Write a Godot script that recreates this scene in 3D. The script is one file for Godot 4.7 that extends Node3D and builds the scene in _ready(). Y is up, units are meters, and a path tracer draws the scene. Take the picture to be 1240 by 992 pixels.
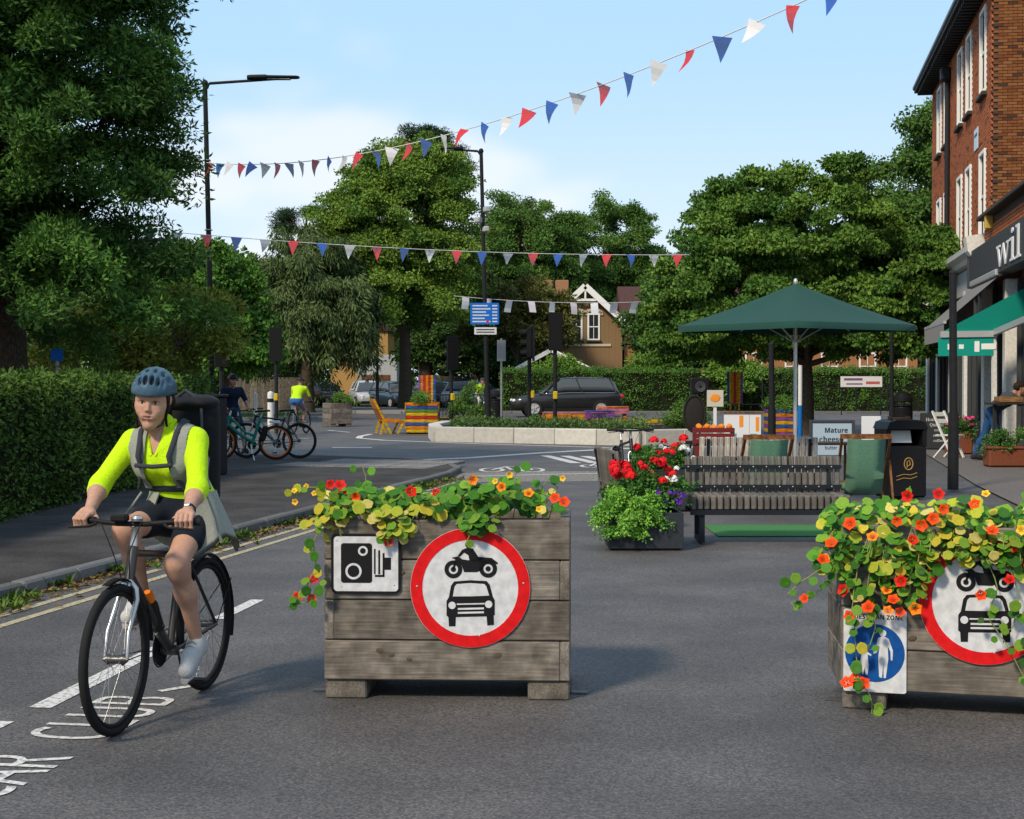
extends Node3D
# A street corner closed to cars with planters: metres, y up, the camera stands in the road at eye height and looks along -z.

var rng := RandomNumberGenerator.new()
var mat_store := {}
var tex_store := {}
var taken := {}
var street := Vector3(0.1705, 0, -0.9854)      # the direction in which the street runs away
var across := Vector3(0.9854, 0, 0.1705)       # to the right of it
var up := Vector3.UP


class MB:                                        # collects faces for one mesh
	var v := PackedVector3Array()
	var n := PackedVector3Array()
	var i := PackedInt32Array()
	var col := PackedColorArray()
	var cur := Color(1, 1, 1)
	var colored := false

	func pt(p: Vector3, nn: Vector3) -> int:
		v.append(p)
		n.append(nn)
		if colored:
			col.append(cur)
		return v.size() - 1

	func tri(a: Vector3, b: Vector3, c: Vector3) -> void:     # counter-clockwise seen from outside
		var nn := (b - a).cross(c - a).normalized()
		var k := pt(a, nn)
		pt(b, nn)
		pt(c, nn)
		i.append_array(PackedInt32Array([k, k + 2, k + 1]))

	func quad(a: Vector3, b: Vector3, c: Vector3, d: Vector3) -> void:
		var nn := (c - a).cross(d - b).normalized()
		var k := pt(a, nn)
		pt(b, nn)
		pt(c, nn)
		pt(d, nn)
		i.append_array(PackedInt32Array([k, k + 2, k + 1, k, k + 3, k + 2]))

	func fan(pts: Array) -> void:
		for q in range(1, pts.size() - 1):
			tri(pts[0], pts[q], pts[q + 1])

	func box(c: Vector3, s: Vector3, b := Basis(), bevel := 0.0) -> MB:
		var h := s * 0.5
		if bevel <= 0.0:
			for f in [[Vector3(1, 0, 0), Vector3(0, 1, 0), Vector3(0, 0, 1)], [Vector3(0, 1, 0), Vector3(0, 0, 1), Vector3(1, 0, 0)], [Vector3(0, 0, 1), Vector3(1, 0, 0), Vector3(0, 1, 0)]]:
				for sg in [1.0, -1.0]:
					var w: Vector3 = f[0] * h * sg
					var p: Vector3 = f[1] * h
					var q: Vector3 = f[2] * h * sg
					quad(c + b * (w - p - q), c + b * (w + p - q), c + b * (w + p + q), c + b * (w - p + q))
			return self
		var e := minf(bevel, minf(h.x, minf(h.y, h.z)) * 0.9)
		var ax := [Vector3(1, 0, 0), Vector3(0, 1, 0), Vector3(0, 0, 1)]
		for k in 3:
			var a0: Vector3 = ax[k]
			var a1: Vector3 = ax[(k + 1) % 3]
			var a2: Vector3 = ax[(k + 2) % 3]
			var h0: float = h[k]
			var h1: float = h[(k + 1) % 3]
			var h2: float = h[(k + 2) % 3]
			for sg in [1.0, -1.0]:
				var w = a0 * h0 * sg
				var p := a1 * (h1 - e)
				var q = a2 * (h2 - e) * sg
				quad(c + b * (w - p - q), c + b * (w + p - q), c + b * (w + p + q), c + b * (w - p + q))
				for s2 in [1.0, -1.0]:               # the chamfer between axes k and k+1, along k+2
					var n1 = a0 * sg * h0 + a1 * s2 * (h1 - e)
					var n2 = a0 * sg * (h0 - e) + a1 * s2 * h1
					var r := a2 * (h2 - e)
					if sg * s2 > 0:
						quad(c + b * (n1 - r), c + b * (n2 - r), c + b * (n2 + r), c + b * (n1 + r))
					else:
						quad(c + b * (n1 + r), c + b * (n2 + r), c + b * (n2 - r), c + b * (n1 - r))
		for sx in [1.0, -1.0]:
			for sy in [1.0, -1.0]:
				for sz in [1.0, -1.0]:
					var p0 := Vector3(sx * h.x, sy * (h.y - e), sz * (h.z - e))
					var p1 := Vector3(sx * (h.x - e), sy * h.y, sz * (h.z - e))
					var p2 := Vector3(sx * (h.x - e), sy * (h.y - e), sz * h.z)
					if sx * sy * sz > 0:
						tri(c + b * p0, c + b * p1, c + b * p2)
					else:
						tri(c + b * p0, c + b * p2, c + b * p1)
		return self

	func bar(a: Vector3, b: Vector3, w: float, t: float, roll := Vector3.UP, bevel := 0.0) -> MB:   # a square bar from a to b
		var z := (b - a).normalized()
		var rr := roll
		if absf(z.dot(rr)) > 0.98:
			rr = Vector3.RIGHT
		var x := rr.cross(z).normalized()
		var y := z.cross(x)
		return box((a + b) * 0.5, Vector3(w, t, a.distance_to(b)), Basis(x, y, z), bevel)

	func tube(pts: Array, radii, seg := 8, closed := false, caps := true) -> MB:
		var m := pts.size()
		var first := v.size()
		var side := Vector3.ZERO
		for k in m:
			var p: Vector3 = pts[k]
			var nx: Vector3 = pts[(k + 1) % m] if (closed or k < m - 1) else p
			var pv: Vector3 = pts[(k + m - 1) % m] if (closed or k > 0) else p
			var t := (nx - pv).normalized()
			if side == Vector3.ZERO:
				side = t.cross(Vector3.UP if absf(t.y) < 0.9 else Vector3.RIGHT).normalized()
			side = (side - t * side.dot(t)).normalized()
			var o := t.cross(side)
			var r: float = radii[k] if radii is Array else radii
			for q in seg:
				var a := TAU * q / seg
				var d := side * cos(a) + o * sin(a)
				pt(p + d * r, d)
		var rows := m if closed else m - 1
		for k in rows:
			for q in seg:
				var a := first + k * seg + q
				var b := first + k * seg + (q + 1) % seg
				var c := first + ((k + 1) % m) * seg + (q + 1) % seg
				var d := first + ((k + 1) % m) * seg + q
				i.append_array(PackedInt32Array([a, c, b, a, d, c]))
		if caps and not closed:
			for e in [0, m - 1]:
				var nn: Vector3 = ((pts[0] - pts[1]) if e == 0 else (pts[m - 1] - pts[m - 2])).normalized()
				var k0 := pt(pts[e], nn)
				for q in seg:
					pt(v[first + e * seg + q], nn)
				for q in seg:
					var b := k0 + 1 + q
					var c := k0 + 1 + (q + 1) % seg
					if e == 0:
						i.append_array(PackedInt32Array([k0, b, c]))
					else:
						i.append_array(PackedInt32Array([k0, c, b]))
		return self

	func ring(c: Vector3, axis: Vector3, r: float, t: float, seg := 24, tseg := 8) -> MB:
		var x := axis.cross(Vector3.UP if absf(axis.y) < 0.9 else Vector3.RIGHT).normalized()
		var y := axis.cross(x).normalized()
		var pts := []
		for k in seg:
			var a := TAU * k / seg
			pts.append(c + (x * cos(a) + y * sin(a)) * r)
		return tube(pts, t, tseg, true)

	func lathe(prof: Array, seg := 16, xf := Transform3D()) -> MB:         # Vector2(radius, height) from bottom to top
		for k in prof.size() - 1:
			var p: Vector2 = prof[k]
			var q: Vector2 = prof[k + 1]
			var d := q - p
			var nn := Vector2(d.y, -d.x).normalized()
			var base := v.size()
			for s in seg + 1:
				var a := TAU * s / seg
				var dir := Vector3(cos(a), 0, sin(a))
				var wn := (xf.basis * (dir * nn.x + Vector3(0, nn.y, 0))).normalized()
				pt(xf * (dir * p.x + Vector3(0, p.y, 0)), wn)
				pt(xf * (dir * q.x + Vector3(0, q.y, 0)), wn)
			for s in seg:
				var b := base + s * 2
				i.append_array(PackedInt32Array([b, b + 2, b + 1, b + 1, b + 2, b + 3]))
		return self

	func ell(c: Vector3, r: Vector3, seg := 12, rings := 8, b := Basis()) -> MB:
		var base := v.size()
		for y in rings + 1:
			var t := PI * y / rings
			for s in seg + 1:
				var a := TAU * s / seg
				var d := Vector3(sin(t) * cos(a), cos(t), sin(t) * sin(a))
				pt(c + b * (d * r), (b * (d / r)).normalized())
		for y in rings:
			for s in seg:
				var k := base + y * (seg + 1) + s
				i.append_array(PackedInt32Array([k, k + seg + 1, k + 1, k + 1, k + seg + 1, k + seg + 2]))
		return self

	func prism(poly: PackedVector2Array, depth: float, xf := Transform3D()) -> MB:   # outline in x and y, counter-clockwise; from z = 0 to z = depth
		var pl := poly
		if Geometry2D.is_polygon_clockwise(pl):
			pl = pl.duplicate()
			pl.reverse()
		var t := Geometry2D.triangulate_polygon(pl)
		for k in range(0, t.size(), 3):
			var a := pl[t[k]]
			var b := pl[t[k + 1]]
			var c := pl[t[k + 2]]
			if (b - a).cross(c - a) < 0:
				var w := b
				b = c
				c = w
			tri(xf * Vector3(a.x, a.y, depth), xf * Vector3(b.x, b.y, depth), xf * Vector3(c.x, c.y, depth))
			tri(xf * Vector3(a.x, a.y, 0), xf * Vector3(c.x, c.y, 0), xf * Vector3(b.x, b.y, 0))
		for k in pl.size():
			var a := pl[k]
			var b := pl[(k + 1) % pl.size()]
			quad(xf * Vector3(a.x, a.y, 0), xf * Vector3(b.x, b.y, 0), xf * Vector3(b.x, b.y, depth), xf * Vector3(a.x, a.y, depth))
		return self

	func loft(rows: Array, close := true, caps := true) -> MB:             # rows of equally many points, smooth
		var m: int = rows[0].size()
		var first := v.size()
		for r in rows.size():
			for q in m:
				var p: Vector3 = rows[r][q]
				var du: Vector3 = rows[r][(q + 1) % m] - rows[r][(q + m - 1) % m] if close else rows[r][mini(q + 1, m - 1)] - rows[r][maxi(q - 1, 0)]
				var dv: Vector3 = rows[mini(r + 1, rows.size() - 1)][q] - rows[maxi(r - 1, 0)][q]
				pt(p, du.cross(dv).normalized())
		for r in rows.size() - 1:
			for q in (m if close else m - 1):
				var a := first + r * m + q
				var b := first + r * m + (q + 1) % m
				i.append_array(PackedInt32Array([a, b + m, b, a, a + m, b + m]))
		if caps and close:
			fan_cap(rows[0], true)
			fan_cap(rows[rows.size() - 1], false)
		return self

	func fan_cap(row: Array, flip: bool) -> void:
		var c := Vector3.ZERO
		for p in row:
			c += p
		c /= row.size()
		for q in row.size():
			if flip:
				tri(c, row[(q + 1) % row.size()], row[q])
			else:
				tri(c, row[q], row[(q + 1) % row.size()])

	func mesh() -> ArrayMesh:
		var arr := []
		arr.resize(Mesh.ARRAY_MAX)
		arr[Mesh.ARRAY_VERTEX] = v
		arr[Mesh.ARRAY_NORMAL] = n
		arr[Mesh.ARRAY_INDEX] = i
		if colored:
			arr[Mesh.ARRAY_COLOR] = col
		var m := ArrayMesh.new()
		m.add_surface_from_arrays(Mesh.PRIMITIVE_TRIANGLES, arr)
		return m


class Field:                                     # a distance field on a grid, meshed as surface nets
	var o: Vector3
	var c: float
	var nx: int
	var ny: int
	var nz: int
	var g := PackedFloat32Array()

	func _init(lo: Vector3, hi: Vector3, cell: float) -> void:
		o = lo
		c = cell
		nx = int((hi.x - lo.x) / cell) + 2
		ny = int((hi.y - lo.y) / cell) + 2
		nz = int((hi.z - lo.z) / cell) + 2
		g.resize(nx * ny * nz)
		g.fill(1.0)

	func cap(a: Vector3, b: Vector3, ra: float, rb: float, k := 0.03, flat := Vector3.ONE) -> void:   # flat squeezes the cross-section along x, y, z
		var m := maxf(ra, rb) * maxf(1.0, maxf(flat.x, maxf(flat.y, flat.z))) + k + 2.0 * c
		var lo := (a.min(b) - Vector3.ONE * m - o) / c
		var hi := (a.max(b) + Vector3.ONE * m - o) / c
		var ab := (b - a) / flat
		var l2 := maxf(ab.length_squared(), 1e-9)
		for z in range(maxi(0, int(lo.z)), mini(nz, int(hi.z) + 1)):
			for y in range(maxi(0, int(lo.y)), mini(ny, int(hi.y) + 1)):
				var row := (z * ny + y) * nx
				for x in range(maxi(0, int(lo.x)), mini(nx, int(hi.x) + 1)):
					var p := (o + Vector3(x, y, z) * c - a) / flat
					var t := clampf(p.dot(ab) / l2, 0.0, 1.0)
					var d := p.distance_to(ab * t) - lerpf(ra, rb, t)
					var w := g[row + x]
					var h := maxf(k - absf(w - d), 0.0) / k
					g[row + x] = minf(w, d) - h * h * k * 0.25

	func cut(a: Vector3, r: Vector3, k := 0.01) -> void:
		var m := r + Vector3.ONE * (k + 2.0 * c)
		var lo := (a - m - o) / c
		var hi := (a + m - o) / c
		var rm := minf(r.x, minf(r.y, r.z))
		for z in range(maxi(0, int(lo.z)), mini(nz, int(hi.z) + 1)):
			for y in range(maxi(0, int(lo.y)), mini(ny, int(hi.y) + 1)):
				var row := (z * ny + y) * nx
				for x in range(maxi(0, int(lo.x)), mini(nx, int(hi.x) + 1)):
					var d := -(((o + Vector3(x, y, z) * c - a) / r).length() - 1.0) * rm
					var w := g[row + x]
					var h := maxf(k - absf(w - d), 0.0) / k
					g[row + x] = maxf(w, d) + h * h * k * 0.25

	func wanted(p: Vector3, keep: Array, holes: Array) -> bool:
		for k in keep:
			if k.distance_to(p) < 0.0:
				return false
		for h in holes:
			if h.has_point(p):
				return false
		return true

	func into(mb: MB, keep := [], holes := [], xf := Transform3D()) -> void:       # keep: planes in front of which the cloth stays; holes: boxes cut out
		var ids := {}
		var sy := nx
		var sz := nx * ny
		var offs := [0, 1, sy, sy + 1, sz, sz + 1, sz + sy, sz + sy + 1]
		var edges := [[0, 1], [2, 3], [4, 5], [6, 7], [0, 2], [1, 3], [4, 6], [5, 7], [0, 4], [1, 5], [2, 6], [3, 7]]
		var cs := [Vector3(0, 0, 0), Vector3(1, 0, 0), Vector3(0, 1, 0), Vector3(1, 1, 0), Vector3(0, 0, 1), Vector3(1, 0, 1), Vector3(0, 1, 1), Vector3(1, 1, 1)]
		var w := [0.0, 0.0, 0.0, 0.0, 0.0, 0.0, 0.0, 0.0]
		for z in nz - 1:
			for y in ny - 1:
				var row := z * sz + y * sy
				for x in nx - 1:
					var b := row + x
					var s := g[b] < 0.0
					if (g[b + 1] < 0.0) == s and (g[b + sy] < 0.0) == s and (g[b + sy + 1] < 0.0) == s and (g[b + sz] < 0.0) == s and (g[b + sz + 1] < 0.0) == s and (g[b + sz + sy] < 0.0) == s and (g[b + sz + sy + 1] < 0.0) == s:
						continue
					for q in 8:
						w[q] = g[b + offs[q]]
					var sum := Vector3.ZERO
					var cnt := 0
					for e in edges:
						var wa: float = w[e[0]]
						var wb: float = w[e[1]]
						if (wa < 0.0) != (wb < 0.0):
							sum += cs[e[0]].lerp(cs[e[1]], wa / (wa - wb))
							cnt += 1
					var p := o + (Vector3(x, y, z) + sum / cnt) * c
					if not wanted(p, keep, holes):
						continue
					var nn := Vector3(w[1] + w[3] + w[5] + w[7] - w[0] - w[2] - w[4] - w[6], w[2] + w[3] + w[6] + w[7] - w[0] - w[1] - w[4] - w[5], w[4] + w[5] + w[6] + w[7] - w[0] - w[1] - w[2] - w[3]).normalized()
					ids[b] = mb.pt(xf * p, (xf.basis * nn).normalized())
		for b in ids:
			var s := g[b] < 0.0
			for ax in 3:
				var st: int = [1, sy, sz][ax]
				if (g[b + st] < 0.0) == s:
					continue
				var u: int = [sy, sz, 1][ax]
				var t: int = [sz, 1, sy][ax]
				if not (ids.has(b - u) and ids.has(b - t) and ids.has(b - u - t)):
					continue
				var a0: int = ids[b]
				var a1: int = ids[b - u]
				var a2: int = ids[b - u - t]
				var a3: int = ids[b - t]
				if s:
					mb.i.append_array(PackedInt32Array([a0, a2, a1, a0, a3, a2]))
				else:
					mb.i.append_array(PackedInt32Array([a0, a1, a2, a0, a2, a3]))


# ---------- names, metas, materials ----------
func numbered(called: String) -> String:
	if not taken.has(called):
		taken[called] = 0
		return called
	taken[called] += 1
	return "%s_%03d" % [called, taken[called]]


func tag(o: Node, label := "", category := "", group := "", kind := "") -> void:
	if label:
		o.set_meta("label", label)
	if category:
		o.set_meta("category", category)
	if group:
		o.set_meta("group", group)
	if kind:
		o.set_meta("kind", kind)


func thing(called: String, label: String, category: String, at := Vector3.ZERO, turn := 0.0, group := "") -> Node3D:
	var o := Node3D.new()
	o.name = numbered(called)
	add_child(o)
	o.position = at
	o.rotation.y = turn
	tag(o, label, category, group)
	return o


func part(called: String, m, material: Material, parent: Node, at := Vector3.ZERO, turn := Vector3.ZERO) -> MeshInstance3D:
	var o := MeshInstance3D.new()
	o.mesh = m.mesh() if m is MB else m
	o.material_override = material
	o.name = called
	parent.add_child(o, true)
	o.position = at
	o.rotation = turn
	return o


func structure(called: String, m, material: Material) -> MeshInstance3D:
	var o := part(numbered(called), m, material, self)
	tag(o, "", "", "", "structure")
	return o


func copy(o: Node3D, label: String, at: Vector3, turn := 0.0) -> Node3D:
	var c := o.duplicate()
	c.name = numbered(String(o.name))
	add_child(c)
	c.position = at
	c.rotation.y = turn
	c.set_meta("label", label)
	return c


func lin(r: float, g: float, b: float) -> Color:
	return Color(r, g, b).linear_to_srgb()


func noise(key: String, freq: float, oct: int, lo: float, hi: float, kind := FastNoiseLite.TYPE_SIMPLEX_SMOOTH, size := 512, normal := false, bump := 4.0, mid := 0.5) -> NoiseTexture2D:
	if tex_store.has(key):
		return tex_store[key]
	var f := FastNoiseLite.new()
	f.seed = key.hash() % 9999
	f.noise_type = kind
	f.frequency = freq
	f.fractal_octaves = oct
	var t := NoiseTexture2D.new()
	t.width = size
	t.height = size
	t.seamless = true
	t.noise = f
	if normal:
		t.as_normal_map = true
		t.bump_strength = bump
	else:
		var gr := Gradient.new()
		gr.set_color(0, Color(lo, lo, lo))
		gr.set_color(1, Color(hi, hi, hi))
		if mid != 0.5:
			gr.set_offset(0, mid - 0.18)
			gr.set_offset(1, mid + 0.18)
		t.color_ramp = gr
	tex_store[key] = t
	return t


func mat(key: String, c := Color.WHITE, rough := 0.7, metal := 0.0) -> StandardMaterial3D:
	if mat_store.has(key):
		return mat_store[key]
	var m := StandardMaterial3D.new()
	m.resource_name = key
	m.albedo_color = c
	m.roughness = rough
	m.metallic = metal
	if rough >= 0.35:
		m.metallic_specular = 0.22
	mat_store[key] = m
	return m


# a material with grain: tex over the colour, and a relief; both laid in the object's or the world's own axes
func grain(key: String, c: Color, rough: float, tex: Texture2D, scale: Vector3, relief: Texture2D = null, depth := 0.5, world := false, metal := 0.0) -> StandardMaterial3D:
	if mat_store.has(key):
		return mat_store[key]
	var m := mat(key, c, rough, metal)
	m.albedo_texture = tex
	m.uv1_triplanar = true
	m.uv1_world_triplanar = world
	m.uv1_scale = scale
	if relief:
		m.normal_enabled = true
		m.normal_texture = relief
		m.normal_scale = depth
	return m


func patches(m: StandardMaterial3D, tex: Texture2D, scale: float) -> void:     # a second, coarser pattern that multiplies
	m.detail_enabled = true
	m.detail_albedo = tex
	m.detail_blend_mode = BaseMaterial3D.BLEND_MODE_MUL
	m.detail_uv_layer = BaseMaterial3D.DETAIL_UV_2
	m.uv2_triplanar = true
	m.uv2_world_triplanar = true
	m.uv2_scale = Vector3.ONE * scale


func base_materials() -> void:             # plain materials that several builders share
	mat("bike_black", lin(0.014, 0.014, 0.015), 0.5)
	mat("bike_alu", lin(0.5, 0.5, 0.5), 0.28, 0.9)
	mat("window_white", lin(0.72, 0.72, 0.7), 0.45)
	mat("window_glass", lin(0.02, 0.026, 0.03), 0.05)
	mat("bolt_steel", lin(0.4, 0.4, 0.4), 0.4, 0.8)
	cloth("dark_shoe", lin(0.03, 0.03, 0.035))
	mat("nast_stem", lin(0.2, 0.26, 0.07), 0.6)


func rv(a: float, b: float) -> float:
	return rng.randf_range(a, b)


func rdir() -> Vector3:
	var y := rv(-1, 1)
	var a := rv(0, TAU)
	var r := sqrt(1 - y * y)
	return Vector3(r * cos(a), y, r * sin(a))


func rbasis() -> Basis:
	return Basis(rdir(), rv(0, TAU))


func gp(x: float, z: float, y := 0.0) -> Vector3:
	return Vector3(x, y, z)


func along(t: float, s: float, y := 0.0) -> Vector3:      # metres up the street from the camera and to its right
	return street * t + across * s + up * y


func words(called: String, text: String, size: float, depth: float, material: Material, parent: Node, at: Vector3, turn := Vector3.ZERO, serif := "Droid Sans", bold := false, italic := false, stretch := Vector3.ONE) -> MeshInstance3D:
	var t := TextMesh.new()
	var f := SystemFont.new()
	f.font_names = PackedStringArray([serif])
	f.font_weight = 700 if bold else 400
	f.font_italic = italic
	t.font = f
	t.text = text
	t.font_size = 64
	t.pixel_size = size / 46.0
	t.depth = depth
	t.curve_step = 2.0
	var o := part(called, t, material, parent, at, turn)
	o.scale = stretch
	return o


# ---------- air and light ----------
func make_sky() -> void:
	var im := Image.create(1024, 512, false, Image.FORMAT_RGBF)
	var big := FastNoiseLite.new()
	big.seed = 11
	big.frequency = 1.0
	big.fractal_octaves = 5
	var top := Vector3(0.18, 0.38, 0.72)
	var mid := Vector3(0.41, 0.64, 0.87)
	var low := Vector3(0.72, 0.82, 0.89)
	for y in 512:
		var el := PI * (0.5 - (y + 0.5) / 512.0)
		var s := sin(el)
		for x in 1024:
			var az := TAU * (x + 0.5) / 1024.0
			var c: Vector3
			if s < 0.0:
				c = Vector3(0.20, 0.21, 0.21)
			else:
				c = low.lerp(mid, smoothstep(0.0, 0.24, s)).lerp(top, smoothstep(0.2, 1.0, s))
				var h := 1.0 / (s + 0.12)                   # thin sheets of cloud seen at a slant
				var p := Vector3(cos(az) * cos(el) * h * 0.55, sin(az) * cos(el) * h * 0.55, 4.0)
				var w := big.get_noise_3d(p.x, p.y * 1.6, p.z) + 0.45 * big.get_noise_3d(p.x * 3.1, p.y * 4.3, 9.0)
				var k := smoothstep(-0.05, 0.42, w) * 0.62 * (1.0 - 0.35 * smoothstep(0.5, 1.0, s))
				c = c.lerp(Vector3(0.84, 0.85, 0.87), k)
			im.set_pixel(x, y, Color(c.x, c.y, c.z))
	var pm := PanoramaSkyMaterial.new()
	pm.panorama = ImageTexture.create_from_image(im)
	var sky := Sky.new()
	sky.sky_material = pm
	var e := Environment.new()
	e.background_mode = Environment.BG_SKY
	e.sky = sky
	e.tonemap_mode = Environment.TONE_MAPPER_LINEAR
	e.tonemap_exposure = 1.2
	e.sdfgi_enabled = true
	e.ssao_enabled = true
	e.ssil_enabled = true
	var we := WorldEnvironment.new()
	we.name = "world_environment"
	we.environment = e
	add_child(we)
	var sun := DirectionalLight3D.new()
	sun.name = "sun"
	sun.light_energy = 1.1
	sun.light_color = Color(1.0, 0.93, 0.82)
	sun.light_angular_distance = 8.0
	sun.shadow_enabled = true
	add_child(sun)
	sun.look_at_from_position(Vector3(-7.2, 11.0, 10.2), Vector3.ZERO)


# ---------- ground, kerbs, paint ----------
func kerb_x(z: float) -> float:
	return -3.8 - 0.192 * (z + 11.35)


func sheet(mb: MB, pts: Array, y: float) -> void:
	var pl := PackedVector2Array()
	for p in pts:
		pl.append(Vector2(p.x, p.y))
	var t := Geometry2D.triangulate_polygon(pl)
	for k in range(0, t.size(), 3):
		var a := pl[t[k]]
		var b := pl[t[k + 1]]
		var c := pl[t[k + 2]]
		if (b - a).cross(c - a) > 0:
			mb.tri(Vector3(a.x, y, a.y), Vector3(c.x, y, c.y), Vector3(b.x, y, b.y))
		else:
			mb.tri(Vector3(a.x, y, a.y), Vector3(b.x, y, b.y), Vector3(c.x, y, c.y))


func strip(mb: MB, pts: Array, w: float, y := 0.004) -> void:            # a painted line through points (x, z)
	for k in pts.size() - 1:
		var a: Vector2 = pts[k]
		var b: Vector2 = pts[k + 1]
		var d := (b - a).normalized()
		var s := Vector2(-d.y, d.x) * w * 0.5
		var q := [a - s, b - s, b + s, a + s]
		mb.quad(Vector3(q[0].x, y, q[0].y), Vector3(q[3].x, y, q[3].y), Vector3(q[2].x, y, q[2].y), Vector3(q[1].x, y, q[1].y))


func kerb_run(parent: Node, pts: Array, m: Array, stone: float, w: float, h: float, sink := 0.05) -> void:     # kerb stones end to end along a line of (x, z), inner side to the right
	for k in pts.size() - 1:
		var a: Vector2 = pts[k]
		var b: Vector2 = pts[k + 1]
		var n := maxi(1, roundi(a.distance_to(b) / stone))
		for q in n:
			var p := a.lerp(b, (q + 0.5) / n)
			var l := a.distance_to(b) / n - 0.012
			var d := (b - a).normalized()
			var key := "kerb%.2f_%.2f_%.2f" % [w, h, l]
			if not tex_store.has(key):
				tex_store[key] = MB.new().box(Vector3.ZERO, Vector3(w, h + sink, l), Basis(), 0.018).mesh()
			var o := part("kerb_stone", tex_store[key], m[rng.randi() % m.size()], parent, Vector3(p.x + rv(-0.004, 0.004), (h - sink) * 0.5 + rv(-0.004, 0.003), p.y), Vector3(0, atan2(d.x, d.y) + rv(-0.006, 0.006), 0))


func make_ground() -> void:
	var speck := noise("speck", 0.3, 3, 0.3, 1.0, FastNoiseLite.TYPE_VALUE, 1024)
	var coarse := noise("coarse", 0.012, 4, 0.72, 1.0)
	var rough_n := noise("rough_n", 0.25, 3, 0, 1, FastNoiseLite.TYPE_VALUE, 1024, true, 5.0)
	var asphalt := grain("asphalt", lin(0.215, 0.196, 0.184), 0.9, noise("chips", 0.25, 2, 0.42, 1.0, FastNoiseLite.TYPE_VALUE, 1024), Vector3.ONE * 0.45, rough_n, 0.4, true)
	patches(asphalt, coarse, 0.11)
	asphalt.metallic_specular = 0.55
	asphalt.roughness = 0.72
	var asphalt2 := grain("pavement_asphalt", lin(0.2, 0.192, 0.188), 0.9, speck, Vector3.ONE * 0.7, rough_n, 0.5, true)
	patches(asphalt2, coarse, 0.17)
	var mb := MB.new()
	mb.quad(Vector3(-700, 0, 300), Vector3(700, 0, 300), Vector3(700, 0, -1100), Vector3(-700, 0, -1100))
	structure("road", mb, asphalt)
	var slabs := []
	for k in 3:
		var g := 0.42 + 0.06 * k
		slabs.append(grain("slab%d" % k, lin(g, g * 0.98, g * 0.95), 0.85, speck, Vector3.ONE * 0.8, rough_n, 0.3, true))
	var setts := MB.new()
	sheet(setts, [Vector2(-1.0, -26.4), Vector2(-0.95, -24.0), Vector2(2.9, -24.6), Vector2(3.2, -26.9), Vector2(0.5, -27.0)], 0.003)
	structure("sett_strip", setts, grain("setts", lin(0.42, 0.4, 0.36), 0.9, noise("sett_t", 0.09, 2, 0.45, 1.0, FastNoiseLite.TYPE_CELLULAR), Vector3.ONE * 0.45, null, 0.5, true))
	# pavement on the left behind its kerb
	var edge := []
	for z in [6.0, -2.0, -8.0, -14.0, -20.0, -25.2]:
		edge.append(Vector2(kerb_x(z), z))
	edge.append_array([Vector2(-1.02, -26.6), Vector2(-1.25, -28.0), Vector2(-2.2, -29.6), Vector2(-4.2, -30.7), Vector2(-8.0, -31.4), Vector2(-16, -32.0), Vector2(-40, -33)])
	var poly := edge.duplicate()
	poly.append_array([Vector2(-60, -33), Vector2(-60, 6)])
	var pv := MB.new()
	sheet(pv, poly, 0.1)
	var pave := structure("pavement_left", pv, asphalt2)
	var inner := []
	for k in edge.size():
		var d: Vector2 = (edge[mini(k + 1, edge.size() - 1)] - edge[maxi(k - 1, 0)]).normalized()
		inner.append(edge[k] + Vector2(-d.y, d.x) * -0.07 * -1.0)
	var kerbs := []
	for k in 3:
		var g := 0.28 + 0.04 * k
		kerbs.append(grain("kerb_granite%d" % k, lin(g, g, g * 0.98), 0.8, speck, Vector3.ONE * 1.3, rough_n, 0.4, true))
	kerb_run(pave, inner, kerbs, 0.9, 0.14, 0.106)
	# paler blister slabs at the dropped corner
	var sm := MB.new().box(Vector3.ZERO, Vector3(0.392, 0.05, 0.392), Basis(), 0.006)
	for a in 4:
		for b in 4:
			sm.ell(Vector3((a - 1.5) * 0.095, 0.025, (b - 1.5) * 0.095), Vector3(0.02, 0.006, 0.02), 6, 4)
	var smesh := sm.mesh()
	for i in 7:
		for j in 6:
			var p := Vector2(-1.62 - i * 0.4 + j * 0.1, -26.35 - j * 0.4 - i * 0.13)
			if i == 6 and j > 2:
				continue
			part("paving_slab", smesh, slabs[(i * 3 + j * 5) % 3], pave, Vector3(p.x, 0.082 + rv(0, 0.004), p.y), Vector3(0, -0.3, 0))
	# pavement in front of the shops
	var rp := MB.new()
	var rpoly := [along(16, 3.1), along(24, 3.0), along(40, 3.3), along(62, 4.0), along(62, 6.0), along(16, 6.0)]
	var rp2 := []
	for p in rpoly:
		rp2.append(Vector2(p.x, p.z))
	sheet(rp, rp2, 0.024)
	structure("pavement_right", rp, grain("shop_paving", lin(0.36, 0.325, 0.3), 0.75, speck, Vector3.ONE * 0.7, rough_n, 0.3, true))
	# pavement under the far hedge
	var fp := MB.new()
	sheet(fp, [Vector2(-2, -74), Vector2(60, -70), Vector2(60, -90), Vector2(-2, -90)], 0.09)
	var far := structure("pavement_far", fp, grain("far_paving", lin(0.2, 0.19, 0.18), 0.85, speck, Vector3.ONE * 0.7, null, 0.3, true))
	kerb_run(far, [Vector2(-2, -73.9), Vector2(24, -72.2)], kerbs, 2.0, 0.16, 0.11)
	var gv := MB.new()
	sheet(gv, [Vector2(-30, -68), Vector2(-9.5, -60), Vector2(-8.0, -62), Vector2(-12, -85), Vector2(-40, -90)], 0.05)
	var verge := structure("grass_verge", gv, grain("verge", lin(0.06, 0.1, 0.03), 0.9, coarse, Vector3.ONE * 0.6, rough_n, 0.8, true))
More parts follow.
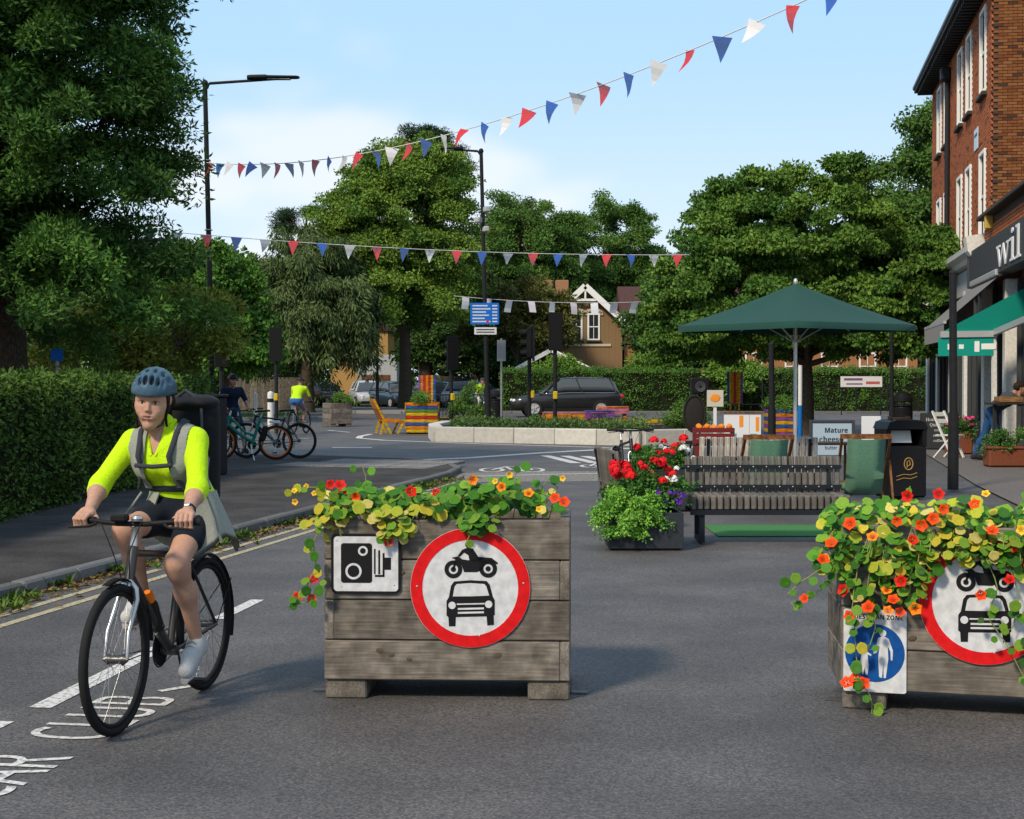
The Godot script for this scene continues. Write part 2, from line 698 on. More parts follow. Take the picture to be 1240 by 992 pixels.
	kerb_run(verge, [Vector2(-30, -67.9), Vector2(-9.5, -59.9), Vector2(-7.9, -61.9)], slabs, 1.2, 0.2, 0.13)
	var nk := MB.new()
	sheet(nk, [Vector2(-8.6, -74), Vector2(-5.2, -72.5), Vector2(-4.5, -74.5), Vector2(-6, -84), Vector2(-9, -84)], 0.12)
	var nose := structure("traffic_island", nk, slabs[1])
	kerb_run(nose, [Vector2(-9, -84), Vector2(-8.6, -73.9), Vector2(-5.2, -72.4), Vector2(-4.4, -74.5), Vector2(-6, -84)], slabs, 1.1, 0.2, 0.15)
	# earth behind everything
	var em := MB.new()
	sheet(em, [Vector2(-300, -96), Vector2(300, -80), Vector2(300, -400), Vector2(-300, -400)], 0.06)
	structure("terrain", em, grain("earth", lin(0.05, 0.075, 0.03), 0.95, coarse, Vector3.ONE * 0.2, null, 0.3, true))


func make_paint() -> void:
	var worn := noise("worn", 0.05, 5, 0.7, 1.0, FastNoiseLite.TYPE_SIMPLEX_SMOOTH, 512, false, 4, 0.36)
	var white := grain("road_paint_white", lin(0.6, 0.59, 0.56), 0.75, worn, Vector3.ONE * 0.9, null, 0.3, true)
	var yellow := grain("road_paint_yellow", lin(0.42, 0.37, 0.24), 0.75, worn, Vector3.ONE * 0.9, null, 0.3, true)
	var mb := MB.new()
	for o in [0.47, 0.70]:
		var pts := []
		for z in [4.0, -6.0, -12.0, -18.0, -24.0]:
			pts.append(Vector2(kerb_x(z) + o, z))
		strip(mb, pts, 0.075)
	structure("yellow_lines", mb, yellow)
	mb = MB.new()
	strip(mb, [Vector2(-2.42, -7.05), Vector2(-2.40, -7.2)], 0.09)
	strip(mb, [Vector2(-2.33, -7.5), Vector2(-2.12, -9.25)], 0.115)
	strip(mb, [Vector2(-1.99, -10.3), Vector2(-1.87, -11.2)], 0.1)
	strip(mb, [Vector2(-1.83, -7.9), Vector2(-1.68, -8.05)], 0.05)
	structure("bay_line", mb, white)
	mb = MB.new()
	strip(mb, [Vector2(-4.6, -30.3), Vector2(-3.2, -29.2)], 0.2)
	strip(mb, [Vector2(-4.3, -32.0), Vector2(-2.7, -30.9)], 0.22)
	strip(mb, [Vector2(-2.35, -30.4), Vector2(-0.9, -31.6), Vector2(0.65, -33.8), Vector2(2.3, -35.6), Vector2(5.0, -37.0)], 0.3)
	strip(mb, [Vector2(-4.3, -36.5), Vector2(-3.35, -36.5)], 0.3)
	strip(mb, [Vector2(-4.2, -45.5), Vector2(-4.35, -43.8), Vector2(-4.25, -42.3), Vector2(-3.4, -40.8), Vector2(-1.26, -38.9), Vector2(2.35, -36.3), Vector2(4.2, -35.6)], 0.18)
	strip(mb, [Vector2(-5.9, -49.0), Vector2(-5.0, -47.0)], 0.12)
	strip(mb, [Vector2(-6.4, -42.5), Vector2(-5.6, -42.0)], 0.12)
	structure("junction_lines", mb, white)
	mb = MB.new()
	for k in 4:
		strip(mb, [Vector2(0.7 + k * 0.42, -32.6 + k * 0.15), Vector2(1.25 + k * 0.36, -29.6 - k * 0.1)], 0.22)
	for k in 5:
		strip(mb, [Vector2(1.55 + k * 0.12, -27.4 + k * 0.35), Vector2(2.1 + k * 0.05, -27.2 + k * 0.35)], 0.14)
	strip(mb, [Vector2(-0.6, -25.6), Vector2(0.9, -26.2), Vector2(2.4, -26.6)], 0.09)
	structure("hatch_markings", mb, white)
	# painted cycle symbols
	for q in [Vector3(0.0, -27.4, 1.0), Vector3(1.75, -28.6, 0.8)]:
		mb = MB.new()
		var dx = 0.36 * q.z
		for s in [-1, 1]:
			var ring := []
			for a in 17:
				ring.append(Vector2(q.x + s * dx + 0.2 * q.z * cos(TAU * a / 16), q.y + 0.55 * q.z * sin(TAU * a / 16)))
			strip(mb, ring, 0.075)
		strip(mb, [Vector2(q.x - dx, q.y), Vector2(q.x - 0.12, q.y - 1.0), Vector2(q.x + 0.28, q.y - 1.0), Vector2(q.x + dx, q.y)], 0.06, 0.0045)
		strip(mb, [Vector2(q.x - 0.12, q.y - 1.0), Vector2(q.x, q.y), Vector2(q.x + 0.28, q.y - 1.0)], 0.06, 0.005)
		structure("cycle_symbol", mb, white)
	# CAR CLUB lies along the bay, its letters' tops towards the kerb
	var b := Basis(Vector3(0.15, 0, -0.989), Vector3(-0.989, 0, -0.15), Vector3(0, 1, 0))
	for w in [["CAR", Vector3(-2.12, 0.0045, -6.2)], ["CLUB", Vector3(-1.95, 0.0045, -7.3)]]:
		var o := words(numbered("painted_lettering"), w[0], 0.4, 0.001, white, self, w[1])
		o.transform = Transform3D(b * Basis.from_scale(Vector3(0.72, 1.0, 1.0)), w[1])
		tag(o, "", "", "", "structure")


# ---------- leaves, trees, hedges ----------
func leaf_mat(key: String, rough := 0.55, back := 0.5) -> StandardMaterial3D:
	if mat_store.has(key):
		return mat_store[key]
	var m := mat(key, Color.WHITE, rough)
	m.vertex_color_use_as_albedo = true
	m.backlight_enabled = true
	m.backlight = Color(back, back, back * 0.6)
	return m


func clump(key: String, n: int, size: float, leaf: float, slim: float, droop := 0.0) -> ArrayMesh:       # a spray of n leaves within a ball of the given size
	if tex_store.has(key):
		return tex_store[key]
	var mb := MB.new()
	for k in n:
		var p := rdir() * size * pow(rng.randf(), 0.45)
		p.y *= 0.65
		var d := (rdir() + p.normalized() * 0.9 + Vector3(0, -droop, 0)).normalized()
		var s := d.cross(rdir()).normalized()
		var u := s.cross(d)
		var l := leaf * rv(0.7, 1.25)
		var w := l * slim * 0.5
		var a := p
		var m := p + d * l * 0.45 + u * l * 0.06
		var e := p + d * l - u * l * 0.08
		mb.quad(a, m - s * w, e, m + s * w)
	tex_store[key] = mb.mesh()
	return tex_store[key]


func sprays(called: String, parent: Node, spots: Array, m: Mesh, material: Material) -> MultiMeshInstance3D:     # spots: [Transform3D, Color]
	var mm := MultiMesh.new()
	mm.transform_format = MultiMesh.TRANSFORM_3D
	mm.use_colors = true
	mm.mesh = m
	mm.instance_count = spots.size()
	for k in spots.size():
		mm.set_instance_transform(k, spots[k][0])
		mm.set_instance_color(k, spots[k][1])
	var o := MultiMeshInstance3D.new()
	o.name = called
	o.multimesh = mm
	o.material_override = material
	o.set_meta("kind", "stuff")
	parent.add_child(o, true)
	return o


func tint(a: Color, b: Color, t: float, j := 0.15) -> Color:
	var c := a.lerp(b, clampf(t, 0, 1))
	var k := rv(1.0 - j, 1.0 + j) * 1.35
	return Color(c.r * k * 0.95, c.g * k * 1.08, c.b * k)


# blobs: [centre, radii]; boughs sit on the blobs' shells, sprays sit round each bough
func crown_spots(blobs: Array, boughs: int, each: int, bough_r: float, ca: Color, cb: Color, sc: Vector2, flat := 0.6, inner := 0.55) -> Array:
	var out := []
	var vol := 0.0
	for b in blobs:
		vol += b[1].x * b[1].y + b[1].y * b[1].z
	for b in blobs:
		var nb := maxi(3, roundi(boughs * (b[1].x * b[1].y + b[1].y * b[1].z) / vol))
		for q in nb:
			var d := rdir()
			if d.y < -0.5:
				d.y *= 0.5
			var rr := lerpf(inner, 1.0, pow(rng.randf(), 0.6)) * rv(0.9, 1.08)
			var c: Vector3 = b[0] + d.normalized() * b[1] * rr
			var hue := rng.randf()
			var out_dir := (d.normalized() + rdir() * 0.5).normalized()
			var br := bough_r * rv(0.6, 1.35)
			for k in each:
				var e := rdir() * pow(rng.randf(), 0.4) * br
				if k % 3 != 0:                       # most sprays follow a twig that reaches outwards and hangs a little
					var r := rv(-0.5, 1.35)
					e = out_dir * r * br + Vector3(0, -0.28 * r * absf(r) * br, 0) + rdir() * br * 0.3
				e.y *= flat
				var s := rv(sc.x, sc.y)
				out.append([Transform3D(Basis(Vector3.UP, rv(0, TAU)) * Basis(Vector3.RIGHT, rv(-0.6, 0.6)) * Basis.from_scale(Vector3.ONE * s), c + e), tint(ca, cb, hue * 0.75 + rv(-0.1, 0.3), 0.2)])
	return out


func limb(mb: MB, a: Vector3, b: Vector3, ra: float, rb: float, seg := 7, bend := 0.08) -> void:
	var pts := []
	var rad := []
	var l := a.distance_to(b)
	var off := rdir() * l * bend
	for k in 6:
		var t := k / 5.0
		pts.append(a.lerp(b, t) + off * sin(t * PI) + Vector3(0, l * bend * t * (1 - t) * 2.0, 0))
		rad.append(lerpf(ra, rb, t))
	mb.tube(pts, rad, seg)


func tree(called: String, label: String, at: Vector3, trunk_h: float, trunk_r: float, blobs: Array, boughs: int, each: int, bough_r: float, ca: Color, cb: Color, kind: String, sc: Vector2, limbs := 7, group := "", flat := 0.6, inner := 0.55) -> Node3D:
	var t := thing(called, label, "tree", at, 0.0, group)
	var bark := grain("bark", lin(0.15, 0.118, 0.088), 0.9, noise("bark_t", 0.03, 4, 0.45, 1.0), Vector3(2.2, 0.5, 2.2), noise("bark_n", 0.03, 4, 0, 1, FastNoiseLite.TYPE_SIMPLEX_SMOOTH, 512, true, 8.0), 1.0)
	var mb := MB.new()
	mb.tube([Vector3(0, -0.1, 0), Vector3(0, 0.15, 0), Vector3(0.02, trunk_h * 0.4, 0.03), Vector3(-0.03, trunk_h, 0)], [trunk_r * 1.5, trunk_r * 1.12, trunk_r * 0.92, trunk_r * 0.75], 12)
	for k in limbs:
		var b: Array = blobs[k % blobs.size()]
		var d := rdir()
		d.y = absf(d.y) * 0.8
		var e: Vector3 = b[0] + d * b[1] * 0.75
		limb(mb, Vector3(0, trunk_h * rv(0.75, 1.0), 0), e, trunk_r * 0.5, trunk_r * 0.08)
		for q in 2:
			limb(mb, Vector3(0, trunk_h, 0).lerp(e, 0.55), e + rdir() * b[1] * 0.4, trunk_r * 0.2, trunk_r * 0.05, 5)
	part("trunk", mb, bark, t)
	var m: Mesh
	match kind:
		"fine": m = clump("spray_fine", 34, 0.55, 0.21, 0.6)
		"broad": m = clump("spray_broad", 30, 0.34, 0.17, 0.62, 0.25)
		"slim": m = clump("spray_slim", 30, 0.34, 0.15, 0.36, 0.15)
		"weep": m = clump("spray_weep", 40, 0.5, 0.26, 0.22, 1.6)
		"needle": m = clump("spray_needle", 44, 0.42, 0.2, 0.16)
	sprays("crown", t, crown_spots(blobs, boughs, each, bough_r, ca, cb, sc, flat, inner), m, leaf_mat("leaf_" + kind))
	return t


func hedge(called: String, label: String, a: Vector3, b: Vector3, width: float, h: float, per: float, kind: String, ca: Color, cb: Color, sc: Vector2) -> Node3D:
	var t := thing(called, label, "hedge", (a + b) * 0.5)
	var d := (b - a).normalized()
	var s := Vector3(-d.z, 0, d.x)
	var l := a.distance_to(b)
	var bs := Basis(d, up, s)
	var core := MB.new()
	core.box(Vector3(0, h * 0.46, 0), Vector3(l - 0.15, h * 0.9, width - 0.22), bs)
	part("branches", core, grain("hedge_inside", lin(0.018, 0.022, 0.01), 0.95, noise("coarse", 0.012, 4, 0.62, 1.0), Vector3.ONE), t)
	var spots := []
	var n := FastNoiseLite.new()
	n.seed = 5
	n.frequency = 0.55
	var faces := [[l * h, 0], [l * h, 1], [l * width, 2], [h * width, 3], [h * width, 4]]
	for f in faces:
		for k in int(f[0] * per):
			var u := rv(-0.5, 0.5)
			var w := rv(0.0, 1.0)
			var p := Vector3.ZERO
			match f[1]:
				0: p = Vector3(u * l, w * h, width * 0.5)
				1: p = Vector3(u * l, w * h, -width * 0.5)
				2: p = Vector3(u * l, h, (w - 0.5) * width)
				3: p = Vector3(l * 0.5, w * h, u * width)
				4: p = Vector3(-l * 0.5, w * h, u * width)
			var bulge := n.get_noise_3d(p.x, p.y, p.z)
			var nn := Vector3(0, 0, signf(p.z)) if f[1] < 2 else (Vector3.UP if f[1] == 2 else Vector3(signf(p.x), 0, 0))
			p += nn * (bulge * 0.14 - 0.08 + rv(-0.06, 0.05))
			spots.append([Transform3D(rbasis() * Basis.from_scale(Vector3.ONE * rv(sc.x, sc.y)), bs * p), tint(ca, cb, 0.5 + bulge * 0.9 + rv(-0.2, 0.2), 0.22)])
	var m: Mesh = clump("spray_hedge", 22, 0.13, 0.06, 0.5) if kind == "near" else clump("spray_fine", 34, 0.55, 0.21, 0.6)
	sprays("foliage", t, spots, m, leaf_mat("leaf_hedge", 0.55, 0.3))
	return t


func make_trees() -> void:
	rng.seed = 21
	var dk := Color(0.028, 0.06, 0.016)
	var dk2 := Color(0.07, 0.135, 0.026)
	# the big dark tree over the hedge
	tree("street_tree", "big dark green tree filling the upper left, overhanging the clipped hedge", Vector3(-8.35, 0.1, -25.5), 3.2, 0.3,
		[[Vector3(0.2, 5.4, 0.4), Vector3(2.7, 2.3, 3.0)], [Vector3(-1.2, 8.4, 0.4), Vector3(4.0, 3.0, 4.0)], [Vector3(-3.2, 5.6, 1.0), Vector3(3.5, 3.2, 3.2)], [Vector3(0.6, 3.1, 0.6), Vector3(2.4, 1.5, 2.2)], [Vector3(1.6, 7.2, 1.2), Vector3(1.3, 1.2, 1.5)], [Vector3(1.2, 9.6, 1.0), Vector3(2.2, 1.6, 2.0)], [Vector3(-1.6, 3.6, 0.8), Vector3(3.0, 1.6, 2.2)], [Vector3(-0.5, 6.6, -0.6), Vector3(2.6, 2.6, 2.0)], [Vector3(1.2, 5.6, 0.8), Vector3(1.8, 2.2, 1.8)], [Vector3(0.9, 8.4, 0.8), Vector3(2.2, 1.6, 2.0)], [Vector3(1.3, 3.9, 0.6), Vector3(1.6, 1.2, 1.6)]],
		430, 32, 0.55, dk, dk2, "slim", Vector2(0.55, 0.85), 12, "", 0.5, 0.3)
	tree("street_tree", "dark leafy tree at the left edge of the picture behind the hedge", Vector3(-8.9, 0.1, -18.5), 2.6, 0.22,
		[[Vector3(-1.2, 4.2, 0), Vector3(2.2, 2.0, 2.4)], [Vector3(-0.6, 2.6, 0.5), Vector3(1.9, 1.2, 1.9)]],
		110, 30, 0.45, dk, dk2, "slim", Vector2(0.5, 0.75), 6, "", 0.55, 0.4)
	tree("garden_shrub_tree", "yellowish green small tree beside the lamp post above the hedge end", Vector3(-7.2, 0.1, -31.0), 1.2, 0.1,
		[[Vector3(0.1, 2.6, 0), Vector3(1.5, 0.8, 1.2)], [Vector3(-1.2, 2.2, 0), Vector3(1.2, 0.8, 1.0)]], 40, 20, 0.35, Color(0.1, 0.115, 0.02), Color(0.18, 0.18, 0.035), "slim", Vector2(0.7, 1.0), 5)
	# trees across the junction
	tree("lime_tree", "tall oval tree with thick trunk behind the striped seats", Vector3(-5.6, 0, -80), 4.6, 0.36,
		[[Vector3(0.0, 9.6, 0), Vector3(3.7, 4.2, 3.6)], [Vector3(-0.2, 6.6, 0.6), Vector3(3.7, 2.8, 3.5)], [Vector3(0.6, 12.2, 0), Vector3(2.3, 1.9, 2.4)], [Vector3(-2.6, 9.4, 0.8), Vector3(1.6, 2.4, 1.8)]],
		300, 30, 0.85, Color(0.05, 0.095, 0.016), Color(0.13, 0.18, 0.03), "fine", Vector2(0.55, 0.85), 9)
	tree("cedar_tree", "dark conifer top poking above the tall oval tree", Vector3(-5.2, 0, -92), 12.5, 0.4,
		[[Vector3(0.3, 15.3, 0), Vector3(2.2, 0.7, 1.6)], [Vector3(0, 16.2, 0), Vector3(1.3, 0.5, 1.2)], [Vector3(0.0, 14.4, 0), Vector3(2.6, 0.6, 2.0)]], 40, 16, 0.6, Color(0.014, 0.034, 0.016), Color(0.03, 0.055, 0.025), "needle", Vector2(0.9, 1.3), 8, "", 0.35)
	tree("pine_tree", "small dark pine top on the skyline left of the oval tree", Vector3(-13.4, 0, -98), 10.0, 0.3,
		[[Vector3(0, 12.0, 0), Vector3(1.5, 0.5, 1.3)], [Vector3(0.4, 11.2, 0), Vector3(1.9, 0.45, 1.4)], [Vector3(-0.2, 10.2, 0), Vector3(1.2, 0.4, 1.0)]], 22, 14, 0.45, Color(0.014, 0.034, 0.016), Color(0.03, 0.055, 0.025), "needle", Vector2(0.9, 1.2), 6, "", 0.35)
	tree("willow_tree", "grey green weeping tree behind the far cyclist", Vector3(-10.2, 0, -76), 3.0, 0.35,
		[[Vector3(0.3, 6.2, 0), Vector3(2.6, 2.4, 2.2)], [Vector3(-0.6, 4.0, 0.8), Vector3(2.6, 1.9, 1.8)], [Vector3(1.6, 4.4, 0.4), Vector3(1.7, 2.0, 1.6)]], 110, 18, 0.7, Color(0.05, 0.072, 0.028), Color(0.105, 0.125, 0.05), "weep", Vector2(0.9, 1.3), 7, "", 1.2)
	tree("maple_tree", "bright green bushy tree just right of the left lamp post", Vector3(-10.9, 0, -58), 2.6, 0.25,
		[[Vector3(-0.6, 5.1, 0), Vector3(1.6, 2.0, 1.8)], [Vector3(0.3, 3.2, 0.4), Vector3(1.4, 1.3, 1.4)]], 100, 26, 0.55, Color(0.028, 0.07, 0.012), Color(0.065, 0.13, 0.02), "broad", Vector2(0.7, 1.1), 6)
	tree("olive_tree", "dull grey green tree behind the left traffic signal", Vector3(-13.5, 0, -66), 2.2, 0.22,
		[[Vector3(0, 4.4, 0), Vector3(2.2, 1.9, 1.8)], [Vector3(0.6, 2.6, 0.4), Vector3(2.4, 1.1, 1.6)]], 60, 18, 0.6, Color(0.03, 0.05, 0.02), Color(0.07, 0.085, 0.035), "slim", Vector2(1.3, 1.9), 6)
	tree("plane_tree", "round topped tree on the skyline right of the middle lamp post", Vector3(1.0, 0, -104), 6.0, 0.4,
		[[Vector3(0, 10.6, 0), Vector3(3.4, 3.8, 3.2)], [Vector3(0.3, 7.4, 0), Vector3(3.4, 2.6, 3.0)]], 200, 28, 0.9, Color(0.04, 0.08, 0.018), Color(0.085, 0.14, 0.03), "fine", Vector2(0.6, 0.95), 9)
	tree("plane_tree", "second round topped tree on the skyline above the gabled house", Vector3(7.2, 0, -110), 6.0, 0.4,
		[[Vector3(0, 10.6, 0), Vector3(3.5, 3.7, 3.2)], [Vector3(0, 7.2, 0), Vector3(3.9, 2.8, 3.2)], [Vector3(3.6, 8.6, 0), Vector3(2.4, 2.6, 2.4)]], 220, 28, 0.9, Color(0.04, 0.08, 0.018), Color(0.085, 0.14, 0.03), "fine", Vector2(0.6, 0.95), 9)
	tree("birch_tree", "thin brownish tree with pale leaning trunk beside the blue sign", Vector3(0.35, 0, -84), 3.6, 0.15,
		[[Vector3(-0.2, 5.6, 0), Vector3(2.3, 1.8, 1.8)], [Vector3(1.6, 4.6, 0.2), Vector3(1.6, 1.4, 1.4)], [Vector3(-1.6, 4.4, 0.2), Vector3(1.2, 1.4, 1.2)]], 62, 18, 0.6, Color(0.06, 0.06, 0.018), Color(0.11, 0.1, 0.03), "slim", Vector2(1.3, 1.9), 7)
	tree("yew_tree", "dark evergreen beside the right corner of the gabled house", Vector3(8.1, 0, -80.5), 2.0, 0.3,
		[[Vector3(0.2, 4.3, 0), Vector3(1.7, 2.2, 1.6)], [Vector3(1.4, 3.0, 0), Vector3(1.5, 1.3, 1.3)]], 60, 20, 0.6, Color(0.022, 0.05, 0.014), Color(0.05, 0.09, 0.02), "fine", Vector2(0.7, 1.05), 6)
	tree("garden_tree", "low dark tree in the gap behind the parked cars", Vector3(-2.2, 0, -92), 2.0, 0.3,
		[[Vector3(-0.6, 4.2, 0), Vector3(3.6, 2.4, 2.2)], [Vector3(2.4, 3.2, 0.6), Vector3(2.2, 1.8, 1.6)]], 80, 18, 0.8, Color(0.02, 0.042, 0.012), Color(0.045, 0.08, 0.02), "fine", Vector2(0.8, 1.2), 6)
	tree("garden_tree", "dark bushy tree behind the timber fence on the far left", Vector3(-18.5, 0, -84), 2.4, 0.3,
		[[Vector3(0, 4.8, 0), Vector3(4.2, 3.2, 2.6)], [Vector3(4.2, 3.4, 0.4), Vector3(2.6, 2.2, 2.0)], [Vector3(-4.5, 4.6, 0), Vector3(3.0, 2.8, 2.0)]], 120, 18, 0.9, Color(0.024, 0.05, 0.014), Color(0.055, 0.09, 0.024), "fine", Vector2(0.8, 1.2), 8)
	# trees on the shop side
	tree("cherry_tree", "spreading green tree behind the dark green parasol", Vector3(8.7, 0, -45), 2.6, 0.19,
		[[Vector3(0.1, 6.2, 0), Vector3(3.3, 1.9, 2.8)], [Vector3(-2.2, 4.5, 0.6), Vector3(2.3, 1.5, 2.2)], [Vector3(2.1, 4.7, 0.4), Vector3(2.3, 1.6, 2.2)], [Vector3(-0.4, 3.5, 1.6), Vector3(2.9, 0.8, 1.4)], [Vector3(-3.1, 3.1, 0.6), Vector3(1.6, 0.9, 1.5)], [Vector3(2.6, 3.0, 0.8), Vector3(1.7, 0.8, 1.4)], [Vector3(-2.2, 2.7, -0.8), Vector3(1.8, 0.5, 1.2)], [Vector3(0.2, 2.95, 0.2), Vector3(3.4, 0.55, 2.0)]],
		420, 32, 0.48, Color(0.035, 0.08, 0.016), Color(0.11, 0.17, 0.03), "broad", Vector2(0.5, 0.8), 14, "", 0.3, 0.4)
	tree("ash_tree", "tall tree peeping out behind the brick building corner", Vector3(17.2, 0, -62), 5.5, 0.3,
		[[Vector3(0, 9.4, 0), Vector3(2.4, 3.0, 2.4)], [Vector3(-0.6, 6.4, 0), Vector3(2.6, 2.6, 2.4)], [Vector3(0.9, 11.0, 0), Vector3(1.6, 1.6, 1.6)]], 90, 20, 0.75, Color(0.035, 0.075, 0.016), Color(0.08, 0.13, 0.03), "fine", Vector2(0.6, 0.95), 8)
	# hedges
	hedge("clipped_hedge", "dark clipped hedge along the pavement behind the cyclist", Vector3(-6.45, 0.1, -8.0), Vector3(-5.75, 0.1, -26.0), 1.3, 1.52, 75, "near", Color(0.024, 0.05, 0.01), Color(0.07, 0.11, 0.02), Vector2(0.8, 1.25))
	hedge("long_hedge", "long clipped green hedge behind the black car and the seats", Vector3(-0.5, 0.09, -76.5), Vector3(26, 0.09, -76.0), 1.4, 2.05, 16, "far", Color(0.03, 0.07, 0.014), Color(0.075, 0.14, 0.026), Vector2(0.3, 0.5))
	for q in [[Vector3(2.6, 0.09, -77.6), 1.3, 1.5, "rounded green bush in front of the white conservatory roof"], [Vector3(7.4, 0.09, -77.4), 1.2, 1.3, "pale fern like bush at the foot of the gabled house"], [Vector3(11.0, 0.09, -75.2), 0.9, 1.2, "light green bush bulging from the long hedge"]]:
		var b := thing("garden_bush", q[3], "bush", q[0], 0.0, "bushes by the long hedge")
		var sp := crown_spots([[Vector3(0, 1.7, 0), Vector3(q[1], 1.0, q[1])]], 24, 16, 0.4, Color(0.05, 0.1, 0.016), Color(0.12, 0.19, 0.03), Vector2(0.5, 0.8))
		sprays("foliage", b, sp, clump("spray_fine", 34, 0.55, 0.21, 0.6), leaf_mat("leaf_fine"))
		var st := MB.new()
		for k in 4:
			limb(st, Vector3(0, 0, 0), Vector3(rv(-0.5, 0.5), 1.5, rv(-0.4, 0.4)), 0.05, 0.02, 5)
		part("stem", st, mat_store["bark"], b)


func make_weeds() -> void:
	rng.seed = 31
	# weeds and dead leaves that have gathered along the kerb
	var spots := []
	var dead := []
	var n := FastNoiseLite.new()
	n.seed = 8
	n.frequency = 0.35
	for k in 4600:
		var z := rv(-25.0, -6.0)
		var d := n.get_noise_2d(z * 2.0, 0.0)
		var x := kerb_x(z) + 0.03 + absf(rng.randfn(0.0, 0.17))
		if rng.randf() < 0.14 + d * 0.7:
			spots.append([Transform3D(Basis(Vector3.UP, rv(0, TAU)) * Basis.from_scale(Vector3(1, rv(0.6, 1.5), 1) * rv(0.5, 1.15)), Vector3(x, 0.01, z)), tint(Color(0.03, 0.06, 0.012), Color(0.08, 0.11, 0.02), rng.randf())])
		else:
			dead.append([Transform3D(Basis(Vector3.UP, rv(0, TAU)) * Basis(Vector3.RIGHT, rv(-0.5, 0.5)) * Basis.from_scale(Vector3.ONE * rv(0.6, 1.3)), Vector3(x + rv(-0.02, 0.12), 0.012, z)), tint(Color(0.08, 0.045, 0.02), Color(0.2, 0.12, 0.05), rng.randf(), 0.3)])
	var mb := MB.new()
	for k in 9:
		var d := Vector3(rv(-1, 1), rv(0.4, 1.6), rv(-1, 1)).normalized()
		var s := d.cross(Vector3.UP).normalized()
		var l := rv(0.05, 0.11)
		mb.quad(Vector3.ZERO, d * l * 0.5 - s * 0.012, d * l + Vector3(0, -0.015, 0), d * l * 0.5 + s * 0.012)
	var o := sprays(numbered("weeds"), self, spots, mb.mesh(), leaf_mat("leaf_weed"))
	tag(o, "low green weeds growing along the left kerb beside the yellow lines", "weeds", "", "stuff")
	mb = MB.new()
	mb.quad(Vector3(-0.03, 0, 0), Vector3(0, 0.008, 0.016), Vector3(0.032, 0.0, 0), Vector3(0, 0.012, -0.016))
	o = sprays(numbered("dead_leaves"), self, dead, mb.mesh(), leaf_mat("leaf_dead"))
	tag(o, "brown dead leaves gathered in the gutter along the left kerb", "leaves", "", "stuff")


# ---------- timber planters with road signs ----------
func annulus(mb: MB, c: Vector2, r0: float, r1: float, z0: float, z1: float, seg := 48) -> void:
	for k in seg:
		var a := Vector2.from_angle(TAU * k / seg)
		var b := Vector2.from_angle(TAU * (k + 1) / seg)
		var p := func_quad(c + a * r0, c + b * r0, c + b * r1, c + a * r1)
		mb.quad(Vector3(p[0].x, p[0].y, z1), Vector3(p[3].x, p[3].y, z1), Vector3(p[2].x, p[2].y, z1), Vector3(p[1].x, p[1].y, z1))
		mb.quad(Vector3(p[3].x, p[3].y, z0), Vector3(p[2].x, p[2].y, z0), Vector3(p[2].x, p[2].y, z1), Vector3(p[3].x, p[3].y, z1))
		if r0 > 0.0:
			mb.quad(Vector3(p[1].x, p[1].y, z0), Vector3(p[0].x, p[0].y, z0), Vector3(p[0].x, p[0].y, z1), Vector3(p[1].x, p[1].y, z1))


func func_quad(a: Vector2, b: Vector2, c: Vector2, d: Vector2) -> Array:
	return [a, b, c, d]


func rounded(c: Vector2, w: float, h: float, r: float) -> PackedVector2Array:
	var out := PackedVector2Array()
	for q in 4:
		var o := c + Vector2([1, -1, -1, 1][q] * (w * 0.5 - r), [1, 1, -1, -1][q] * (h * 0.5 - r))
		for k in 6:
			out.append(o + Vector2.from_angle(PI * 0.5 * q + PI * 0.1 * k) * r)
	return out


func poly(mb: MB, pts: Array, c: Vector2, s: float, z0: float, z1: float) -> void:     # drawing units with y down, about c
	var pl := PackedVector2Array()
	for k in range(0, pts.size(), 2):
		pl.append(Vector2((pts[k] - c.x) * s, (c.y - pts[k + 1]) * s))
	mb.prism(pl, z1 - z0, Transform3D(Basis(), Vector3(0, 0, z0)))


func sign_mats() -> Dictionary:
	var sp := noise("sign_dirt", 0.02, 5, 0.93, 1.0)
	return {"white": grain("sign_white", lin(0.62, 0.63, 0.65), 0.42, sp, Vector3.ONE * 1.6), "black": mat("sign_black", lin(0.012, 0.012, 0.014), 0.45), "red": grain("sign_red", lin(0.66, 0.012, 0.014), 0.4, sp, Vector3.ONE * 1.6), "blue": grain("sign_blue", lin(0.008, 0.075, 0.29), 0.4, sp, Vector3.ONE * 1.6), "back": mat("sign_back", lin(0.28, 0.28, 0.28), 0.5, 0.6), "steel": mat("bolt_steel", lin(0.4, 0.4, 0.4), 0.4, 0.8)}


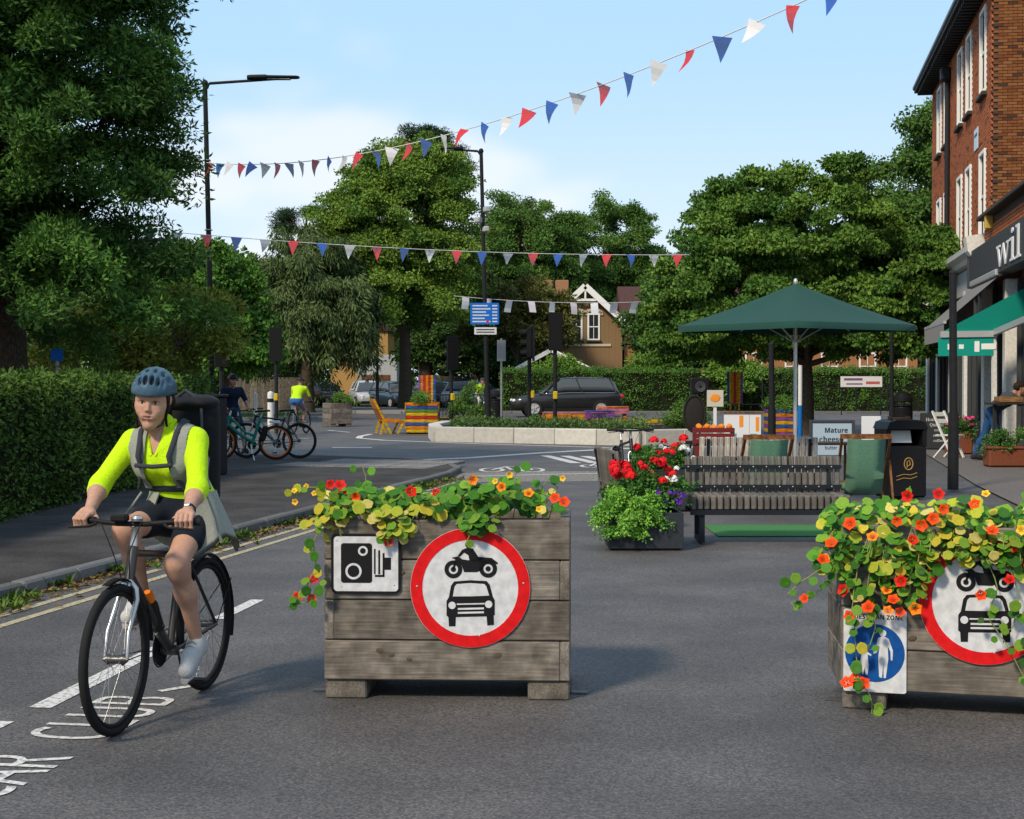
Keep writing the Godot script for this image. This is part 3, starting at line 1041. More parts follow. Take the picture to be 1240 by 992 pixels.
func motor_sign(parent: Node, at: Vector3, r := 0.303) -> void:
	var M := sign_mats()
	var s := r / 228.0
	var c := Vector2(745, 470)
	var mb := MB.new()
	mb.lathe([Vector2(0, 0), Vector2(r, 0), Vector2(r, 0.004), Vector2(0, 0.004)], 48, Transform3D(Basis(Vector3(1, 0, 0), Vector3(0, 0, 1), Vector3(0, -1, 0)), Vector3.ZERO))
	var plate := part("round_sign", mb, M.white, parent, at)
	plate.set_meta("label", "round no motor vehicles sign with red ring")
	mb = MB.new()
	annulus(mb, Vector2.ZERO, r * 0.8, r * 0.995, 0.004, 0.0062)
	part("red_ring", mb, M.red, plate)
	# the car
	mb = MB.new()
	var z0 := 0.004
	var z1 := 0.0062
	poly(mb, [655, 520, 664, 506, 672, 462, 684, 446, 745, 441, 808, 444, 819, 458, 831, 503, 838, 516, 838, 572, 830, 577, 662, 582, 655, 576], c, s, z0, z1)
	poly(mb, [662, 580, 690, 580, 689, 616, 664, 617], c, s, z0, z1)
	poly(mb, [807, 577, 834, 575, 835, 610, 810, 612], c, s, z0, z1)
	part("car_symbol", mb, M.black, plate)
	mb = MB.new()
	poly(mb, [679, 503, 686, 465, 694, 456, 745, 452, 798, 455, 806, 463, 817, 499, 745, 502], c, s, z1, z1 + 0.0008)
	for y in [547, 562]:
		poly(mb, [698, y, 797, y - 3, 797, y + 4, 698, y + 7], c, s, z1, z1 + 0.0008)
	poly(mb, [694, 530, 800, 527, 800, 532, 694, 535], c, s, z1, z1 + 0.0008)
	for p in [Vector2(676, 537), Vector2(815, 532)]:
		annulus(mb, Vector2(p.x - c.x, c.y - p.y) * s, 0.0, 14 * s, z1, z1 + 0.0008, 16)
	part("car_highlights", mb, M.white, plate)
	# the motorcycle and rider
	mb = MB.new()
	for p in [Vector2(681, 400), Vector2(813, 397)]:
		annulus(mb, Vector2(p.x - c.x, c.y - p.y) * s, 18 * s, 34 * s, z0, z1, 24)
		annulus(mb, Vector2(p.x - c.x, c.y - p.y) * s, 0.0, 10 * s, z0, z1, 12)
	poly(mb, [674, 356, 700, 350, 715, 362, 744, 366, 778, 352, 826, 356, 848, 372, 850, 380, 826, 374, 800, 378, 790, 402, 770, 410, 722, 410, 712, 384, 694, 372, 684, 402, 676, 400, 688, 362], c, s, z0, z1)
	poly(mb, [728, 320, 738, 316, 756, 322, 776, 352, 790, 360, 770, 372, 742, 366, 738, 346, 722, 336, 706, 352, 698, 348, 714, 326], c, s, z0, z1)
	annulus(mb, Vector2(739 - c.x, c.y - 306) * s, 0.0, 13 * s, z0, z1, 16)
	part("motorcycle_symbol", mb, M.black, plate)
	for p in [Vector2(543, 466), Vector2(947, 452), Vector2(780, 652)]:
		part("bolt", MB.new().ell(Vector3((p.x - c.x) * s, (c.y - p.y) * s, 0.007), Vector3(0.006, 0.006, 0.003), 8, 6), M.steel, plate)


func camera_sign(parent: Node, at: Vector3) -> void:
	var M := sign_mats()
	var s := 1.0 / 2812.0
	var c := Vector2(562, 500)
	var mb := MB.new()
	mb.prism(rounded(Vector2.ZERO, 0.355, 0.305, 0.03), 0.004)
	var plate := part("camera_sign", mb, M.black, parent, at)
	plate.set_meta("label", "square black and white camera enforcement sign")
	mb = MB.new()
	mb.prism(rounded(Vector2.ZERO, 0.327, 0.277, 0.018), 0.0016, Transform3D(Basis(), Vector3(0, 0, 0.004)))
	part("white_face", mb, M.white, plate)
	mb = MB.new()
	mb.prism(rounded(Vector2((428 - c.x) * s, (c.y - 488) * s), 445 * s, 565 * s, 0.014), 0.0014, Transform3D(Basis(), Vector3(0, 0, 0.0056)))
	for b in [[678, 700, 285, 645], [738, 765, 305, 645], [800, 828, 345, 680], [828, 920, 408, 582], [690, 828, 655, 684]]:
		poly(mb, [b[0], b[2], b[1], b[2], b[1], b[3], b[0], b[3]], c, s, 0.0056, 0.007)
	part("camera_symbol", mb, M.black, plate)
	mb = MB.new()
	annulus(mb, Vector2((520 - c.x) * s, (c.y - 315) * s), 42 * s, 70 * s, 0.007, 0.0078, 24)
	part("lens_ring", mb, M.white, plate)
	mb = MB.new()
	annulus(mb, Vector2((385 - c.x) * s, (c.y - 605) * s), 85 * s, 116 * s, 0.007, 0.0078, 32)
	part("lens_ring", mb, M.white, plate)
	for p in [Vector2(150, 170), Vector2(215, 825), Vector2(965, 800)]:
		part("bolt", MB.new().ell(Vector3((p.x - c.x) * s, (c.y - p.y) * s, 0.006), Vector3(0.004, 0.004, 0.002), 8, 6), M.steel, plate)


func walking_sign(parent: Node, at: Vector3) -> void:
	var M := sign_mats()
	var mb := MB.new()
	mb.prism(rounded(Vector2.ZERO, 0.3, 0.405, 0.012), 0.004)
	var plate := part("walking_sign", mb, M.white, parent, at)
	plate.set_meta("label", "white plate with blue disc of adult and child")
	mb = MB.new()
	annulus(mb, Vector2(0, -0.01), 0.0, 0.142, 0.004, 0.0055, 40)
	part("blue_disc", mb, M.blue, plate)
	mb = MB.new()
	var c := Vector2(280, 560)
	var s := 0.142 / 172.0
	var o := Vector2(0, -0.01)
	var pl := [298, 470, 318, 460, 338, 460, 360, 474, 384, 540, 382, 600, 372, 598, 370, 548, 354, 512, 358, 590, 344, 705, 332, 705, 330, 610, 322, 706, 306, 700, 300, 590, 308, 510, 292, 556, 276, 566, 272, 556, 284, 540]
	poly(mb, pl, c + Vector2(0, -0.01 / s * -1.0 * 0.0) + Vector2(0, -12), s, 0.0055, 0.007)
	annulus(mb, Vector2((326 - c.x) * s, (c.y - 12 - 440) * s), 0.0, 20 * s, 0.0055, 0.007, 16)
	poly(mb, [206, 560, 224, 546, 240, 556, 262, 570, 258, 578, 238, 570, 246, 640, 238, 690, 228, 690, 224, 640, 214, 690, 206, 688, 204, 630, 196, 612], c + Vector2(0, -12), s, 0.0055, 0.007)
	annulus(mb, Vector2((222 - c.x) * s, (c.y - 12 - 528) * s), 0.0, 15 * s, 0.0055, 0.007, 14)
	part("adult_and_child", mb, M.white, plate)
	words("lettering", "PEDESTRIAN ZONE", 0.022, 0.001, M.black, plate, Vector3(0, 0.166, 0.0047), Vector3.ZERO, "Droid Sans", true)


func sleeper_mats(along_x: bool) -> Array:
	var out := []
	var wt := noise("plank_t", 0.014, 6, 0.74, 1.0)
	var wn := noise("wood_n", 0.011, 5, 0, 1, FastNoiseLite.TYPE_SIMPLEX_SMOOTH, 512, true, 6.0)
	for k in 4:
		var t: Array = [[0.33, 0.285, 0.24], [0.28, 0.245, 0.205], [0.36, 0.32, 0.275], [0.25, 0.22, 0.185]][k]
		var m := grain("sleeper%d%s" % [k, along_x], lin(t[0], t[1], t[2]), 0.88, wt, Vector3(0.4, 9.0, 9.0) if along_x else Vector3(9.0, 9.0, 0.4), wn, 0.5)
		m.uv1_offset = Vector3(0.37 * k, 0.21 * k, 0.13 * k)
		patches(m, noise("wood_stain", 0.01, 5, 0.62, 1.0), 1.3)
		out.append(m)
	return out


func slab_between(a: Vector3, b: Vector3, y0: float, y1: float, t: float, inward: Vector3) -> MB:    # a board standing between two points, t thick towards inward
	var mb := MB.new()
	var d := (b - a).normalized()
	var nrm := Vector3(-d.z, 0, d.x)
	if nrm.dot(inward) < 0:
		nrm = -nrm
	var bs := Basis(d, up, d.cross(up))
	return mb.box((a + b) * 0.5 + up * (y0 + y1) * 0.5 + nrm * t * 0.5, Vector3(a.distance_to(b), y1 - y0, t), bs, 0.006)


func timber_planter(label: String, at: Vector3, turn: float, w: float, back: Vector3, rows := 4, bh := 0.204, odd := 0) -> Node3D:
	var t := thing("timber_planter", label, "planter", at, turn, "timber planters standing in the road")
	var mx := sleeper_mats(true)
	var mz := sleeper_mats(false)
	var th := 0.05
	var h := w * 0.5
	var fl := Vector3(-h, 0, 0)
	var fr := Vector3(h, 0, 0)
	var bl := fl + back
	var br := Vector3(h, 0, 0) + Vector3(-back.x * 0.2, 0, back.z)
	for r in rows:
		var y0 := 0.1 + r * bh
		var y1 := y0 + bh - 0.0045
		var a := (r + odd) % 2 == 0
		var jig := rv(-0.003, 0.003)
		var f := fl + Vector3(0.0 if a else th, 0, jig)
		var e := fr + Vector3(-th if a else 0.0, 0, jig)
		part("board", slab_between(f, e, y0, y1, th, back), mx[(r * 3 + odd) % 4], t)
		var dl := back.normalized()
		part("board", slab_between(fl + (dl * (th + 0.002) if a else Vector3.ZERO), bl, y0, y1, th, Vector3(1, 0, 0)), mz[(r + 1 + odd) % 4], t)
		var dr := (br - fr).normalized()
		part("board", slab_between(fr + (Vector3.ZERO if a else dr * (th + 0.002)), br, y0, y1, th, Vector3(-1, 0, 0)), mz[(r + 2) % 4], t)
		part("board", slab_between(bl + Vector3(th, 0, 0), br - Vector3(th, 0, 0), y0, y1, th, -back), mx[(r + 1) % 4], t)
	for s in [-1, 1]:
		var mb := MB.new()
		mb.box(Vector3(s * (h - 0.108), 0.049, back.z * 0.5 - 0.005), Vector3(0.21, 0.098, absf(back.z) * 0.97), Basis(), 0.008)
		part("foot", mb, mz[3], t)
	var soil := MB.new()
	soil.box(Vector3(0, rows * bh * 0.5 + 0.08, back.z * 0.5), Vector3(w - 0.24, rows * bh - 0.06, absf(back.z) - 0.12))
	part("soil", soil, grain("soil", lin(0.03, 0.022, 0.016), 0.95, noise("coarse", 0.012, 4, 0.62, 1.0), Vector3.ONE * 3.0), t)
	for k in 7:                                  # dark knots in the front boards
		var kx := rv(-h + 0.12, h - 0.12)
		var ky: float = 0.1 + bh * (rng.randi() % rows) + rv(0.05, bh - 0.05)
		var ks := rv(0.008, 0.017)
		part("knot", MB.new().ell(Vector3(kx, ky, 0.0), Vector3(ks * 1.5, ks, 0.0045), 10, 6, Basis(Vector3(0, 0, 1), rv(-0.3, 0.3))), grain("knot_wood", lin(0.12, 0.088, 0.062), 0.9, noise("plank_t", 0.014, 6, 0.74, 1.0), Vector3.ONE * 20.0), t)
	for s in [-1, 1]:                            # the small angle irons that hold it to the road
		var br_m := MB.new()
		br_m.box(Vector3(s * (h + 0.045), 0.006, -0.2), Vector3(0.09, 0.008, 0.05))
		br_m.box(Vector3(s * (h + 0.004), 0.04, -0.2), Vector3(0.006, 0.08, 0.05))
		part("angle_iron", br_m, mat("iron", lin(0.12, 0.12, 0.12), 0.5, 0.7), t)
	return t


# ---------- nasturtiums ----------
func nast_leaf() -> ArrayMesh:
	if tex_store.has("nast_leaf"):
		return tex_store["nast_leaf"]
	var mb := MB.new()
	mb.colored = true
	var n := 18                                    # pale veins run from the stalk out to the edge
	var c := Vector3(0.0, -0.12, 0.12)
	var ids := []
	for k in n:
		var a := TAU * k / n
		var w := 1.0 + 0.05 * sin(a * 5.0) + (0.03 if k % 2 == 0 else -0.02)
		var o := Vector3(cos(a) * w, 0.08 * sin(a * 3.0), sin(a) * w)
		mb.cur = Color(1.5, 1.45, 1.6) if k % 2 == 0 else Color(0.8, 0.82, 0.8)
		var m := mb.pt(c.lerp(o, 0.5) + Vector3(0, 0.025 if k % 2 else 0.0, 0), Vector3(-o.x * 0.15, 1, -o.z * 0.15).normalized())
		mb.cur = Color(1.1, 1.1, 1.1) if k % 2 == 0 else Color(0.95, 0.95, 0.9)
		ids.append([m, mb.pt(o, Vector3(o.x * 0.2, 1, o.z * 0.2).normalized())])
	mb.cur = Color(1.9, 1.8, 2.2)
	var h := mb.pt(c, Vector3.UP)
	for k in n:
		var p: Array = ids[k]
		var q: Array = ids[(k + 1) % n]
		mb.i.append_array(PackedInt32Array([h, p[0], q[0], p[0], p[1], q[1], p[0], q[1], q[0]]))
	tex_store["nast_leaf"] = mb.mesh()
	return tex_store["nast_leaf"]


func nast_flower(key: String, c: Color, heart: Color) -> ArrayMesh:
	if tex_store.has(key):
		return tex_store[key]
	var mb := MB.new()
	mb.colored = true
	for k in 5:
		var a := TAU * k / 5 + 0.2
		var d := Vector3(cos(a), 0, sin(a))
		var s := Vector3(-sin(a), 0, cos(a))
		var p0 := Vector3(0, -0.28, 0) + d * 0.12
		var l := d * 0.62 - s * 0.5 + up * 0.05
		var r := d * 0.62 + s * 0.5 + up * 0.05
		var e := d * 1.05 + up * (0.12 + 0.1 * (k % 2))
		for q in [[p0, r, l], [l, r, e]]:
			var nn: Vector3 = (q[1] - q[0]).cross(q[2] - q[0]).normalized()
			var b := mb.v.size()
			for j in 3:
				mb.cur = heart if q[j] == p0 else c
				mb.pt(q[j], nn)
			mb.i.append_array(PackedInt32Array([b, b + 2, b + 1]))
	mb.cur = heart
	mb.tube([Vector3(0, -0.9, 0), Vector3(0, -0.25, 0)], [0.06, 0.14], 6)
	tex_store[key] = mb.mesh()
	return tex_store[key]


func nast_mats(yellow: float) -> Array:
	var g := []
	var lt := noise("leaf_t", 0.02, 3, 0.75, 1.0)
	for q in [[0.06, 0.2, 0.02], [0.095, 0.27, 0.025], [0.04, 0.135, 0.022], [0.18, 0.33, 0.035], [0.42, 0.46, 0.04], [0.58, 0.48, 0.045], [0.6, 0.52, 0.15]]:
		var m := grain("nast%d" % g.size(), lin(q[0], q[1], q[2]), 0.5, lt, Vector3.ONE * 12.0)
		m.vertex_color_use_as_albedo = true
		m.backlight_enabled = true
		m.backlight = Color(0.45, 0.45, 0.25)
		g.append(m)
	return g


# clumps: [centre, radii, how many, yellowness]; vines: [[points], yellowness]; blooms: [position, size, kind]
func nasturtiums(label: String, at: Vector3, turn: float, clumps: Array, vines: Array, blooms: Array) -> void:
	var t := thing("nasturtium", label, "flowers", at, turn, "nasturtiums growing in the timber planters")
	var g := nast_mats(0.0)
	var lm := nast_leaf()
	var all := []
	for c in clumps:
		for k in int(c[2] * 1.45):
			var d := rdir()
			var p: Vector3 = c[0] + d * c[1] * pow(rng.randf(), 0.5)
			var nn := (Vector3(d.x * 0.5, 0.75 + 0.4 * d.y, 0.75) + rdir() * 0.5).normalized()
			all.append([p, nn, rv(0.017, 0.035), c[3]])
	var stems := MB.new()
	for v in vines:
		var cv := Curve3D.new()
		for p in v[0]:
			cv.add_point(p)
		var l := cv.get_baked_length()
		var pts := []
		var n := int(l / 0.045) + 2
		for k in n:
			pts.append(cv.sample_baked(l * k / (n - 1)) + rdir() * 0.006)
		stems.tube(pts, 0.0028, 5)
		for k in n:
			if rng.randf() < 0.85:
				var off := Vector3(rv(-0.045, 0.045), rv(-0.02, 0.03), rv(0.01, 0.05))
				stems.tube([pts[k], pts[k] + off * 0.9], 0.0015, 4)
				all.append([pts[k] + off, (Vector3(0, 0.35, 1) + rdir() * 0.5).normalized(), rv(0.015, 0.03), v[1]])
	# stems from the soil up into the leaves
	for c in clumps:
		for k in 7:
			var e: Vector3 = c[0] + rdir() * c[1] * 0.8
			stems.tube([Vector3(e.x * 0.9, 0.86, minf(e.z, -0.08) - 0.06), (e + Vector3(e.x * 0.9, 0.95, e.z - 0.05)) * 0.5, e], 0.0025, 5)
	all.sort_custom(func(a, b): return a[0].z + a[2] * 2.0 > b[0].z + b[2] * 2.0)
	var rest := []
	for k in all.size():
		var a: Array = all[k]
		var x: Vector3 = a[1].cross(rdir()).normalized()
		var bs := Basis(x, a[1], x.cross(a[1])) * Basis.from_scale(Vector3.ONE * a[2])
		var ix := rng.randi() % 4
		if rng.randf() < a[3]:
			ix = 3 + rng.randi() % 4
		if k < 300:
			var o := part("leaf", lm, g[ix], t)
			o.transform = Transform3D(bs, a[0])
		else:
			var mc: Color = g[ix].albedo_color.srgb_to_linear()
			rest.append([Transform3D(bs, a[0]), mc])
	if rest:
		sprays("more_leaves", t, rest, lm, leaf_mat("nast_rest", 0.5, 0.45))
	part("stems", stems, mat("nast_stem", lin(0.2, 0.26, 0.07), 0.6), t)
	var fm := mat("petal", Color.WHITE, 0.5)
	fm.vertex_color_use_as_albedo = true
	fm.backlight_enabled = true
	fm.backlight = Color(0.35, 0.35, 0.35)
	for b in blooms:
		var m: ArrayMesh
		match b[2]:
			0: m = nast_flower("bloom_orange_red", Color(0.78, 0.07, 0.008), Color(0.5, 0.03, 0.006))
			1: m = nast_flower("bloom_orange", Color(0.85, 0.24, 0.012), Color(0.35, 0.03, 0.006))
			2: m = nast_flower("bloom_yellow", Color(0.85, 0.5, 0.03), Color(0.5, 0.25, 0.02))
			3: m = nast_flower("bloom_red", Color(0.6, 0.018, 0.01), Color(0.3, 0.01, 0.006))
		var o := part("flower", m, fm, t)
		var nn: Vector3 = (Vector3(0, 0.35, 1) + rdir() * 0.45).normalized()
		var x: Vector3 = nn.cross(rdir()).normalized()
		o.transform = Transform3D(Basis(x, nn, x.cross(nn)) * Basis.from_scale(Vector3.ONE * b[1]), b[0])


func make_planters() -> void:
	rng.seed = 41
	var at := Vector3(-0.33, 0, -7.69)
	var turn := -0.045
	var p := timber_planter("weathered timber planter in mid road with camera sign and complete red ring sign", at, turn, 1.245, Vector3(0, 0, -0.72))
	camera_sign(p, Vector3(-0.408, 0.69, 0.006))
	motor_sign(p, Vector3(0.12, 0.572, 0.006))
	var at2 := Vector3(1.622 + 0.625 * 0.961, 0, -7.49 + 0.625 * 0.276)
	var turn2 := -0.28
	var p2 := timber_planter("weathered timber planter cut by the right edge, with blue walking sign", at2, turn2, 1.25, Vector3(-0.113, 0, -0.62), 4, 0.204, 1)
	walking_sign(p2, Vector3(-0.465, 0.295, 0.006))
	motor_sign(p2, Vector3(0.045, 0.555, 0.006))
	# px are read off the photograph against the planter's own front: 241 px to the metre
	var fl := []
	for q in [[395, 589, 3], [408, 589, 3], [406, 603, 0], [429, 603, 0], [398, 619, 1], [497, 596, 3], [525, 600, 3], [551, 596, 3], [554, 611, 1], [572, 582, 1], [599, 584, 2], [607, 591, 1], [640, 599, 1], [672, 605, 0], [684, 607, 0], [682, 579, 2], [360, 723, 0], [378, 725, 0], [379, 702, 3], [471, 655, 0], [352, 596, 2], [361, 593, 2], [350, 611, 2], [372, 601, 2], [653, 618, 2], [616, 577, 2]]:
		fl.append([Vector3((q[0] - 541) / 241.0, (850 - q[1]) / 241.0, rv(0.0, 0.06) if q[1] > 640 else rv(-0.25, 0.02)), rv(0.024, 0.034) * (0.6 if q[2] == 2 else 1.0), q[2]])
	nasturtiums("bright green nasturtiums with scattered orange flowers above camera sign planter", at, turn, [
		[Vector3(-0.42, 1.0, -0.2), Vector3(0.24, 0.085, 0.25), 80, 0.12], [Vector3(-0.12, 0.98, -0.15), Vector3(0.25, 0.08, 0.22), 80, 0.15], [Vector3(0.2, 1.02, -0.15), Vector3(0.25, 0.1, 0.2), 120, 0.03],
		[Vector3(0.15, 0.9, 0.03), Vector3(0.13, 0.06, 0.05), 26, 0.02], [Vector3(0.45, 0.98, -0.3), Vector3(0.14, 0.07, 0.2), 34, 0.1], [Vector3(-0.62, 0.9, 0.0), Vector3(0.12, 0.09, 0.08), 24, 0.85],
		[Vector3(-0.26, 0.9, 0.04), Vector3(0.13, 0.09, 0.05), 26, 0.9], [Vector3(-0.1, 0.97, 0.0), Vector3(0.1, 0.06, 0.05), 12, 0.9], [Vector3(-0.5, 0.96, 0.02), Vector3(0.16, 0.05, 0.05), 16, 0.5]],
		[[[Vector3(-0.6, 0.93, -0.05), Vector3(-0.67, 0.82, 0.04), Vector3(-0.66, 0.66, 0.04), Vector3(-0.74, 0.52, 0.05)], 0.25], [[Vector3(-0.63, 0.6, 0.03), Vector3(-0.68, 0.5, 0.05), Vector3(-0.8, 0.48, 0.04)], 0.1], [[Vector3(-0.2, 0.93, 0.03), Vector3(-0.3, 0.83, 0.05), Vector3(-0.28, 0.78, 0.05)], 0.9], [[Vector3(0.08, 0.9, 0.04), Vector3(0.12, 0.83, 0.05), Vector3(0.1, 0.8, 0.05)], 0.0],
		[[Vector3(-0.45, 1.0, -0.2), Vector3(-0.44, 1.1, -0.2), Vector3(-0.45, 1.17, -0.2)], 0.0], [[Vector3(0.3, 1.0, -0.2), Vector3(0.33, 1.12, -0.2), Vector3(0.36, 1.17, -0.2)], 0.1], [[Vector3(0.45, 1.0, -0.3), Vector3(0.5, 1.1, -0.3), Vector3(0.56, 1.05, -0.3)], 0.3], [[Vector3(-0.6, 1.0, -0.1), Vector3(-0.7, 1.08, -0.1), Vector3(-0.78, 1.02, -0.08)], 0.5]], fl)
	fl = []
	for q in [[1088, 625, 0], [1031, 626, 0], [1117, 631, 0], [1131, 623, 0], [1143, 612, 0], [1179, 607, 0], [1059, 642, 1], [1009, 648, 0], [999, 669, 0], [1091, 672, 2], [1107, 648, 3], [976, 716, 0], [1031, 739, 0], [1084, 719, 0], [1078, 733, 1], [1092, 736, 0], [1054, 728, 0], [1076, 708, 1], [1187, 716, 0], [1220, 699, 3], [1225, 660, 0], [1037, 815, 0], [1048, 822, 0], [1029, 820, 0], [1100, 595, 3], [1137, 594, 3], [1233, 640, 2], [1093, 697, 3], [1023, 708, 3], [1192, 596, 2], [1110, 732, 1], [1200, 640, 0]]:
		var x: float = (q[0] - 1020) / 256.0 - 0.625
		fl.append([Vector3(x, (858 + (q[0] - 1020) * 0.06 - q[1]) / 252.0, rv(0.07, 0.13)), rv(0.026, 0.036) * (0.8 if q[2] == 2 else 1.0), q[2]])
	nasturtiums("yellowing nasturtiums with many orange flowers spilling over the right hand planter", at2, turn2, [
		[Vector3(-0.5, 0.92, -0.12), Vector3(0.28, 0.12, 0.2), 130, 0.35], [Vector3(-0.1, 0.92, -0.1), Vector3(0.35, 0.13, 0.2), 190, 0.5], [Vector3(0.35, 0.9, -0.12), Vector3(0.35, 0.12, 0.2), 150, 0.4],
		[Vector3(-0.62, 0.78, 0.03), Vector3(0.16, 0.13, 0.08), 44, 0.15], [Vector3(-0.34, 0.76, 0.07), Vector3(0.22, 0.12, 0.06), 70, 0.55], [Vector3(-0.05, 0.82, 0.07), Vector3(0.22, 0.09, 0.06), 60, 0.75], [Vector3(0.2, 0.82, 0.06), Vector3(0.2, 0.1, 0.06), 40, 0.3],
		[Vector3(-0.42, 0.6, 0.06), Vector3(0.2, 0.08, 0.04), 38, 0.15], [Vector3(0.45, 0.8, 0.05), Vector3(0.2, 0.12, 0.06), 40, 0.25]],
		[[[Vector3(-0.55, 0.72, 0.06), Vector3(-0.57, 0.5, 0.08), Vector3(-0.54, 0.2, 0.07), Vector3(-0.48, 0.08, 0.06), Vector3(-0.47, 0.0, 0.08)], 0.1], [[Vector3(-0.5, 0.55, 0.06), Vector3(-0.46, 0.42, 0.07), Vector3(-0.5, 0.3, 0.07)], 0.05], [[Vector3(-0.65, 0.75, 0.06), Vector3(-0.78, 0.66, 0.12), Vector3(-0.87, 0.58, 0.14)], 0.1], [[Vector3(-0.64, 0.68, 0.04), Vector3(-0.74, 0.58, 0.08), Vector3(-0.86, 0.52, 0.1)], 0.1],
		[[Vector3(0.06, 0.8, 0.06), Vector3(0.1, 0.62, 0.07), Vector3(0.06, 0.5, 0.07), Vector3(0.16, 0.35, 0.07), Vector3(0.24, 0.18, 0.07)], 0.12], [[Vector3(0.14, 0.8, 0.06), Vector3(0.2, 0.6, 0.08), Vector3(0.17, 0.45, 0.07)], 0.05], [[Vector3(0.24, 0.75, 0.06), Vector3(0.27, 0.5, 0.07), Vector3(0.24, 0.3, 0.07)], 0.2],
		[[Vector3(-0.35, 1.0, -0.1), Vector3(-0.33, 1.07, -0.05), Vector3(-0.3, 1.1, -0.05)], 0.0], [[Vector3(0.2, 1.0, -0.1), Vector3(0.24, 1.08, -0.08)], 0.3]], fl)


# ---------- bicycles ----------
# local axes: +z forwards, +x to the rider's left, y up, origin on the ground midway between the wheels
func wheel(parent: Node, at: Vector3, r: float, tyre: Material, rim: Material, spokes := 28, fat := 0.02, steer := 0.0) -> Node3D:
	var mb := MB.new()
	mb.ring(Vector3.ZERO, Vector3.RIGHT, r - fat, fat, 44, 8)
	var w := part("wheel", mb, tyre, parent, at, Vector3(0, steer, 0))
	mb = MB.new()
	mb.ring(Vector3.ZERO, Vector3.RIGHT, r - fat * 2.3, fat * 0.62, 40, 6)
	part("rim", mb, rim, w)
	mb = MB.new()
	for k in spokes:
		var a := TAU * k / spokes
		var s := 1.0 if k % 2 == 0 else -1.0
		var b := a + s * (0.5 if (k / 2) % 2 == 0 else -0.5)
		mb.tube([Vector3(s * 0.03, cos(b) * 0.025, sin(b) * 0.025), Vector3(0, cos(a) * (r - fat * 2.6), sin(a) * (r - fat * 2.6))], 0.0013, 4, false, false)
	part("spokes", mb, mat("spoke", lin(0.45, 0.45, 0.45), 0.35, 0.9), w)
	mb = MB.new()
	mb.tube([Vector3(-0.06, 0, 0), Vector3(-0.035, 0, 0), Vector3(-0.03, 0, 0), Vector3(0.03, 0, 0), Vector3(0.035, 0, 0), Vector3(0.06, 0, 0)], [0.008, 0.028, 0.02, 0.02, 0.028, 0.008], 10)
	part("hub", mb, mat("hub_metal", lin(0.1, 0.1, 0.1), 0.35, 0.7), w)
	return w


func arc_guard(c: Vector3, r: float, a0: float, a1: float, w: float) -> MB:       # a mudguard; angles from the top, forwards positive
	var rows := []
	for k in 19:
		var a := lerpf(a0, a1, k / 18.0)
		var d := Vector3(0, cos(a), sin(a))
		rows.append([c + d * r + Vector3(-w, 0, 0), c + d * (r + 0.012) + Vector3(-w * 0.4, 0, 0), c + d * (r + 0.012) + Vector3(w * 0.4, 0, 0), c + d * r + Vector3(w, 0, 0), c + d * (r + 0.006) + Vector3(0, 0, 0)])
	return MB.new().loft(rows)


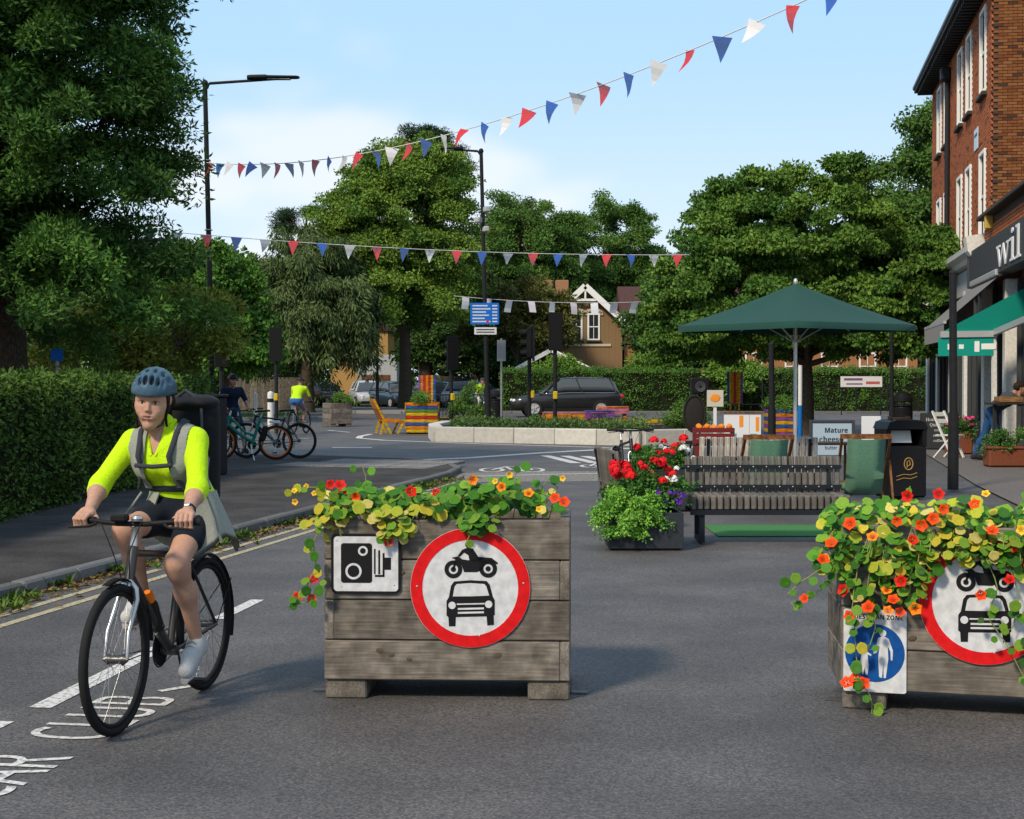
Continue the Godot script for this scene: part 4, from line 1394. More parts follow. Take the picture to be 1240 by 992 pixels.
func bicycle(label: String, at: Vector3, turn: float, o := {}) -> Node3D:
	var t := thing(o.get("name", "bicycle"), label, "bicycle", at, turn)
	var c: Color = o.get("color", lin(0.035, 0.033, 0.032))
	var fm := mat("frame_%s" % c.to_html(), c, 0.32, 0.25)
	var black := mat("bike_black", lin(0.014, 0.014, 0.015), 0.5)
	var rubber := mat("tyre_rubber", lin(0.017, 0.017, 0.017), 0.75)
	var alu := mat("bike_alu", lin(0.5, 0.5, 0.5), 0.28, 0.9)
	var r: float = o.get("r", 0.345)
	var fw := Vector3(0, r, 0.53)
	var rw := Vector3(0, r, -0.52)
	var steer: float = o.get("steer", 0.0)
	wheel(t, fw, r, rubber, o.get("rim", black), 28, o.get("fat", 0.02), steer)
	wheel(t, rw, r, rubber, o.get("rim", black), 28, o.get("fat", 0.02))
	var bb := Vector3(0, 0.285, -0.07)
	var seat := Vector3(0, 0.80, -0.235)
	var head_t := Vector3(0, 0.84, 0.335)
	var head_b := Vector3(0, 0.69, 0.385)
	var thick: float = o.get("tube", 0.021)
	var mb := MB.new()
	if o.get("step", false):
		var low := Vector3(0, 0.4, 0.02)
		mb.tube([head_b, (head_b + low) * 0.5 + Vector3(0, -0.03, -0.02), low, bb + Vector3(0, 0.05, -0.05)], thick, 10)
		mb.tube([head_t + Vector3(0, -0.02, 0), Vector3(0, 0.52, 0.05), Vector3(0, 0.46, -0.14)], thick * 0.7, 8)
	else:
		mb.tube([head_b + Vector3(0, 0.02, 0), bb], thick * 1.15, 10)
		mb.tube([head_t + Vector3(0, -0.03, 0), seat + Vector3(0, -0.06, 0.02)], thick * 0.85, 10)
	mb.tube([bb, seat], thick * 0.9, 10)
	mb.tube([head_b, head_t], thick * 1.15, 10)
	for s in [-1.0, 1.0]:
		mb.tube([bb + Vector3(s * 0.03, 0, 0), rw + Vector3(s * 0.062, 0, 0)], 0.011, 7)
		mb.tube([seat + Vector3(s * 0.015, -0.05, 0), rw + Vector3(s * 0.062, 0, 0)], 0.009, 7)
	mb.tube([bb + Vector3(-0.04, 0, 0), bb + Vector3(0.04, 0, 0)], 0.026, 10)
	part("frame", mb, fm, t)
	var crown := head_b + Vector3(0, -0.02, 0.008)
	mb = MB.new()
	for s in [-1.0, 1.0]:
		var side = Vector3(cos(steer), 0, -sin(steer)) * s
		mb.tube([crown + side * 0.012 + Vector3(0, 0.01, 0), crown + side * 0.038 + Vector3(0, -0.02, 0.004), crown + side * 0.046 + Vector3(0, -0.07, 0.012), fw + side * 0.052 + Vector3(0, 0.12, -0.025), fw + side * 0.054], [0.014, 0.016, 0.0145, 0.0105, 0.008], 8)
	mb.tube([head_b + Vector3(0, -0.03, 0.01), head_b], 0.022, 10)
	part("fork", mb, o.get("fork_mat", alu), t)
	# bars
	var bar: Vector3 = o.get("bar", Vector3(0, 0.948, 0.35))
	mb = MB.new()
	mb.tube([head_t, head_t.lerp(bar, 0.8) + Vector3(0, 0.0, -0.03), bar], [0.02, 0.017, 0.017], 10)
	part("stem", mb, alu, t)
	mb = MB.new()
	var L := Vector3(cos(steer), 0, -sin(steer))
	var F := Vector3(sin(steer), 0, cos(steer))
	mb.tube([bar - L * 0.31 - F * 0.05 + up * 0.01, bar - L * 0.2 + up * 0.012, bar - L * 0.07 + up * 0.0, bar + L * 0.07, bar + L * 0.2 + up * 0.012, bar + L * 0.31 - F * 0.05 + up * 0.01], 0.0125, 9)
	var hb := part("handlebar", mb, black, t)
	for s in [-1.0, 1.0]:
		mb = MB.new()
		mb.tube([bar + L * s * 0.315 - F * 0.052 + up * 0.01, bar + L * s * 0.19 - F * 0.01 + up * 0.012], 0.0175, 10)
		part("grip", mb, mat("grip_rubber", lin(0.02, 0.02, 0.02), 0.85), hb)
		mb = MB.new()
		mb.tube([bar + L * s * 0.17 + F * 0.02, bar + L * s * 0.2 + F * 0.045 - up * 0.01, bar + L * s * 0.31 + F * 0.02 - up * 0.02], [0.009, 0.007, 0.005], 7)
		part("brake_lever", mb, black, hb)
		mb = MB.new()
		mb.tube([bar + L * s * 0.16 + F * 0.02, bar + L * s * 0.1 + F * 0.12 + up * 0.02, bar + L * s * 0.04 + F * 0.12 - up * 0.12, crown + Vector3(s * 0.02, 0.03, 0.03)], 0.0028, 5)
		part("brake_cable", mb, black, hb)
	# seat post and saddle
	var sad: Vector3 = o.get("saddle", Vector3(0, 0.91, -0.27))
	mb = MB.new()
	mb.tube([seat + Vector3(0, -0.02, 0.005), sad + Vector3(0, -0.02, 0)], 0.0135, 8)
	part("seat_post", mb, alu, t)
	mb = MB.new()
	var rows := []
	for q in [[0.14, 0.012, 0.0], [0.1, 0.024, 0.012], [0.0, 0.034, 0.016], [-0.06, 0.062, 0.02], [-0.12, 0.075, 0.024], [-0.145, 0.05, 0.02]]:
		var rr := []
		for k in 10:
			var a := TAU * k / 10
			rr.append(sad + Vector3(cos(a) * q[1], sin(a) * 0.02 + q[2], q[0]))
		rows.append(rr)
	mb.loft(rows)
	part("saddle", mb, o.get("saddle_mat", black), t)
	# drive
	mb = MB.new()
	mb.ring(bb + Vector3(-0.05, 0, 0), Vector3.RIGHT, 0.085, 0.004, 28, 6)
	mb.lathe([Vector2(0.0, 0), Vector2(0.08, 0), Vector2(0.08, 0.003), Vector2(0, 0.003)], 24, Transform3D(Basis(Vector3.FORWARD, PI * 0.5), bb + Vector3(-0.048, 0, 0)))
	part("chainring", mb, black, t)
	mb = MB.new()
	mb.tube([bb + Vector3(-0.05, 0.085, 0), rw + Vector3(-0.05, 0.035, 0)], 0.004, 4)
	mb.tube([bb + Vector3(-0.05, -0.085, 0), rw + Vector3(-0.05, -0.035, 0)], 0.004, 4)
	part("chain", mb, mat("chain_metal", lin(0.12, 0.11, 0.1), 0.45, 0.8), t)
	var ca: float = o.get("crank", 0.0)
	for s in [-1.0, 1.0]:
		var e: Vector3 = bb + Vector3(s * 0.075, -cos(ca) * 0.17 * s, -sin(ca) * 0.17 * s)
		mb = MB.new()
		mb.tube([bb + Vector3(s * 0.06, 0, 0), e], [0.014, 0.011], 8)
		var crank := part("crank", mb, alu, t)
		mb = MB.new()
		mb.box(e + Vector3(s * 0.055, 0, 0), Vector3(0.09, 0.022, 0.075), Basis(), 0.006)
		part("pedal", mb, black, crank)
	# mudguards
	if o.get("guards", true):
		part("mudguard", arc_guard(rw, r + 0.014, -1.9, 0.5, 0.024), o.get("guard_mat", black), t)
		part("mudguard", arc_guard(Vector3.ZERO, r + 0.014, -1.5, 0.28, 0.024), o.get("guard_mat", black), t, fw, Vector3(0, steer, 0))
		mb = MB.new()
		for s in [-1.0, 1.0]:
			mb.tube([rw + Vector3(s * 0.065, 0, 0), rw + Vector3(s * 0.02, 0.2, -(r - 0.02))], 0.003, 5)
			mb.tube([fw + Vector3(s * 0.06, 0, 0), fw + Vector3(s * 0.02, -0.02, -(r + 0.01))], 0.003, 5)
		part("mudguard_stay", mb, black, t)
	return t


func make_rider_bike() -> Node3D:
	var t := bicycle("dark grey hybrid bicycle ridden by the woman in the neon top", Vector3(-1.706, 0, -7.455), -0.19, {"steer": 0.0, "crank": 0.35, "guards": true, "fork_mat": mat("fork_silver", lin(0.42, 0.42, 0.41), 0.3, 0.85)})
	# bottle with its orange cap on the down tube
	var a := Vector3(0.0, 0.46, 0.16)
	var d := Vector3(0, 0.84, 0.54).normalized()
	var mb := MB.new()
	var off := Vector3(0.0, 0.03, -0.045)
	mb.tube([a + off - d * 0.09, a + off + d * 0.06, a + off + d * 0.085], [0.034, 0.034, 0.024], 12)
	var bt := part("bottle", mb, mat("bottle_black", lin(0.02, 0.02, 0.02), 0.4), t)
	mb = MB.new()
	mb.tube([a + off + d * 0.085, a + off + d * 0.125, a + off + d * 0.14], [0.026, 0.026, 0.016], 12)
	part("bottle_cap", mb, mat("cap_orange", lin(0.75, 0.16, 0.01), 0.4), bt)
	mb = MB.new()
	for s in [-1.0, 1.0]:
		mb.tube([a + off * 0.3 - d * 0.1, a + off + Vector3(s * 0.037, 0, 0) - d * 0.06, a + off + Vector3(s * 0.037, 0, 0) + d * 0.03], 0.003, 5)
	part("bottle_cage", mb, mat("bike_alu"), t)
	mb = MB.new()
	mb.box(Vector3(-0.05, 0.978, 0.375), Vector3(0.08, 0.035, 0.05), Basis(), 0.008)
	part("front_lamp", mb, mat("bike_black"), t)
	mb = MB.new()
	mb.lathe([Vector2(0, 0), Vector2(0.026, 0), Vector2(0.028, 0.012), Vector2(0.02, 0.024), Vector2(0, 0.028)], 14, Transform3D(Basis(), Vector3(0.03, 0.963, 0.36)))
	part("bell", mb, mat("bike_alu"), t)
	mb = MB.new()
	mb.box(Vector3(-0.12, 0.415, 0.11), Vector3(0.05, 0.012, 0.012))
	part("pedal_reflector", mb, mat("reflector_amber", lin(0.6, 0.2, 0.02), 0.3), t)
	return t


# ---------- people ----------
# joints in the figure's own axes: +z is where the body faces, +x is its left
func body_caps(f: Field, J: Dictionary, g := 0.0, arms := true, legs := true, torso := true, k := 0.035) -> void:
	if torso:
		var px: Vector3 = J.pelvis
		f.cap(px + Vector3(-0.06, 0, 0), px + Vector3(0.06, 0, 0), 0.118 + g, 0.118 + g, 0.06)
		f.cap(px, J.waist, 0.125 + g, 0.108 + g, 0.07, Vector3(1.05, 1, 0.9))
		f.cap(J.waist, J.chest, 0.108 + g, 0.13 + g, 0.07, Vector3(1.1, 1, 0.86))
		f.cap(J.chest + (J.sh_l - J.chest) * 0.35, J.chest + (J.sh_r - J.chest) * 0.35, 0.118 + g, 0.118 + g, 0.06)
		for s in [["sh_l", 1.0], ["sh_r", -1.0]]:
			f.cap(J.neck + (J[s[0]] - J.neck) * 0.3 + Vector3(0, -0.045, 0), J[s[0]] + Vector3(-0.02 * s[1], -0.02, 0), 0.056 + g, 0.054 + g, 0.05)
		if J.get("bust", 0.0) > 0.0:
			for s in [-1.0, 1.0]:
				var b: Vector3 = J.chest + Vector3(s * 0.068, -0.02, 0.078)
				f.cap(b, b + Vector3(0, -0.012, 0.012), 0.058 + g, 0.055 + g, 0.04)
	if arms:
		for s in ["_l", "_r"]:
			f.cap(J["sh" + s], J["el" + s], 0.05 + g, 0.039 + g, k)


func forearms(f: Field, J: Dictionary, g := 0.0, upto := 1.0) -> void:
	for s in ["_l", "_r"]:
		var m: Vector3 = J["el" + s].lerp(J["wr" + s], 0.3)
		f.cap(J["el" + s], m, 0.038 + g, 0.04 + g, 0.03)
		f.cap(m, J["el" + s].lerp(J["wr" + s], upto), 0.04 + g, lerpf(0.04, 0.026, upto) + g, 0.03)


func thighs(f: Field, J: Dictionary, g := 0.0, upto := 1.0) -> void:
	for s in ["_l", "_r"]:
		f.cap(J["hip" + s], J["hip" + s].lerp(J["kn" + s], upto), 0.084 + g, lerpf(0.084, 0.053, upto) + g, 0.05)


func shanks(f: Field, J: Dictionary, g := 0.0) -> void:
	for s in ["_l", "_r"]:
		var a: Vector3 = J["kn" + s]
		var b: Vector3 = J["an" + s]
		var back := Vector3(0, -(b - a).z, (b - a).y).normalized() * 0.02       # the calf lies behind the bone
		f.cap(a, a.lerp(b, 0.1), 0.053 + g, 0.046 + g, 0.04)
		f.cap(a.lerp(b, 0.12), a.lerp(b, 0.4) + back, 0.043 + g, 0.049 + g, 0.05)
		f.cap(a.lerp(b, 0.4) + back, b, 0.048 + g, 0.031 + g, 0.05)


func feet(f: Field, J: Dictionary, g := 0.0) -> void:
	for s in ["_l", "_r"]:
		var t: Vector3 = J["toe" + s]
		var a: Vector3 = J["an" + s]
		var heel := a + (a - t).normalized() * 0.035 + Vector3(0, -0.05, 0)
		f.cap(a, heel, 0.034 + g, 0.036 + g, 0.03)
		f.cap(a + Vector3(0, -0.02, 0), a.lerp(t, 0.6) + Vector3(0, 0.01, 0), 0.034 + g, 0.036 + g, 0.03)
		f.cap(heel, t, 0.034 + g, 0.031 + g, 0.03)


func hand_open(f: Field, w: Vector3, d: Vector3, n: Vector3) -> void:        # a relaxed hand from the wrist along d, palm towards n
	var s := d.cross(n).normalized()
	f.cap(w, w + d * 0.075, 0.024, 0.03, 0.02)
	for q in 4:
		var a := w + d * 0.075 + s * (q - 1.5) * 0.02
		var b := a + d * 0.04 + n * 0.012
		f.cap(a, b, 0.0105, 0.0095, 0.008)
		f.cap(b, b + d * 0.03 + n * 0.024, 0.0095, 0.008, 0.006)
	var th := w + d * 0.025 + s * 0.03
	f.cap(w + d * 0.02, th + d * 0.02, 0.014, 0.011, 0.01)
	f.cap(th + d * 0.02, th + d * 0.05 + n * 0.012 + s * 0.008, 0.011, 0.009, 0.008)


func hand_grip(f: Field, w: Vector3, bar: Vector3, ax: Vector3, fwd: Vector3, inner: float, r := 0.0175) -> void:      # fingers closed round a bar; inner: which way along ax the thumb lies
	var top := bar + up * (r + 0.012)
	f.cap(w, w.lerp(top, 0.45), 0.026, 0.028, 0.02)
	f.cap(w.lerp(top, 0.4) + ax * 0.022, top + ax * 0.03 - fwd * 0.008, 0.02, 0.017, 0.022)
	f.cap(w.lerp(top, 0.4) - ax * 0.022, top - ax * 0.03 - fwd * 0.008, 0.02, 0.017, 0.022)
	for q in 4:
		var o := ax * inner * (0.032 - q * 0.0215)
		var k0 = top + o + fwd * [0.012, 0.016, 0.013, 0.006][q]
		var k1 = bar + o + fwd * (r + [0.024, 0.027, 0.024, 0.017][q]) + up * 0.01
		var k2 := bar + o + fwd * (r + 0.01) - up * (r + 0.006)
		var k3 := bar + o - fwd * 0.006 - up * (r + 0.011)
		f.cap(top + o * 0.9 - fwd * 0.02, k0, 0.012, 0.0108, 0.006)
		f.cap(k0, k1, 0.0105, 0.0095, 0.005)
		f.cap(k1, k2, 0.0095, 0.0088, 0.005)
		f.cap(k2, k3, 0.0088, 0.008, 0.005)
	var t0 := w.lerp(top, 0.45) + ax * inner * 0.03
	var t1 := bar + ax * inner * 0.05 - fwd * (r + 0.004) + up * 0.012
	var t2 := bar + ax * inner * 0.066 - up * (r + 0.002) + fwd * 0.004
	f.cap(w.lerp(top, 0.25) + ax * inner * 0.012, t0, 0.018, 0.014, 0.012)
	f.cap(t0, t1, 0.0135, 0.0115, 0.008)
	f.cap(t1, t2, 0.0115, 0.0095, 0.006)


func head_field(cell: float, wide := 1.0) -> Field:       # the head's own axes: eyes at y = 0.015, the face at +z
	var f := Field.new(Vector3(-0.14, -0.24, -0.16), Vector3(0.14, 0.2, 0.16), cell)
	f.cap(Vector3(0, 0.05, -0.035), Vector3(0, 0.055, 0.01), 0.085, 0.08, 0.03, Vector3(0.9, 1.08, 1.05))
	f.cap(Vector3(0, 0.02, 0.02), Vector3(0, -0.03, 0.03), 0.073, 0.06, 0.04, Vector3(0.92, 1, 1))
	f.cap(Vector3(0, -0.03, 0.03), Vector3(0, -0.088, 0.056), 0.053, 0.025, 0.04, Vector3(0.98, 1, 0.9))
	for s in [-1.0, 1.0]:
		f.cap(Vector3(s * 0.043, -0.008, 0.06), Vector3(s * 0.037, -0.024, 0.066), 0.021, 0.02, 0.035)          # cheek
		f.cap(Vector3(s * 0.046, -0.045, 0.0), Vector3(s * 0.01, -0.092, 0.052), 0.016, 0.013, 0.03)           # jaw
		f.cap(Vector3(s * 0.014, 0.036, 0.088), Vector3(s * 0.048, 0.034, 0.074), 0.007, 0.007, 0.02)         # brow
		f.cut(Vector3(s * 0.031, 0.014, 0.1), Vector3(0.019, 0.0105, 0.0165), 0.012)
		f.cap(Vector3(s * 0.078, 0.022, -0.012), Vector3(s * 0.074, -0.02, -0.004), 0.015, 0.011, 0.012, Vector3(0.55, 1, 1))
	f.cap(Vector3(0, 0.024, 0.09), Vector3(0, -0.016, 0.107), 0.0072, 0.0098, 0.012)
	for s in [-1.0, 1.0]:
		f.cap(Vector3(s * 0.008, -0.02, 0.098), Vector3(s * 0.0105, -0.021, 0.095), 0.0075, 0.0068, 0.008)
	f.cap(Vector3(-0.02, -0.05, 0.086), Vector3(0.02, -0.05, 0.086), 0.013, 0.013, 0.02)
	f.cap(Vector3(0, -0.093, 0.075), Vector3(0, -0.088, 0.07), 0.017, 0.017, 0.02)
	f.cut(Vector3(0, -0.053, 0.104), Vector3(0.02, 0.0055, 0.012), 0.006)
	f.cap(Vector3(0, -0.06, -0.02), Vector3(0, -0.22, -0.06), 0.052, 0.056, 0.03)
	return f


func face(parent: Node, xf: Transform3D, hair: Color, skin_lip: Color) -> void:
	var mb := MB.new()
	for s in [-1.0, 1.0]:
		mb = MB.new()
		mb.ell(xf * Vector3(s * 0.031, 0.013, 0.076), Vector3(0.0145, 0.0085, 0.0115), 12, 8, xf.basis)
		var e := part("eye", mb, mat("eye_white", lin(0.45, 0.41, 0.38), 0.25), parent)
		mb = MB.new()
		mb.ell(xf * Vector3(s * 0.031, 0.0135, 0.0845), Vector3(0.0066, 0.0068, 0.0038), 10, 6, xf.basis)
		part("iris", mb, mat("eye_brown", lin(0.02, 0.012, 0.008), 0.2), e)
		mb = MB.new()
		mb.tube([xf * Vector3(s * 0.014, 0.033, 0.096), xf * Vector3(s * 0.03, 0.038, 0.093), xf * Vector3(s * 0.05, 0.033, 0.078)], [0.0036, 0.0052, 0.0026], 6)
		part("eyebrow", mb, mat("hair_%s" % hair.to_html(), hair, 0.6), parent)
		mb = MB.new()
		mb.tube([xf * Vector3(s * 0.017, 0.0155, 0.086), xf * Vector3(s * 0.031, 0.0245, 0.089), xf * Vector3(s * 0.047, 0.016, 0.079)], [0.0015, 0.0026, 0.0015], 5)
		part("eyelid", mb, mat("lash", lin(0.06, 0.03, 0.02), 0.7), parent)
	mb = MB.new()
	mb.tube([xf * Vector3(-0.024, -0.0505, 0.086), xf * Vector3(-0.01, -0.0445, 0.0965), xf * Vector3(0, -0.046, 0.098), xf * Vector3(0.01, -0.0445, 0.0965), xf * Vector3(0.024, -0.0505, 0.086)], [0.0014, 0.0046, 0.0044, 0.0046, 0.0014], 8)
	part("upper_lip", mb, mat("lip", skin_lip, 0.4), parent)
	mb = MB.new()
	mb.tube([xf * Vector3(-0.022, -0.0525, 0.086), xf * Vector3(0, -0.0625, 0.096), xf * Vector3(0.022, -0.0525, 0.086)], [0.0015, 0.0066, 0.0015], 8)
	part("lower_lip", mb, mat("lip"), parent)


func skin_mat(key: String, r: float, g: float, b: float) -> StandardMaterial3D:
	if mat_store.has(key):
		return mat_store[key]
	var m := grain(key, lin(r, g, b), 0.5, noise("skin_t", 0.02, 4, 0.9, 1.0), Vector3.ONE * 4.0)
	m.subsurf_scatter_enabled = true
	m.subsurf_scatter_strength = 0.12
	return m


func cloth(key: String, c := Color.WHITE, rough := 0.85) -> StandardMaterial3D:
	if mat_store.has(key):
		return mat_store[key]
	var m := grain(key, c, rough, noise("cloth_t", 0.05, 4, 0.82, 1.0), Vector3.ONE * 3.2, noise("fold_n", 0.012, 4, 0, 1, FastNoiseLite.TYPE_SIMPLEX_SMOOTH, 512, true, 9.0), 0.55)
	m.rim_enabled = true
	m.rim = 0.25
	return m


func helmet(parent: Node, xf: Transform3D, c: Color, cell := 0.0055) -> void:
	var f := Field.new(Vector3(-0.15, -0.02, -0.2), Vector3(0.15, 0.22, 0.2), 0.008)
	f.cap(Vector3(0, 0.06, -0.03), Vector3(0, 0.062, 0.012), 0.094, 0.092, 0.02, Vector3(0.93, 0.98, 1.08))
	var mb := MB.new()
	f.into(mb, [Plane(Vector3(0, 1, -0.1).normalized(), 0.055)], [], xf)
	var sh := part("helmet", mb, mat("helmet_inside", lin(0.012, 0.013, 0.015), 0.7), parent)
	sh.set_meta("label", "vented cycling helmet")
	f = Field.new(Vector3(-0.15, -0.02, -0.2), Vector3(0.15, 0.22, 0.2), cell)
	f.cap(Vector3(0, 0.064, -0.035), Vector3(0, 0.066, 0.018), 0.109, 0.104, 0.02, Vector3(0.92, 0.98, 1.1))
	f.cut(Vector3(0, -0.045, 0.0), Vector3(0.3, 0.098, 0.3), 0.012)
	for k in 6:                                       # vents in rows from front to back
		var a: float = (k - 2.5) * 0.36
		for q in 3:
			var t: float = [0.98, 0.32, -0.55][q]
			var w = sin(a) * [0.82, 1.0, 0.95][q]
			var h := sqrt(maxf(0.05, 1.0 - w * w))
			f.cut(Vector3(w * 0.103, 0.064 + cos(t) * 0.107 * h, -0.01 + sin(t) * 0.138), Vector3(0.0105, 0.026, [0.03, 0.032, 0.034][q]), 0.008)
	mb = MB.new()
	f.into(mb, [], [], xf)
	part("shell", mb, grain("helmet_%s" % c.to_html(), c, 0.35, noise("sign_dirt", 0.02, 5, 0.86, 1.0), Vector3.ONE * 2.0), sh)
	for s in [-1.0, 1.0]:
		var st := MB.new()
		st.tube([xf * Vector3(s * 0.082, 0.06, 0.03), xf * Vector3(s * 0.08, -0.02, 0.012), xf * Vector3(s * 0.05, -0.095, 0.03), xf * Vector3(0, -0.118, 0.05)], 0.004, 5)
		st.tube([xf * Vector3(s * 0.082, 0.06, -0.06), xf * Vector3(s * 0.08, -0.02, 0.012)], 0.004, 5)
		part("strap", st, mat("strap_dark", lin(0.03, 0.03, 0.034), 0.7), sh)


func make_rider() -> void:
	var at := Vector3(-1.706, 0, -7.455)
	var turn := -0.19
	var t := thing("person", "woman in neon yellow top and blue helmet riding toward the camera", "person", at, turn)
	var J := {"pelvis": Vector3(-0.005, 0.965, -0.27), "waist": Vector3(-0.02, 1.09, -0.25), "chest": Vector3(-0.04, 1.225, -0.19), "neck": Vector3(-0.07, 1.375, -0.14), "sh_l": Vector3(0.11, 1.325, -0.15), "sh_r": Vector3(-0.225, 1.315, -0.15),
		"el_l": Vector3(0.195, 1.09, 0.04), "el_r": Vector3(-0.32, 1.105, 0.02), "wr_l": Vector3(0.235, 0.995, 0.262), "wr_r": Vector3(-0.26, 0.995, 0.258), "hip_l": Vector3(0.085, 0.94, -0.25), "hip_r": Vector3(-0.095, 0.94, -0.25),
		"kn_l": Vector3(0.12, 0.74, 0.12), "kn_r": Vector3(-0.125, 0.9, 0.165), "an_l": Vector3(0.12, 0.325, -0.12), "an_r": Vector3(-0.12, 0.535, -0.04), "toe_l": Vector3(0.13, 0.205, 0.035), "toe_r": Vector3(-0.125, 0.475, 0.13), "bust": 1.0}
	var skin := skin_mat("skin_rider", 0.48, 0.275, 0.195)
	var mb := MB.new()
	var f := Field.new(Vector3(-0.42, 0.1, -0.46), Vector3(0.36, 1.5, 0.34), 0.0125)
	body_caps(f, J, -0.004)
	forearms(f, J)
	thighs(f, J)
	shanks(f, J)
	feet(f, J, -0.008)
	f.cap(J.neck + Vector3(0, -0.06, -0.01), J.neck + Vector3(0, 0.03, 0.0), 0.06, 0.05, 0.04)
	f.into(mb)
	var hx := Transform3D(Basis.from_euler(Vector3(0.1, 0.2, -0.06)) * Basis.from_scale(Vector3.ONE * 1.06), Vector3(-0.085, 1.502, -0.075))
	head_field(0.004).into(mb, [], [], hx)
	for q in [["wr_l", 0.25, -1.0], ["wr_r", -0.25, 1.0]]:
		var bar := Vector3(q[1], 0.958, 0.325)
		var h := Field.new(bar - Vector3(0.13, 0.1, 0.15), bar + Vector3(0.13, 0.12, 0.12), 0.004)
		var ax := Vector3(1, 0, 0.25 * -signf(q[1])).normalized()
		hand_grip(h, J[q[0]], bar, ax, Vector3.UP.cross(ax) * -1.0, q[2])
		h.into(mb)
	part("body", mb, skin, t)
	var hair := lin(0.035, 0.018, 0.011)
	face(t, hx, hair, lin(0.38, 0.1, 0.085))
	# hair drawn back under the helmet
	mb = MB.new()
	var hf := Field.new(Vector3(-0.13, -0.16, -0.2), Vector3(0.13, 0.18, 0.1), 0.0055)
	hf.cap(Vector3(0, 0.05, -0.05), Vector3(0, 0.06, 0.0), 0.09, 0.086, 0.03, Vector3(0.93, 1.05, 1.05))
	hf.cap(Vector3(-0.03, -0.02, -0.1), Vector3(-0.075, -0.12, -0.06), 0.03, 0.022, 0.03)
	hf.cap(Vector3(0.05, 0.0, -0.07), Vector3(0.04, -0.06, -0.08), 0.04, 0.02, 0.03)
	hf.into(mb, [Plane(Vector3(0, 0.25, -1).normalized(), -0.03)], [], hx)
	part("hair", mb, grain("rider_hair", hair, 0.5, noise("bark_t", 0.03, 4, 0.45, 1.0), Vector3(8, 1.5, 8)), t)
	for s in [-1.0, 1.0]:                          # strands in front of the ears
		mb = MB.new()
		mb.tube([hx * Vector3(s * 0.066, 0.06, 0.045), hx * Vector3(s * 0.072, 0.0, 0.03), hx * Vector3(s * 0.066, -0.06, 0.02), hx * Vector3(s * 0.07, -0.12, -0.01)], [0.012, 0.01, 0.008, 0.004], 7)
		part("hair_strand", mb, mat_store["rider_hair"], t)
	helmet(t, hx, lin(0.06, 0.115, 0.165))
	# clothes
	mb = MB.new()
	f = Field.new(Vector3(-0.42, 0.9, -0.46), Vector3(0.36, 1.52, 0.14), 0.0115)
	body_caps(f, J, 0.009)
	for s in ["_l", "_r"]:
		f.cap(J["el" + s], J["el" + s].lerp(J["wr" + s], 0.22), 0.05, 0.053, 0.03)
	f.cap(J.neck + Vector3(0, -0.06, -0.015), J.neck + Vector3(0, 0.02, -0.012), 0.068, 0.064, 0.03)
	f.into(mb, [Plane(Vector3(0, 1, 0), 0.965)], [AABB(Vector3(-0.1, 1.305, -0.12), Vector3(0.06, 0.2, 0.3)), AABB(Vector3(-0.087, 1.255, -0.12), Vector3(0.034, 0.08, 0.3))])
	part("neon_top", mb, cloth("neon_cloth", lin(0.56, 0.86, 0.012), 0.8), t)
	mb = MB.new()
	for s in [-1.0, 1.0]:                            # the stand collar
		mb.tube([Vector3(-0.07 + s * 0.012, 1.245, -0.045), Vector3(-0.07 + s * 0.045, 1.33, -0.075), Vector3(-0.07 + s * 0.064, 1.392, -0.12), Vector3(-0.07 + s * 0.058, 1.415, -0.17)], [0.008, 0.014, 0.016, 0.014], 8)
	part("collar", mb, mat_store["neon_cloth"], t)
	mb = MB.new()
	f = Field.new(Vector3(-0.3, 0.6, -0.46), Vector3(0.3, 1.2, 0.25), 0.012)
	f.cap(J.pelvis + Vector3(-0.06, 0, 0), J.pelvis + Vector3(0.06, 0, 0), 0.132, 0.132, 0.05)
	f.cap(J.pelvis, J.waist, 0.135, 0.118, 0.05)
	thighs(f, J, 0.014, 0.52)
	f.into(mb, [], [])
	part("shorts", mb, cloth("navy_cloth", lin(0.014, 0.018, 0.028), 0.85), t)
	# the pale harness of the pack: two front panels, straps, belt
	var pale := cloth("pale_mesh", lin(0.3, 0.315, 0.275), 0.8)
	var dark := cloth("webbing", lin(0.045, 0.05, 0.06), 0.75)
	mb = MB.new()
	f = Field.new(Vector3(-0.3, 1.05, -0.42), Vector3(0.26, 1.48, 0.06), 0.0115)
	body_caps(f, J, 0.024, false)
	f.into(mb, [Plane(Vector3(0, 1, 0), 1.07)], [AABB(Vector3(-0.1, 0.9, -0.2), Vector3(0.12, 0.6, 0.4)), AABB(Vector3(-0.4, 0.9, -0.6), Vector3(0.8, 0.6, 0.36)), AABB(Vector3(0.1, 1.24, -0.5), Vector3(0.3, 0.3, 0.6)), AABB(Vector3(-0.5, 1.24, -0.5), Vector3(0.29, 0.3, 0.6))])
	part("harness_panel", mb, pale, t)
	for s in [-1.0, 1.0]:
		mb = MB.new()
		var o := -0.05
		mb.tube([Vector3(o + s * 0.085, 1.405, -0.22), Vector3(o + s * 0.095, 1.415, -0.15), Vector3(o + s * 0.094, 1.36, -0.07), Vector3(o + s * 0.08, 1.245, 0.0), Vector3(o + s * 0.078, 1.17, -0.045), Vector3(o + s * 0.12, 1.08, -0.1)], [0.014, 0.016, 0.016, 0.015, 0.013, 0.01], 8)
		part("shoulder_strap", mb, dark, t)
	mb = MB.new()
	mb.tube([Vector3(-0.145, 1.2, 0.0), Vector3(-0.05, 1.195, 0.012), Vector3(0.045, 1.203, 0.0)], 0.011, 8)
	part("chest_strap", mb, dark, t)
	mb = MB.new()
	var ring := []
	for k in 22:
		var a := TAU * k / 22
		ring.append(Vector3(-0.015 + cos(a) * 0.146, 1.07 + 0.01 * sin(a), -0.25 + sin(a) * 0.132))
	mb.tube(ring, 0.0165, 8, true)
	part("hip_belt", mb, dark, t)
